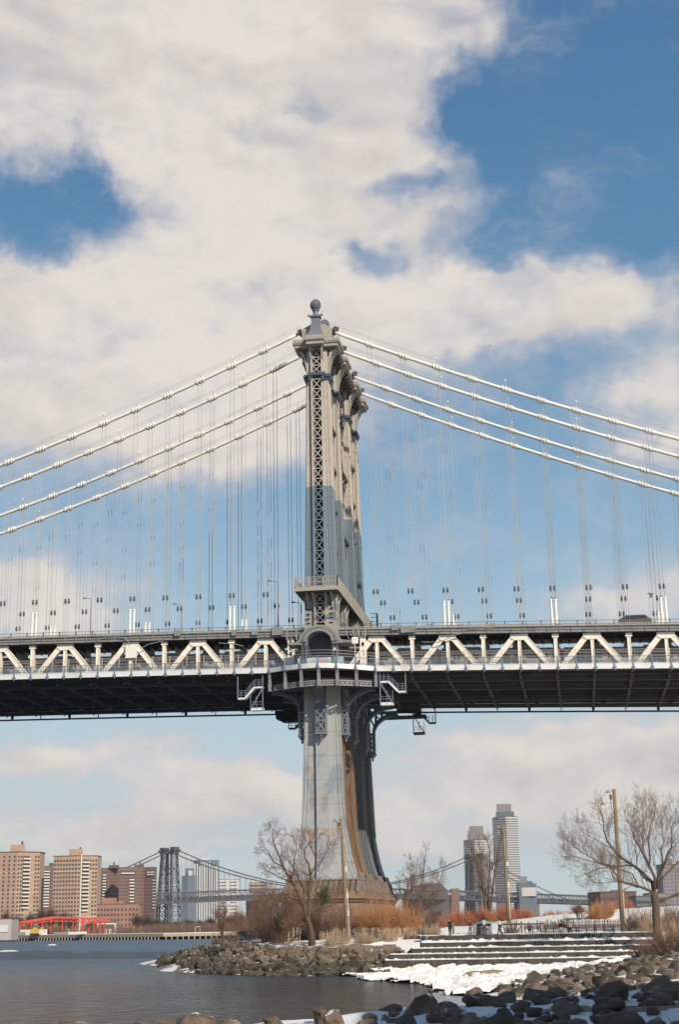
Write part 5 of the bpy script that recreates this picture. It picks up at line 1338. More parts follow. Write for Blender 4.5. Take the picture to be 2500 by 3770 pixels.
for i, (l, px, D, top, hw_, mt_, n) in enumerate((
    ('bright orange dogwood left of the pale birch', 1395, 188, 3330, 60, 'orange', 1500), ('orange dogwood around the foot of the birch', 1478, 189, 3335, 62, 'orange', 1400), ('small orange shrub near the pier foot', 1345, 190, 3365, 40, 'orange', 700),
    ('red dogwood left of the dark bare tree', 1690, 214, 3352, 52, 'redstem', 1000), ('red dogwood under the dark bare tree', 1775, 214, 3345, 55, 'redstem', 1050), ('red dogwood at the foot of the middle lamp pole', 1858, 216, 3338, 50, 'redstem', 1000), ('red dogwood right of the middle lamp pole', 1930, 220, 3342, 45, 'redstem', 450),
    ('reddish shrub at the left end of the snow slope', 1625, 212, 3372, 40, 'redstem', 350), ('rusty orange shrub left of the tall right pole', 2215, 203, 3322, 52, 'orange', 900), ('low red shrub on top of the snow slope', 2035, 226, 3352, 55, 'redstem', 380), ('dull red shrub behind the top of the snow slope', 2130, 232, 3345, 50, 'redstem', 350), ('rusty shrub right behind the tall right pole', 2300, 215, 3310, 50, 'redstem', 420))):
    shrub(l, px, D, top, hw_, mt_, 50+i, n, 'dogwood_shrub', G1)
for i, (l, px, D, top, hw_, mt_, n) in enumerate((
    ('brown thicket behind the iron railing', 930, 214, 3345, 60, 'brush', 420), ('dense brown thicket left of the sunlit tree', 1010, 196, 3310, 60, 'brush', 600), ('brown thicket directly behind the sunlit tree', 1095, 192, 3300, 58, 'brush', 600), ('brown thicket between sunlit tree and left pole', 1180, 190, 3335, 55, 'brush', 600), ('brown thicket at the foot of the left pole', 1255, 190, 3345, 50, 'brush', 500), ('brown brush under the pier corner', 1320, 194, 3360, 40, 'brush', 350), ('brown brush between the birch and the red dogwoods', 1575, 200, 3330, 50, 'brush', 380),
    ('tall tan reeds left of the boulders', 1595, 183, 3400, 26, 'brushtan', 260), ('dry tan grass clump left of the birch', 1430, 182, 3415, 40, 'brushtan', 300), ('dry tan grass in front of the left pole', 1240, 180, 3425, 55, 'brushtan', 380), ('dry tan weeds at the foot of the picket fence', 1340, 181, 3425, 50, 'brushtan', 320),
    ('small brown bush behind the wooden guard rail', 1885, 187, 3385, 26, 'brush', 200), ('thin brown bush on the snow slope', 2075, 196, 3375, 40, 'brush', 200), ('purplish brush behind the dark fence', 2350, 186, 3340, 50, 'brush', 480), ('tall brush right of the big tree trunk', 2470, 182, 3325, 60, 'brush', 560), ('tan brush under the big tree', 2395, 178, 3370, 45, 'brushtan', 380), ('tan brush at the right edge', 2500, 172, 3380, 50, 'brushtan', 400), ('twiggy bushes on the low rise behind the big tree', 2420, 230, 3325, 70, 'brush', 420),
    ('dark foreground brush at the end of the steps', 2400, 148, 3440, 40, 'brush', 420), ('dark foreground brush at the right edge above the rocks', 2470, 140, 3410, 60, 'brush', 650), ('low dark brush beside the driftwood', 2350, 150, 3465, 30, 'brush', 260), ('low twigs hanging over the water on the jetty tip', 800, 216, 3425, 28, 'brush', 140), ('rust brown bush before the iron railing', 1020, 190, 3420, 35, 'brush', 260), ('brown brush on the shore behind the jetty tip', 860, 236, 3400, 40, 'brush', 220))):
    shrub(l, px, D, top, hw_, mt_, 80+i, n, 'brush_shrub', G2)
# ivy-like greenery on the pier
R = random.Random(6); m = MB()
for k in range(900):
    u = R.gauss(0, .5); v = R.random(); p = gd(1196+u*14, 3265+v*60, 214)+Vector((R.gauss(0, .3), R.gauss(0, .3), R.gauss(0, .15))); e = .16
    m.add([tuple(p+Vector((R.uniform(-e, e), R.uniform(-e, e), R.uniform(-e, e)))) for _ in range(3)], [(0, 1, 2)])
root = empty('evergreen_sapling', ground_at(1196, 214), 'dull green sapling in front of the granite pier', 'tree'); build(m, 'crown', 'green', root)
m = MB(); b0 = ground_at(1196, 214); m.tube([b0, b0.lerp(gd(1197, 3300, 214), .5)+Vector((.2, 0, 0)), gd(1196, 3280, 214)], [.1, .08, .04], 6); build(m, 'trunk', 'bark', root)

# ================================================================== PARK FURNITURE
def pole(px0, py0, px1, py1, D, r, label, lamps, boxes=()):
    a = gd(px1, py1, D); s, t_ = ST(a); a = Vector((a.x, a.y, min(a.z, hz(s, t_)))) ; b_ = gd(px0, py0, D)
    root = empty('lamp_pole', a, label, 'lamp pole')
    m = MB(); m.tube([a, a.lerp(b_, .33), a.lerp(b_, .66), b_], [r, r*.92, r*.82, r*.72], 10); build(m, 'pole', 'wood', root, True)
    for (f, off) in lamps:
        c = a.lerp(b_, f); m = MB(); e = RT.copy(); e.z = 0
        m.tube([c, c-e*off], .035, 5); q = c-e*off
        m.lathe((q.x, q.y, q.z), [(.06, .16), (.14, .08), (.30, -.16), (.26, -.2)], 9); hd_ = build(m, 'lamp_head', 'gridgrey', root, origin=c)
    m = MB()
    for f in boxes:
        c = a.lerp(b_, f)+RT*(r*.9); m.box(c.x-.13, c.x+.13, c.y-.12, c.y+.12, c.z-.3, c.z+.3)
    m.tube([a+RT*(r*1.05)+Z1*.5, a.lerp(b_, .42)+RT*r*1.0], .035, 5)
    build(m, 'conduit', 'whitepipe', root)
    m = MB(); c = a.lerp(b_, .94)-RT*r*1.5
    m.tube([c-Z1*1.6, c+Z1*.3], .05, 5); m.box(c.x-.16, c.x+.16, c.y-.16, c.y+.16, c.z-.25, c.z+.35); build(m, 'transformer', 'socket', root)
pole(1256, 3012, 1279, 3440, 183, .26, 'wooden lamp pole in front of the tower leg', ((.985, .7), (.93, .35)), (.58, .36, .22))
pole(1854, 3040, 1874, 3378, 208, .24, 'middle wooden lamp pole before the taller white tower', ((.99, .75), (.93, .8)), (.6, .38))
pole(2262, 2905, 2296, 3428, 190, .32, 'tallest wooden lamp pole beside the big tree', ((.985, .8), (.90, 1.5)), (.5,))

def picket(pts, h, label, material, gap=.16, w=.07, seed=1, rails=True, lean=.06):
    R = random.Random(seed); root = empty('picket_fence', pts[0], label, 'fence'); m = MB()
    for a, b_ in zip(pts, pts[1:]):
        a, b_ = Vector(a), Vector(b_); d = b_-a; n = max(1, int(d.length/gap))
        for i in range(n):
            p = a+d*(i+.5)/n; s, t_ = ST(p); p.z = hz(s, t_) if p.z < -5 else p.z
            hh = h*R.uniform(.78, 1.08); q = p+Vector((R.gauss(0, lean), R.gauss(0, lean), hh)); m.beam(p, q, w, .03, Y1)
        if rails:
            for f in (.3, .75): m.beam(a+Z1*h*f, b_+Z1*h*f, .03, .03)
    build(m, 'slats', material, root); return root
def gp(px, D, dz=0): p = ground_at(px, D); return p+Z1*dz
picket([gp(px, 184+2*math.sin(px*.02)) for px in range(1175, 1300, 14)], 1.35, 'wavy tan snow fence right of the sunlit tree', 'picket', .15, .06, 2, lean=.10)
picket([gp(px, 185+1.5*math.sin(px*.03)) for px in range(1300, 1580, 16)], 1.3, 'sagging tan snow fence before the orange shrubs', 'picket', .15, .06, 3, lean=.12)
picket([gp(px, 186) for px in range(1050, 1120, 14)], 1.8, 'leaning tan snow fence left of the sunlit tree trunk', 'picket', .15, .06, 4, lean=.16)
picket([gp(px, 192) for px in range(1975, 2340, 20)], 1.45, 'dark slatted fence behind the benches', 'fencewood', .13, .08, 5, lean=.05)
picket([gp(px, 188) for px in range(2330, 2500, 20)], 1.35, 'dark slatted fence under the big tree', 'fencewood', .17, .07, 6, lean=.10)
def guard(px0, px1, D, label, seed):
    a, b_ = gp(px0, D), gp(px1, D); a.z = b_.z = ZP; root = empty('guard_rail', a, label, 'rail'); n = max(1, round((b_-a).length/2.6)); m = MB()
    for i in range(n+1):
        p = a.lerp(b_, i/n); mm = MB(); mm.box(p.x-.13, p.x+.13, p.y-.13, p.y+.13, p.z, p.z+1.3+.12*(i % 2)); build(mm, 'post', 'wood', root, origin=p)
    m.beam(a+Z1*1.08, b_+Z1*1.08, .08, .2); build(m, 'rail', 'fencewood', root)
guard(1842, 2000, 187, 'wooden guard rail right of the person in the white coat', 1)
guard(1592, 1745, 187, 'short wooden guard rail behind the person in the red vest', 2)
# benches
def bench(px, D, label):
    p = gp(px, D); p.z = ZP; ex = RT.copy(); ex.z = 0; ex.normalize(); ey = Vector((-ex.y, ex.x, 0)); fr = (p, ex, ey, Z1)
    root = empty('park_bench', p, label, 'bench', 'dark park benches')
    m = MB()
    for i in range(4): m.fbox(fr, -1.05, 1.05, -.3+i*.14, -.2+i*.14, .43, .46)
    build(m, 'seat', 'fencewood', root); m = MB()
    for i in range(4): m.fbox(fr, -1.05, 1.05, .27+i*.02, .30+i*.02, .52+i*.11, .60+i*.11)
    build(m, 'backrest', 'fencewood', root)
    for a in (-.95, 0, .95):
        m = MB(); m.fbox(fr, a-.03, a+.03, -.28, -.22, 0, .43); m.fbox(fr, a-.03, a+.03, .2, .26, 0, .43); m.fbox(fr, a-.03, a+.03, .31, .36, .43, .97); m.fbox(fr, a-.03, a+.03, -.3, .3, .38, .42); build(m, 'leg', 'fencewood', root)
        m = MB(); m.fbox(fr, a-.03, a+.03, -.3, .26, .64, .67); m.fbox(fr, a-.03, a+.03, -.3, -.26, .46, .64); build(m, 'armrest', 'fencewood', root)
for i, px in enumerate((1962, 2038, 2092, 2160, 2225, 2290)):
    bench(px, 183-.9*i*.6, ['dark bench with the lone seated person', 'empty dark bench between the seated people', 'dark bench with the two seated people', 'empty dark bench just right of the seated pair', 'empty dark bench second right of the seated pair', 'empty dark bench by the foot of the tall pole'][i])
# bins
def bin_(px, w, label, col, open_col):
    p = gp(px, 177.3); p.z = ZP; ex = RT.copy(); ex.z = 0; ex.normalize(); ey = Vector((-ex.y, ex.x, 0)); fr = (p, ex, ey, Z1)
    root = empty('waste_bin', p, label, 'bin'); m = MB(); m.fbox(fr, -w/2, w/2, -.42, .42, 0.06, 1.35); m.fbox(fr, -w/2-.03, w/2+.03, -.45, .45, 1.351, 1.46)
    m.fbox(fr, -w/2+.05, w/2-.05, -.38, .38, 0, .06); build(m, 'body', col, root)
    m = MB(); m.fbox(fr, -w/2+.12, w/2-.12, -.431, -.421, .98, 1.26); build(m, 'opening', 'glass', root)
    m = MB(); m.fbox(fr, -w/2+.04, w/2-.04, -.44, .44, 1.461, 1.56); build(m, 'lid', simple(open_col[0], open_col[1], .6), root)
    m = MB(); c = p+ex*(-w*.12)-ey*.436+Z1*.62
    m.tube([c, c-ey*.01], .12, 16); build(m, 'badge', 'socket', root)
simple('grey bin steel', (.16, .18, .20), .5, var=.15, vscale=3); simple('pale bin steel', (.36, .38, .38), .5, var=.15, vscale=3)
bin_(1768, .98, 'tall dark grey bin with a dark lid beside the person in green', 'grey bin steel', ('dark lid', (.03, .05, .09)))
bin_(1796, .9, 'pale grey bin with a green lid behind the person in green', 'pale bin steel', ('green lid', (.05, .28, .10)))
# iron railing and bulkhead on the jetty tip
def iron(px0, px1, D0, D1, label, h=1.15):
    a, b_ = gp(px0, D0, .15), gp(px1, D1, .15); root = empty('iron_railing', a, label, 'railing'); m = MB(); d = b_-a; n = int(d.length/.16)
    for z in (.12, .6, h): m.beam(a+Z1*z, b_+Z1*z, .06, .06)
    for i in range(n): p = a+d*i/n; m.beam(p, p+Z1*h, .03, .03)
    for i in range(6): p = a+d*i/5; m.beam(p-Z1*.1, p+Z1*(h+.15), .1, .1)
    build(m, 'bars', 'socket', root)
iron(888, 1058, 206, 194, 'black iron railing above the dark bulkhead')
iron(1290, 1420, 186, 186, 'low dark railing at the foot of the pier', .9)
m = MB(); a, b_ = gp(872, 203), gp(978, 199); a.z = b_.z = 2.2; [m.beam(a.lerp(b_, i/9)-Z1*.9, a.lerp(b_, i/9)+Z1*.75, .42, .42) for i in range(10)]; m.beam(a+Z1*.86, b_+Z1*.86, .9, .22); m.beam(a+Z1*.2+Y1*.3, b_+Z1*.2+Y1*.3, .3, 1.1)
build(m, 'bulkhead', simple('tarred timber', (.035, .025, .02), .85, var=.3, vscale=2), None, label='dark timber bulkhead on the jetty left of the sunlit tree', cat='wall')
m = MB(); p = gp(893, 203, .4); m.box(p.x-.6, p.x+.6, p.y-.4, p.y+.4, p.z, p.z+1.0); m.box(p.x-.66, p.x+.66, p.y-.46, p.y+.46, p.z+1.01, p.z+1.1)
build(m, 'utility_cabinet', 'socket', None, label='black box at the left end of the iron railing', cat='cabinet')

# ------------------------------------------------------------------ people
SKIN = simple('skin', (.45, .26, .18), .6)
def skin_obj(joints, edges, name, m, parent, sub=1):
    """joints: name -> (point, radius); grows one continuous limb surface"""
    names = list(joints); me = bpy.data.meshes.new(name)
    me.from_pydata([tuple(Vector(joints[n][0])-WL[parent]) for n in names], [(names.index(a), names.index(b_)) for a, b_ in edges], []); me.update()
    o = bpy.data.objects.new(name, me); C.objects.link(o)
    md = o.modifiers.new('skin', 'SKIN'); md.use_smooth_shade = True
    for i, n in enumerate(names):
        r = joints[n][1]; me.skin_vertices[0].data[i].radius = (r, r) if not isinstance(r, tuple) else r
    me.skin_vertices[0].data[0].use_root = True
    sb = o.modifiers.new('sub', 'SUBSURF'); sb.levels = sub; sb.render_levels = sub
    bpy.context.view_layer.update(); dg = bpy.context.evaluated_depsgraph_get(); nm = bpy.data.meshes.new_from_object(o.evaluated_get(dg)); 
    bpy.data.objects.remove(o); nm.materials.clear(); nm.materials.append(m if not isinstance(m, str) else MT[m])
    o = bpy.data.objects.new(name, nm); C.objects.link(o); o.parent = parent; WL[o] = WL[parent].copy(); return o
def person(px, py, D, face, label, top, bottom, hair, pose='stand', arms='down', coat=0.0, scale=1.0, hood=None, bag=None, bare=False, shoes=(.05, .05, .05)):
    base = gd(px, py, D); base.z = ZP; k = scale
    f = Vector((-math.sin(YAW+face), math.cos(YAW+face), 0)); r_ = Vector((f.y, -f.x, 0))      # face = 0 looks away, pi looks at us
    def B(x, y, z): return base+(r_*x+f*y+Z1*z)*k
    root = empty('person', base, label, 'person')
    sit = pose == 'sit'; hz_ = .50 if sit else .95; fw = 0
    J = {'pel': (B(0, 0, hz_), .145*k), 'bel': (B(0, .01, hz_+.16), .135*k), 'chest': (B(0, 0.02 if not sit else .05, hz_+.36), .165*k), 'neckb': (B(0, .02, hz_+.52), .075*k), 'neck': (B(0, .03, hz_+.60), .058*k)}
    for s, nm in ((-1, 'l'), (1, 'r')):
        if sit:
            kn = B(s*.12, .42, .50); an = B(s*.13, .44, .09); to = B(s*.13, .60, .05)
        elif pose == 'walk':
            kn = B(s*.10, .20 if s > 0 else -.02, .52); an = B(s*.10, .26 if s > 0 else -.28, .09); to = B(s*.11, .42 if s > 0 else -.12, .05)
        else:
            kn = B(s*.115, .03, .51); an = B(s*.125, -.01, .09); to = B(s*.15, .15, .045)
        J['hip'+nm] = (B(s*.10, .0, hz_-.04), .10*k); J['kn'+nm] = (kn, .066*k); J['an'+nm] = (an, .047*k); J['to'+nm] = (to, .038*k)
        sh = B(s*.185, .02, hz_+.46); J['sh'+nm] = (sh, .062*k)
        a = arms if isinstance(arms, str) else arms[0 if s < 0 else 1]
        if a == 'down': elb, wr = B(s*.25, -.02, hz_+.18), B(s*.26, .08, hz_-.05)
        elif a == 'front': elb, wr = B(s*.25, .06, hz_+.18), B(s*.10, .27, hz_+.20)
        elif a == 'up': elb, wr = B(s*.24, .20, hz_+.28), B(s*.08, .30, hz_+.56)
        elif a == 'reach': elb, wr = B(s*.24, .22, hz_+.28), B(s*.18, .48, hz_+.26)
        elif a == 'lap': elb, wr = B(s*.25, .08, hz_+.18), B(s*.12, .30, hz_+.12)
        J['el'+nm] = (elb, .047*k); J['wr'+nm] = (wr, .030*k)
    E_ = [('pel', 'bel'), ('bel', 'chest'), ('chest', 'neckb'), ('neckb', 'neck')]
    for nm in 'lr': E_ += [('pel', 'hip'+nm), ('hip'+nm, 'kn'+nm), ('kn'+nm, 'an'+nm), ('an'+nm, 'to'+nm), ('chest', 'sh'+nm), ('sh'+nm, 'el'+nm), ('el'+nm, 'wr'+nm)]
    hd2 = B(0, .06, hz_+.73)
    J2 = dict(J); J2['jaw'] = (B(0, .06, hz_+.655), .062*k); J2['head'] = (hd2, .095*k); J2['top'] = (B(0, .045, hz_+.80), .075*k)
    J2['nose'] = (B(0, .165, hz_+.715), .014*k)
    E2 = E_+[('neck', 'jaw'), ('jaw', 'head'), ('head', 'top'), ('head', 'nose')]
    for s, nm in ((-1, 'l'), (1, 'r')):
        w = J['wr'+nm][0]; d = (w-J['el'+nm][0]).normalized(); sd = d.cross(Z1).normalized() if abs(d.z) < .9 else r_.copy(); n_ = sd.cross(d)
        J2['palm'+nm] = (w+d*.07*k, .030*k); E2.append(('wr'+nm, 'palm'+nm))
        for q, (o_, l_) in enumerate(((-.027, .065), (-.009, .078), (.009, .074), (.027, .058))):
            p = w+d*.10*k+sd*o_*k; J2['f%s%d' % (nm, q)] = (p, .011*k); J2['g%s%d' % (nm, q)] = (p+(d*.75+n_*.5)*l_*k, .008*k); E2 += [('palm'+nm, 'f%s%d' % (nm, q)), ('f%s%d' % (nm, q), 'g%s%d' % (nm, q))]
        J2['t'+nm] = (w+(d*.07+sd*.06*-s)*k, .011*k); E2.append(('palm'+nm, 't'+nm))
    shrink = {n: (p, r*.86 if n in J else r) for n, (p, r) in J2.items()}
    body = skin_obj(shrink, E2, 'body', SKIN, root)
    upper = {n: J[n] for n in ('pel', 'bel', 'chest', 'neckb', 'shl', 'shr', 'ell', 'elr', 'wrl', 'wrr')}
    up = {n: (p, r*1.14+.012) for n, (p, r) in upper.items()}; eu = [e for e in E_ if e[0] in up and e[1] in up]
    if coat:
        up['hem'] = (B(0, .0, hz_-coat), (.20*k, .16*k)); eu.append(('pel', 'hem'))
    skin_obj(up, eu, 'jacket', simple(top[0], top[1], .8, var=.12, vscale=6), root)
    lo = {n: (J[n][0], J[n][1]*1.16+.008) for n in ('pel', 'hipl', 'hipr', 'knl', 'knr', 'anl', 'anr')}
    skin_obj(lo, [e for e in E_ if e[0] in lo and e[1] in lo], 'trousers', simple(bottom[0], bottom[1], .8, var=.12, vscale=6), root)
    m = MB()
    for nm in 'lr':
        a, b_ = J['an'+nm][0], J['to'+nm][0]; m.tube([a-(b_-a)*.35-Z1*.04*k, a.lerp(b_, .5)-Z1*.01, b_+(b_-a)*.2], [.05*k, .055*k, .035*k], 8)
    build(m, 'shoes', simple('shoe leather %.2f' % shoes[0], shoes, .6), root, True)
    m = MB(); hc = B(0, .025, hz_+.755); col = hood or hair
    rr_ = .125 if hood else .108
    prof = [(.02, -.13*k if hood else -.07*k), (rr_*.9*k, -.06*k), (rr_*k, .01*k), (rr_*.85*k, .07*k), (rr_*.45*k, .112*k), (.01, .122*k)]
    m.lathe((hc.x-f.x*.018, hc.y-f.y*.018, hc.z), prof, 12); build(m, 'hood' if hood else 'hair', simple(col[0], col[1], .85), root, True)
    m = MB()
    for s in (-1, 1): e = B(s*.032, .148, hz_+.745); m.lathe((e.x, e.y, e.z), [(.004, -.008), (.011, 0), (.004, .008)], 6)
    build(m, 'eyes', 'socket', body)
    if bag:
        m = MB(); c = B(*bag[0]); m.lathe((c.x, c.y, c.z), [(.08, -.2), (.16, -.15), (.17, .1), (.09, .2)], 10, 1.1, .7); build(m, 'shoulder_bag', simple(bag[1][0], bag[1][1], .7), root, True)
BLK, NAVY, JEAN, WHT = ('black cloth', (.02, .018, .018)), ('navy cloth', (.03, .045, .08)), ('light blue denim', (.22, .32, .42)), ('cream wool', (.85, .80, .72))
HB = ('dark brown hair', (.035, .02, .015))
person(1659, 3446, 178.2, PI*.75, 'person in a black jacket standing by the boulders at the plaza end', BLK, ('dark blue denim', (.04, .055, .09)), HB, 'stand', 'front', scale=1.07, bag=((.24, -.1, 1.25), BLK))
person(1733, 3447, 178.5, PI*.9, 'person in a red vest and light jeans left of the bins', ('dark red wool', (.22, .04, .03)), JEAN, HB, 'stand', 'up', scale=1.0)
person(1785, 3445, 176.0, -.25, 'person in a pale green jacket standing at the bins, seen from behind', ('pale green nylon', (.42, .52, .48)), ('brown cord', (.10, .055, .04)), HB, 'stand', 'reach', scale=1.1)
person(1843, 3446, 177.0, PI*.42, 'person in a long white coat taking a picture', WHT, ('blue denim', (.06, .09, .15)), HB, 'walk', 'up', coat=.38, scale=1.04)
person(1951, 3438, 182.6, PI, 'person in a red cap sitting alone on a bench', ('purple cloth', (.09, .045, .08)), NAVY, ('red cap', (.30, .05, .035)), 'sit', 'lap')
person(2070, 3436, 181.6, PI*.8, 'seated person in black, left of the pair on the bench', BLK, ('cream trousers', (.50, .44, .36)), HB, 'sit', 'lap', hood=('black hood', (.02, .018, .018)), scale=1.1)
person(2100, 3436, 181.6, PI, 'seated person in a pale hooded coat, right of the pair', ('mauve grey coat', (.26, .20, .20)), ('dark cloth', (.035, .028, .028)), HB, 'sit', 'lap', hood=('grey blue hood', (.22, .25, .30)), scale=1.1)

# birds
def bird(px, py, D, sp, label, material, up_=.5):
    p = gd(px, py, D); root = empty('flying_bird', p, label, 'bird'); m = MB()
    m.tube([p-RT*sp*.35, p-RT*sp*.1, p+RT*sp*.15, p+RT*sp*.33], [sp*.03, sp*.085, sp*.07, sp*.015], 7)
    for s in (-1, 1):
        a = p+Y1*s*sp*.04; b_ = p+(Y1*s*.3+Z1*up_*.6+RT*.05)*sp; c = p+(Y1*s*.35+Z1*up_-RT*.16)*sp
        m.add([tuple(a-RT*sp*.14), tuple(a+RT*sp*.12), tuple(b_+RT*sp*.1), tuple(c), tuple(b_-RT*sp*.1), tuple(a-RT*sp*.02+Z1*sp*.03)], [(0, 1, 2, 4), (4, 2, 3), (0, 5, 1)])
    build(m, 'body', material, root)
bird(2397, 2186, 150, 1.0, 'dark bird flying near the right suspenders', 'socket', -.45)
bird(1806, 1275, 260, 1.1, 'tiny white gull high in the sky', 'whitepipe', .3)

# ================================================================== FAR SHORE: PIER, TOWERS, DISTANT BRIDGE
def brick(name, a, b_, sc=.05): return simple(name, a, .85, var=.14, vscale=.25, col2=b_, c2amt=.4)
BT = brick('tan brick', (.43, .29, .20), (.36, .235, .155)); BR_ = brick('red brown brick', (.215, .12, .085), (.18, .10, .075)); BO = brick('orange brick', (.33, .17, .115), (.27, .14, .095))
simple('dark flat window', (.075, .07, .075), .25); simple('balcony slab', (.62, .57, .50), .7); simple('roof gear', (.11, .085, .07), .8); simple('pale concrete', (.66, .62, .56), .7, var=.06, vscale=.05)
simple('dull window', (.14, .14, .155), .3); simple('slate glass', (.13, .17, .21), .25, var=.1, vscale=.1); simple('green glass', (.12, .16, .165), .3)
simple('grey cladding', (.24, .22, .21), .7, var=.1, vscale=.05); simple('white cladding', (.58, .55, .52), .65, var=.05, vscale=.1); simple('steel red', (.60, .065, .04), .6)
def building(label, walls, ytop, D, base_z, wm_, name='apartment_building', depth=16, win=None, fl=2.75, group=None, pent=(), balc=(), bands=0, wincol='dark flat window', parapet=.6, cat='building', stripes=()):
    """walls: [(px, extra depth), ...] from left to right; pent: [(px0, px1, ytop, kind)]; balc: [(px0, px1, y0, y1, n)]"""
    pts = []
    for px, dd in walls:
        p = gd(px, ytop+30, D+dd); pts.append(Vector((p.x, p.y, 0)))
    zt = gd((walls[0][0]+walls[-1][0])/2, ytop, D).z; back = Vector((-math.sin(YAW), math.cos(YAW), 0))*depth
    c = sum(pts, Vector())/len(pts); root = empty(name, (c.x, c.y, base_z), label, cat, group)
    m = MB(); poly = [(p.x, p.y) for p in pts]+[(pts[-1]+back).xy[:], (pts[0]+back).xy[:]]; m.prism(poly, 2, base_z-1, zt); build(m, 'wall', wm_, root)
    m = MB(); cc = sum((Vector((*q, 0)) for q in poly), Vector())/len(poly)
    m.prism([tuple((cc+(Vector((*q, 0))-cc)*1.02).xy) for q in poly], 2, zt+.01, zt+parapet); roof = build(m, 'roof', 'roof gear' if parapet < 1 else wm_, root)
    for (a, b_, yt, kd) in pent:
        p, q = gd(a, ytop+30, D+5), gd(b_, ytop+30, D+5); z1 = gd((a+b_)/2, yt, D+5).z; m = MB()
        ex = (q-p); ex.z = 0; n = Vector((-ex.y, ex.x, 0)).normalized()*ex.length*.8
        m.prism([(p.x, p.y), (q.x, q.y), (q.x+n.x, q.y+n.y), (p.x+n.x, p.y+n.y)], 2, zt+parapet*.5, z1); build(m, 'chimney' if b_-a < 14 else 'penthouse', kd, roof)
    W_ = []
    H_ = zt-base_z
    if win:
        for (p, q), cnt in zip(zip(pts, pts[1:]), win['n']):
            ex = (q-p).normalized(); ny = Vector((ex.y, -ex.x, 0)); Lw = (q-p).length; nf = int((H_-1.5)/fl)
            for f in range(nf):
                z = zt-1.2-(f+.62)*fl
                for i in range(cnt):
                    a = (i+.5)/cnt*Lw
                    W_.append((p+ex*a+Z1*z, ex, ny))
        w, h = win['w'], win['h']
        for (a0, a1) in win.get('skip', ()):
            W_ = [x for x in W_ if not (a0 <= 1250+5350*((x[0]-CAM_LOC).dot(RT))/((x[0]-CAM_LOC).dot(_fw)) <= a1)]
        # nearest-looking first: spread the individual ones evenly over the wall
        proto = {}
        R = random.Random(int(D)); idxs = list(range(len(W_))); R.shuffle(idxs); solo = set(idxs[:100] if len(W_) > 100 else idxs)
        rest_ = MB()
        for i, (p, ex, ny) in enumerate(W_):
            if i in solo:
                key = (round(ex.x, 4), round(ex.y, 4))
                if key not in proto:
                    m = MB(); m.fbox((Vector(), ex, ny, Z1), -w/2, w/2, -.1, .12, -h/2, h/2)
                    proto[key] = build(m, 'window', wincol, root, origin=(0, 0, 0)).data; o = bpy.data.objects['window'] if False else None
                    for ob in list(root.children):
                        if ob.data is proto[key]: bpy.data.objects.remove(ob)
                o = bpy.data.objects.new('window', proto[key]); C.objects.link(o); o.parent = root; o.location = p-WL[root]
            else: rest_.fbox((p, ex, ny, Z1), -w/2, w/2, -.1, .12, -h/2, h/2)
        if rest_.f: build(rest_, 'window', wincol, root, kind='stuff')
    for (a, b_, y0, y1, n) in balc:
        # dark strip painted as the shade of a recessed bay, pale balcony fronts
        p, q = gd(a, ytop+30, D-.6), gd(b_, ytop+30, D-.2); ex = (q-p); ex.z = 0; Lw = ex.length; ex.normalize(); ny = Vector((ex.y, -ex.x, 0)); z0, z1 = gd(a, y1, D).z, gd(a, y0, D).z; p = Vector((p.x, p.y, 0))
        # find the wall the bay sits on
        best = None
        for (u, v) in zip(pts, pts[1:]):
            e = (v-u).normalized(); t_ = (p-u).dot(e)
            if -1 <= t_ <= (v-u).length+1: best = (u, e, t_)
        if best: u, e, t_ = best; p = u+e*t_; ex = e; ny = Vector((ex.y, -ex.x, 0))
        fr = (p, ex, ny, Z1); m = MB(); m.fbox(fr, 0, Lw, -.1, .1, z0, z1); build(m, 'balcony_shade', 'roof gear', root)
        for i in range(n):
            z = z0+(z1-z0)*i/n; m = MB(); m.fbox(fr, -.15, Lw+.15, .101, 1.3, z, z+.22); m.fbox(fr, -.15, Lw+.15, 1.2, 1.3, z+.221, z+1.0); build(m, 'balcony', 'balcony slab', root, origin=p+Z1*z)
    if bands:
        m = MB()
        for i in range(bands):
            z = base_z+H_*(i+1)/(bands+1)
            for (u, v) in zip(pts, pts[1:]):
                e = (v-u).normalized(); m.fbox((u, e, Vector((e.y, -e.x, 0)), Z1), 0, (v-u).length, -.05, .08, z, z+.25)
        build(m, 'floor_band', 'balcony slab', root)
    for (a, b_, mtn, y0, y1) in stripes:
        p, q = gd(a, ytop+30, D), gd(b_, ytop+30, D); p = Vector((p.x, p.y, 0)); q = Vector((q.x, q.y, 0)); ex = (q-p); Lw = ex.length; ex.normalize()
        fr = (p, ex, Vector((ex.y, -ex.x, 0)), Z1); m = MB(); m.fbox(fr, 0, Lw, -.3, .35, gd(a, y1, D).z, gd(a, y0, D).z); build(m, 'facade_strip', mtn, root)
    return root
NY = 'brick towers on the far shore'
building('tan brick tower at the left picture edge with a balcony column', [(-110, 14), (62, 0), (146, 7)], 3138, 1050, 1.7, BT, win=dict(n=(9, 8), w=1.3, h=1.35, skip=((86, 121),)), group=NY, pent=((34, 88, 3110, BT), (74, 82, 3097, 'roof gear')), balc=((89, 116, 3150, 3345, 14),), bands=3)
building('tan brick tower with a white stripe, behind the red steel frame', [(196, 5), (284, 0), (358, 4)], 3152, 1040, 1.7, BT, win=dict(n=(8, 7), w=1.3, h=1.35, skip=((303, 331), (293, 301))), group=NY, pent=((252, 302, 3126, BT), (289, 296, 3119, 'roof gear')), balc=((305, 329, 3164, 3355, 14),), bands=4, stripes=((296, 300, 'pale concrete', 3145, 3430),))
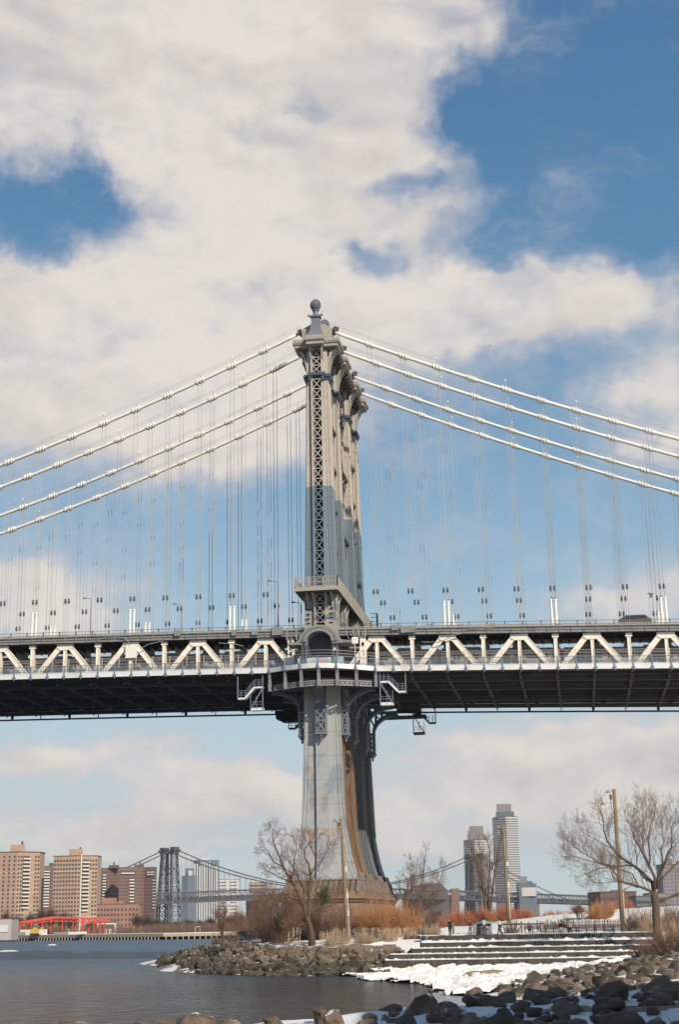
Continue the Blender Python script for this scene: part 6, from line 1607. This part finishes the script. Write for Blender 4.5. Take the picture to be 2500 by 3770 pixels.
building('dark red tower squeezed between the two tan ones', [(138, 0), (200, 3)], 3190, 1260, 1.7, BR_, win=dict(n=(7,), w=1.6, h=1.4, skip=((146, 182),)), group=NY, pent=((178, 200, 3177, 'roof gear'),), balc=((146, 181, 3200, 3340, 13),))
building('dark red slab right of the striped tan tower, partly in shade', [(352, 0), (412, 9), (438, 16)], 3197, 1290, 1.7, BR_, win=dict(n=(7, 3), w=1.5, h=1.4), group=NY, pent=((398, 437, 3185, 'roof gear'), (414, 420, 3173, 'roof gear')), balc=((386, 399, 3213, 3330, 11),))
building('dark red slab with wide balconies left of the distant steel bridge', [(437, -3), (510, 0), (530, 5), (567, 0)], 3195, 1270, 1.7, BR_, win=dict(n=(8, 2, 4), w=1.5, h=1.4), group=NY, pent=((492, 529, 3183, 'roof gear'), (511, 517, 3168, 'roof gear')), balc=((444, 491, 3209, 3218, 1), (476, 492, 3230, 3345, 10), (533, 562, 3205, 3222, 2), (562, 572, 3232, 3345, 10)))
building('low orange brick block in front of the dark red slabs', [(355, 0), (440, 0), (470, 4), (510, 4)], 3330, 985, 1.7, BO, depth=14, win=dict(n=(7, 2, 3), w=1.3, h=1.6), fl=3.2, pent=((372, 428, 3306, BO), (430, 456, 3318, BO), (452, 478, 3331, BO)), name='brick_building')
m = MB()
building('pale shed at the left end of the pier', [(-120, 0), (40, 0)], 3385, 660, 1.7, simple('mauve cladding', (.40, .345, .34), .8), depth=14, name='pier_shed', parapet=.3, stripes=((-60, 27, 'white cladding', 3407, 3433),))
building('small flat kiosk with an awning under the red frame end', [(355, 0), (420, 0)], 3398, 800, 1.7, 'pale concrete', depth=8, name='kiosk', parapet=.5, stripes=((360, 418, 'roof gear', 3404, 3418),))
WT = 'distant towers beyond the steel bridge'
building('white tower with vertical stripes behind the steel bridge', [(712, 10), (735, 0), (800, 6)], 3172, 2700, 1.7, 'slate glass', depth=40, group=WT, parapet=3, fl=3.4, stripes=tuple((a, a+5, 'white cladding', 3172+(0 if 732 < a < 772 else 8 if a < 732 else 18), 3440) for a in range(714, 800, 9)), pent=((734, 770, 3158, 'white cladding'),))
building('stepped dark glass tower left of the white striped one', [(668, 0), (690, -4), (716, 0)], 3225, 2650, 1.7, 'slate glass', depth=40, group=WT, pent=((680, 712, 3197, 'slate glass'),), win=dict(n=(4, 4), w=4.5, h=1.8), fl=4.5, wincol='dull window', stripes=((692, 708, 'white cladding', 3205, 3440),))
building('pale wide tower with horizontal bands right of the striped one', [(800, 0), (878, 4)], 3238, 2750, 1.7, 'white cladding', depth=40, group=WT, win=dict(n=(2,), w=14, h=2.2), fl=6, wincol='dull window', pent=((838, 872, 3231, 'white cladding'),))
building('tan and grey block above the distant bridge end', [(916, 0), (975, 3)], 3250, 2300, 1.7, BT, depth=30, group=WT, win=dict(n=(6,), w=4, h=2.6), fl=5, pent=((928, 962, 3235, 'white cladding'),))
def ltower(label, x0, xm, x1, yt, D, steps, gd_):
    r = building(label, [(x0, 12), (xm, 0), (x1, 10)], yt, D, 2.4, 'white cladding', depth=34, win=dict(n=(9, 8), w=2.2, h=2.3), fl=3.6, wincol='dull window', pent=steps, name='high_rise', parapet=.8)
    return r
ltower('tallest white high-rise with a grid of windows and grey crown', 1822, 1864, 1908, 3007, 2330, ((1828, 1896, 2988, 'green glass'), (1832, 1886, 2960, 'grey cladding')), 0)
ltower('shorter white high-rise with a dark crown, left of the tallest one', 1714, 1750, 1806, 3092, 2330, ((1722, 1794, 3072, 'grey cladding'), (1731, 1783, 3041, 'grey cladding')), 0)
m = MB()
building('dark lower block of the shorter high-rise', [(1717, 0), (1748, -6), (1800, 0)], 3148, 2290, 2.4, 'grey cladding', depth=20, win=dict(n=(7, 8), w=2.6, h=2.4), fl=3.6, wincol='dull window', name='high_rise')
building('stepped dark glass block right of the tallest high-rise', [(1912, 0), (1976, 4)], 3254, 2250, 2.4, 'slate glass', depth=30, win=dict(n=(6,), w=4, h=2), fl=4, wincol='dull window', pent=((1914, 1944, 3226, 'grey cladding'), (1940, 1964, 3244, 'slate glass')), name='office_block', stripes=((1922, 1975, 'white cladding', 3268, 3300),))
ob_ = brick('dusky brick', (.13, .095, .085), (.11, .085, .075))
P_ = [gd(x, 3400, 2150) for x in (1482, 1500, 1530, 1600, 1632, 1655)]
m = MB(); a = gd(1482, 3330, 2150); b_ = gd(1655, 3330, 2150); ex = (b_-a); ex.z = 0; Lw = ex.length; ex.normalize(); zz = [gd(1560, y, 2150).z for y in (3400, 3290, 3268, 3254, 3252, 3256, 3275, 3300)]
root = empty('refinery_building', (a.x, a.y, 2.4), 'dark arched refinery building with a chimney right of the tower', 'factory')
m.fprism((Vector((a.x, a.y, 0)), ex, Vector((-ex.y, ex.x, 0)), Z1), [(0, 1), (Lw, 1), (Lw, zz[7]), (Lw*.95, zz[6]), (Lw*.86, zz[5]), (Lw*.7, zz[4]), (Lw*.4, zz[3]), (Lw*.2, zz[2]), (0, zz[1])], 0, 30); build(m, 'wall', ob_, root)
m = MB(); p = gd(1524, 3400, 2140); m.lathe((p.x, p.y, 0), [(3.2, 2), (2.9, gd(1524, 3222, 2140).z), (3.1, gd(1524, 3222, 2140).z+.5)], 12); build(m, 'chimney', BR_, root)
building('small brown block right of the refinery', [(1663, 0), (1692, 2)], 3273, 2100, 2.4, BR_, depth=14, name='brick_building')
building('wide dark brick block behind the tall right pole', [(2190, 6), (2212, 0), (2346, 8)], 3285, 900, 3, brick('old dark brick', (.17, .085, .075), (.13, .075, .07)), depth=24, win=dict(n=(2, 12), w=1.6, h=2.2), fl=4.2, pent=((2250, 2300, 3276, 'slate glass'), (2293, 2306, 3270, 'grey cladding')), name='brick_building')
building('low grey sheds right of the dark brick block', [(2346, 0), (2400, 3)], 3301, 880, 3, 'slate glass', depth=20, name='warehouse', win=dict(n=(7,), w=1.5, h=1.6), fl=3)
building('purple grey apartment block behind the big tree', [(2440, 0), (2560, 6)], 3182, 1300, 3, simple('mauve brick', (.26, .22, .24), .8), depth=24, win=dict(n=(9,), w=1.6, h=1.6), fl=3, pent=((2455, 2480, 3160, 'grey cladding'),), wincol='dull window')
building('low grey building under the purple grey block', [(2395, 0), (2450, 4)], 3290, 1100, 3, 'grey cladding', depth=24, name='warehouse', win=dict(n=(6,), w=1.5, h=1.6), fl=3)
# ------------------------------------------------------------------ pier with piles
a, b_, c_ = gz(-160, 3466, 0), gz(600, 3459.5, 0), gz(985, 3452, 0)
root = empty('river_pier', (b_.x, b_.y, 0), 'long timber pier with snow and piles along the far shore', 'pier')
m = MB(); dz = 12
for (p, q) in ((a, b_), (b_, c_)):
    e = (q-p).normalized(); n = Vector((-e.y, e.x, 0)); L_ = (q-p).length
    m.fbox((Vector((p.x, p.y, 0)), e, n, Z1), 0, L_, 0, dz, 1.15, 2.3)
build(m, 'cap_beam', simple('yellowish timber', (.44, .36, .25), .85, var=.35, vscale=.35), root)
m = MB()
for (p, q) in ((a, b_), (b_, c_)):
    e = (q-p).normalized(); n = Vector((-e.y, e.x, 0)); L_ = (q-p).length
    m.fbox((Vector((p.x, p.y, 0)), e, n, Z1), 0, L_, .5, dz, 2.31, 2.5)
    m.fbox((Vector((p.x, p.y, 0)), e, n, Z1), 0, L_, 3, 3.1, -.5, 1.14)
sn = build(m, 'snow_cover', 'snow', root); 
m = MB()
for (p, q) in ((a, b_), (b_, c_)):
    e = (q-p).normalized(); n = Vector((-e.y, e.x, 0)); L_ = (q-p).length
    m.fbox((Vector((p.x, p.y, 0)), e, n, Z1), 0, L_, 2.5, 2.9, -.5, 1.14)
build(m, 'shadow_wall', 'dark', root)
k = 0
for (p, q) in ((a, b_), (b_, c_)):
    e = (q-p).normalized(); L_ = (q-p).length; n_ = int(L_/2.25)
    for i in range(n_):
        if k > 96: break
        m = MB(); r = p+e*(i+.5)*2.25; m.tube([(r.x, r.y, -1), (r.x, r.y, 1.14)], .24, 6); build(m, 'pile', 'yellowish timber', root, origin=(r.x, r.y, -1)); k += 1
R = random.Random(2)
def shore_fence(x0, x1, D, h, label, material='fencewood'):
    p, q = gd(x0, 3400, D), gd(x1, 3400, D); p.z = q.z = 1.9; root = empty('shore_fence', p, label, 'fence'); m = MB(); d = q-p; n = int(d.length/.9)
    for z in (.2, h*.5, h): m.beam(p+Z1*z, q+Z1*z, .12, .12)
    for i in range(n+1): s = p+d*i/n; m.beam(s, s+Z1*h, .12, .12)
    build(m, 'bars', material, root)
shore_fence(340, 640, 650, 2.6, 'dark fence on the far pier below the orange brick block')
shore_fence(640, 1000, 640, 2.4, 'dark fence on the far pier below the distant steel bridge')
# red steel frame
def px_at(px, py, D): return gd(px, py, D)
root = empty('steel_frame', gd(230, 3440, 690), 'bright red steel roof frame standing on the far pier', 'steel frame')
D0 = 690; zb = 2.4
def z_(px, py): return gd(px, py, D0).z
top = [(70, 3396), (130, 3386), (190, 3377), (260, 3379), (330, 3384), (388, 3390)]
m = MB()
for (p, q) in zip(top, top[1:]):
    A, B_ = gd(p[0], p[1], D0), gd(q[0], q[1], D0); m.beam(A, B_, .5, .7); m.beam(A+Vector((-2, 14, 0)), B_+Vector((-2, 14, 0)), .5, .7); m.beam(A, A+Vector((-2, 14, 0)), .4, .5)
    A2, B2 = A-Z1*1.6, B_-Z1*1.6; m.beam(A2, B2, .3, .3); nn = 4
    for i in range(nn): m.beam(A2.lerp(B2, i/nn), A.lerp(B_, (i+.5)/nn), .18, .18); m.beam(A.lerp(B_, (i+.5)/nn), A2.lerp(B2, (i+1)/nn), .18, .18)
build(m, 'roof_truss', 'steel red', root)
for i, x in enumerate((71, 114, 155, 187, 229, 268, 304, 326, 346, 366, 386)):
    y = 3396-(x-70)*.16 if x < 190 else 3377+(x-190)*.066
    A = gd(x, y, D0 if i % 2 == 0 else D0+10); m = MB(); m.beam((A.x, A.y, zb), (A.x, A.y, A.z), .7 if i % 3 == 0 else .45, .5, Y1); build(m, 'column', 'steel red', root, origin=(A.x, A.y, zb))
# containers and clutter on the pier
for i, (x0, x1, y0, y1, mt_, l) in enumerate(((72, 172, 3423, 3434, 'white cladding', 'long white container on the pier under the red frame'), (45, 92, 3432, 3447, 'grey cladding', 'grey container beside the pale shed'), (196, 250, 3432, 3447, 'grey cladding', 'dull grey container right of the long white one'), (250, 318, 3431, 3449, 'pale concrete', 'pale container on the pier right of the yellow machine'))):
    D = 655-(8 if y1 > 3440 else -20); a = gd(x0, 3440, D); b_ = gd(x1, 3440, D); zt = gd(x0, y0, D).z; m = MB(); e = (b_-a); e.z = 0; L_ = e.length; e.normalize()
    fr = (Vector((a.x, a.y, 2.5)), e, Vector((-e.y, e.x, 0)), Z1); m.fbox(fr, 0, L_, 0, 2.5, 0, zt-2.5)
    for j in range(int(L_/.6)): m.fbox(fr, j*.6, j*.6+.25, -.06, -.001, .1, zt-2.6)
    build(m, 'shipping_container', mt_, None, label=l, cat='container')
root = empty('digger', gd(128, 3440, 648), 'small yellow digger on the pier', 'digger'); p = gd(125, 3440, 648); m = MB(); simple('machine yellow', (.62, .42, .06), .5)
m.box(p.x-1.6, p.x+1.4, p.y-1, p.y+1, 3.2, 4.6); m.box(p.x-.6, p.x+.9, p.y-.9, p.y+.9, 4.61, 5.6); m.beam((p.x+1.3, p.y, 4.2), (p.x+3.4, p.y, 5.6), .4, .4); m.beam((p.x+3.4, p.y, 5.6), (p.x+4.6, p.y, 3.4), .35, .35)
build(m, 'body', 'machine yellow', root); m = MB(); m.box(p.x-1.7, p.x+1.7, p.y-1.1, p.y-.6, 2.5, 3.19); m.box(p.x-1.7, p.x+1.7, p.y+.6, p.y+1.1, 2.5, 3.19); build(m, 'tracks', 'dark', root)
# ------------------------------------------------------------------ distant steel bridge
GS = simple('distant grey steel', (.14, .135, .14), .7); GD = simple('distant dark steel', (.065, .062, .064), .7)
A0, B0 = gd(620, 3400, 1870), gd(1758, 3400, 2215); A0.z = B0.z = 0
ax = (B0-A0).normalized(); ay = Vector((-ax.y, ax.x, 0))
WB = empty('distant_bridge', A0, 'distant grey steel suspension bridge with lattice towers and stiffening truss', 'bridge')
def dtower(O, ztop, name='steel_tower', w_=18):
    """two splayed lattice legs across the bridge, each of four posts"""
    root = WB
    for s in (-1, 1):
        m = MB()
        hb, ht = 15.5, 10.5
        def q(f, a, c):    # f height fraction, a along, c across corner
            w = (6.0*(1-f)+3.4*f); return O+ay*(s*(hb*(1-f)+ht*f)+c*w*.55)+ax*(a*w*1.15)+Z1*(2+(ztop-8-2)*f)
        n = 9
        for (a, c) in ((-1, -1), (1, -1), (1, 1), (-1, 1)):
            m.tube([q(i/n, a, c) for i in range(n+1)], 1.0, 4)
        for i in range(n):
            f0, f1 = i/n, (i+1)/n
            for (u, v) in (((-1, -1), (1, -1)), ((1, -1), (1, 1)), ((1, 1), (-1, 1)), ((-1, 1), (-1, -1))):
                m.tube([q(f0, *u), q(f1, *v)], .5, 3, False); m.tube([q(f0, *v), q(f1, *u)], .5, 3, False); m.tube([q(f1, *u), q(f1, *v)], .55, 3, False)
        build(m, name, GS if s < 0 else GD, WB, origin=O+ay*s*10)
    m = MB()
    fr = (O, ay, ax, Z1)
    m.fbox(fr, -15.5, 15.5, -4.6, 4.6, ztop-8, ztop-4.5); m.fbox(fr, -17.5, 17.5, -5.6, 5.6, ztop-4.49, ztop-3); m.fbox(fr, -16, -7, -4, 4, ztop-2.99, ztop); m.fbox(fr, 7, 16, -4, 4, ztop-2.99, ztop)
    for (z0, z1) in ((.28, .40), (.62, .74)):
        for s in (-1, 1): m.beam(O-ay*12+Z1*(ztop*(z0 if s > 0 else z1)), O+ay*12+Z1*(ztop*(z1 if s > 0 else z0)), .8, .8)
        m.beam(O-ay*12+Z1*ztop*z1, O+ay*12+Z1*ztop*z1, 1, 1.6)
    build(m, 'tower_cap', GD, WB, origin=O+Z1*(ztop-8))
ZT1 = gd(622, 3120, 1870).z; ZT2 = gd(1757, 3143, 2215).z
dtower(A0, ZT1); dtower(B0, ZT2)
Ls = (B0-A0).length
def dz_(u): return gd(800, 3322, 1900).z + 5*math.sin(max(0, min(1, u/Ls))*PI) + (min(0, u)*.012 if u < 0 else 0) - (max(0, u-Ls)*.028)
m = MB(); n0, n1 = -14, 46; st = 18.0
for s in (-1, 1):
    for i in range(n0, n1):
        u0, u1 = i*st, (i+1)*st; p = lambda u, h: A0+ax*u+ay*(s*10)+Z1*(dz_(u)+h)
        m.tube([p(u0, 0), p(u1, 0)], 1.0, 4, False); m.tube([p(u0, 12), p(u1, 12)], .9, 4, False)
        m.tube([p(u0, 0), p(u0+st/2, 12)], .55, 3, False); m.tube([p(u0+st/2, 12), p(u1, 0)], .55, 3, False); m.tube([p(u0, 12), p(u0+st/2, 0)], .34, 3, False); m.tube([p(u0+st/2, 0), p(u1, 12)], .34, 3, False); m.tube([p(u0, 0), p(u0, 12)], .3, 3, False)
build(m, 'stiffening_truss', GS, WB, origin=A0)
m = MB()
for i in range(n0, n1):
    u0, u1 = i*st, (i+1)*st; p, q = A0+ax*u0, A0+ax*u1
    m.hexa([p-ay*17+Z1*(dz_(u0)-1.2), q-ay*17+Z1*(dz_(u1)-1.2), q+ay*17+Z1*(dz_(u1)-1.2), p+ay*17+Z1*(dz_(u0)-1.2), p-ay*17+Z1*(dz_(u0)+.8), q-ay*17+Z1*(dz_(u1)+.8), q+ay*17+Z1*(dz_(u1)+.8), p+ay*17+Z1*(dz_(u0)+.8)])
    m.hexa([p-ay*5+Z1*(dz_(u0)+1), q-ay*5+Z1*(dz_(u1)+1), q+ay*5+Z1*(dz_(u1)+1), p+ay*5+Z1*(dz_(u0)+1), p-ay*5+Z1*(dz_(u0)+6), q-ay*5+Z1*(dz_(u1)+6), q+ay*5+Z1*(dz_(u1)+6), p+ay*5+Z1*(dz_(u0)+6)])
build(m, 'roadway', GD, WB, origin=A0)
for s in (-10.5, 10.5):
    m = MB(); pts = []
    for i in range(-12, 45):
        u = i*Ls/32
        if u < 0: z = ZT1-2-(-u)*.42+(u*u)*.00028
        elif u <= Ls: f = u/Ls; z = (ZT1-2)*(1-f)+(ZT2-2)*f-4*(ZT1-dz_(Ls/2)-14)*f*(1-f)
        else: z = ZT2-2-(u-Ls)*.42+(u-Ls)**2*.0004
        if z < dz_(u)-2: continue
        pts.append(A0+ax*u+ay*s+Z1*z)
    m.tube(pts, .75, 5); 
    for p in pts[::1]:
        u = (p-A0).dot(ax)
        for e in (0, Ls/64):
            q = A0+ax*(u+e)+ay*s
            if 0 < u < Ls: m.tube([q+Z1*(dz_(u)+8), q+Z1*(p.z-(1 if e else 0))], .14, 3, False)
    build(m, 'suspension_cable', GD, WB, origin=A0+Z1*ZT1)
for (px, w) in ((921, 7), (1440, 6), (2010, 6), (2060, 6)):
    p = gd(px, 3400, 1960 if px < 1000 else 2260); u = (p-A0).dot(ax); q = A0+ax*u; m = MB(); m.fbox((q, ax, ay, Z1), -w, w, -14, 14, -1, dz_(u)-1.5); build(m, 'masonry_pier', BR_, WB, origin=q)
# ------------------------------------------------------------------ leafless trees along the far shore
R = random.Random(17)
def fartree(px, D, top, label, hw_, seed, mt_='bark'):
    R = random.Random(seed); b0 = gd(px, 3400, D); b0.z = 1.7; h = gd(px, top, D).z-1.7; m = MB(); mt = MB(); mt.tube([b0, b0+Z1*h*.35, b0+Z1*h*.6], [.3, .22, .1], 5)
    w = hw_/5400*D
    for k in range(260):
        a = R.uniform(0, 2*PI); q = math.sqrt(R.random()); p = b0+Z1*h*R.uniform(.15, .45); d = Vector((math.cos(a)*q*w, math.sin(a)*q*w, h*R.uniform(.3, .62)*(1.1-.5*q)))
        stick(m, p, p+d*.5, .07, .05); e = p+d*.5
        for _ in range(3): stick(m, e, e+d*.5+Vector((R.gauss(0, w*.25), R.gauss(0, w*.25), R.gauss(0, h*.06))), .05, .03)
    root = empty('far_tree', b0, label, 'tree', 'leafless trees along the far shore'); build(mt, 'trunk', 'barkdark', root); build(m, 'crown', mt_, root)
FT = [(20, 900, 3345), (62, 905, 3360), (108, 910, 3352), (150, 930, 3335), (185, 925, 3330), (228, 915, 3345), (262, 900, 3362), (335, 895, 3388), (505, 900, 3360), (540, 880, 3365), (575, 885, 3378), (606, 870, 3385), (645, 865, 3388), (690, 860, 3380), (735, 850, 3384), (775, 850, 3372), (845, 845, 3362), (885, 840, 3358), (935, 840, 3365), (980, 840, 3360)]
NM = ['at the left picture edge', 'second from the left edge', 'third from the left edge', 'left one before the dark red tower', 'right one before the dark red tower', 'left one before the striped tan tower', 'right one before the striped tan tower', 'at the right end of the red frame', 'left one before the wide-balcony slab', 'right one before the wide-balcony slab', 'at the left leg of the distant bridge tower', 'inside the distant bridge tower legs', 'right of the distant bridge tower', 'before the dark glass tower', 'left one before the white striped tower', 'right one before the white striped tower', 'before the banded tower', 'left of the brown bridge pier', 'right of the brown bridge pier', 'far right beside the jetty thicket']
for i, (px, D, tp) in enumerate(FT): fartree(px, D, tp, 'hazy leafless far-shore tree '+NM[i], 24, 200+i)
m = MB()
for k in range(2600):
    px = R.choice((R.uniform(-60, 1000), R.uniform(560, 1000), R.uniform(-60, 240))); p = gd(px, 3400, R.uniform(700, 800)); p.z = 1.6; h = R.uniform(1.5, 5)
    for _ in range(3): stick(m, p, p+Vector((R.gauss(0, .6), R.gauss(0, .6), h)), .10, .05)
build(m, 'far_brush', 'brush', None, kind='stuff', label='brown leafless brush along the far shore')
m = MB(); p = gd(718, 3440, 645); q = gd(735, 3440, 645)
for s in (p, q): m.beam((s.x, s.y, 2.4), (s.x, s.y, 4.6), .15, .15)
m.beam((p.x, p.y, 4.6), (q.x, q.y, 4.6), .15, .15); build(m, 'goal_frame', 'whitepipe', None, label='small white goal frame on the far pier', cat='goal')
# ------------------------------------------------------------------ unseen warehouse, added and sized to cast shade on the near bank
root = empty('shade_warehouse', W(32, 6, 3), 'unseen brick warehouse added right of the view to shade the near bank', 'warehouse')
q = [W(20, -20), W(45, -20), W(45, 31), W(20, 31)]; m = MB(); m.prism([tuple(p.xy) for p in q], 2, 2, 26.2); build(m, 'wall', brick('warehouse brick', (.25, .11, .07), (.20, .09, .06)), root)
q2 = [W(19.6, -20.4), W(45.4, -20.4), W(45.4, 31.4), W(19.6, 31.4)]; m = MB(); m.prism([tuple(p.xy) for p in q2], 2, 26.202, 27); build(m, 'roof', 'roof gear', root)
for f in range(5):
    for i in range(12):
        c = W(20, -17.5+i*4.1, 5+f*4.2); m = MB(); ex = W(0, 1)-W(0, 0); ny = W(0, 0)-W(1, 0)
        m.fprism((c, ex, ny, Z1), [(-.8, 0), (.8, 0), (.8, 2), (.45, 2.4), (0, 2.55), (-.45, 2.4), (-.8, 2)], -.1, .04); build(m, 'window', 'dull window', root, origin=c)

# small floes drifting on the river
for (px, py, r, l) in ((28, 3503, 1.6, 'small white floe drifting near the left picture edge'), (300, 3508, 1.3, 'thin white floe drifting in the middle of the river'), (190, 3480, .9, 'tiny white floe near the far pier')):
    p = gz(px, py, 0); m = MB(); m.lathe((p.x, p.y, 0), [(r*1.1, -.1), (r, .12), (r*.5, .3), (r*.2, .32)], 9, 1.6, .7); build(m, 'ice_floe', 'ice', None, label=l, cat='ice floe')
# air between the camera and the far shore
m = MB(); m.box(-1500, 1800, -320, 3300, -3.6, 240); hz_o = build(m, 'haze', 'dark', None, kind='stuff', label='thin winter haze')
hm = bpy.data.materials.new('haze air'); hm.use_nodes = True; ht = hm.node_tree; ht.nodes.clear()
pv = N(ht, 'ShaderNodeVolumePrincipled'); pv.inputs['Color'].default_value = (.80, .86, .92, 1); pv.inputs['Density'].default_value = HAZE; pv.inputs['Anisotropy'].default_value = .2
ho = N(ht, 'ShaderNodeOutputMaterial'); L(ht, pv.outputs[0], ho.inputs['Volume']); hz_o.data.materials[0] = hm
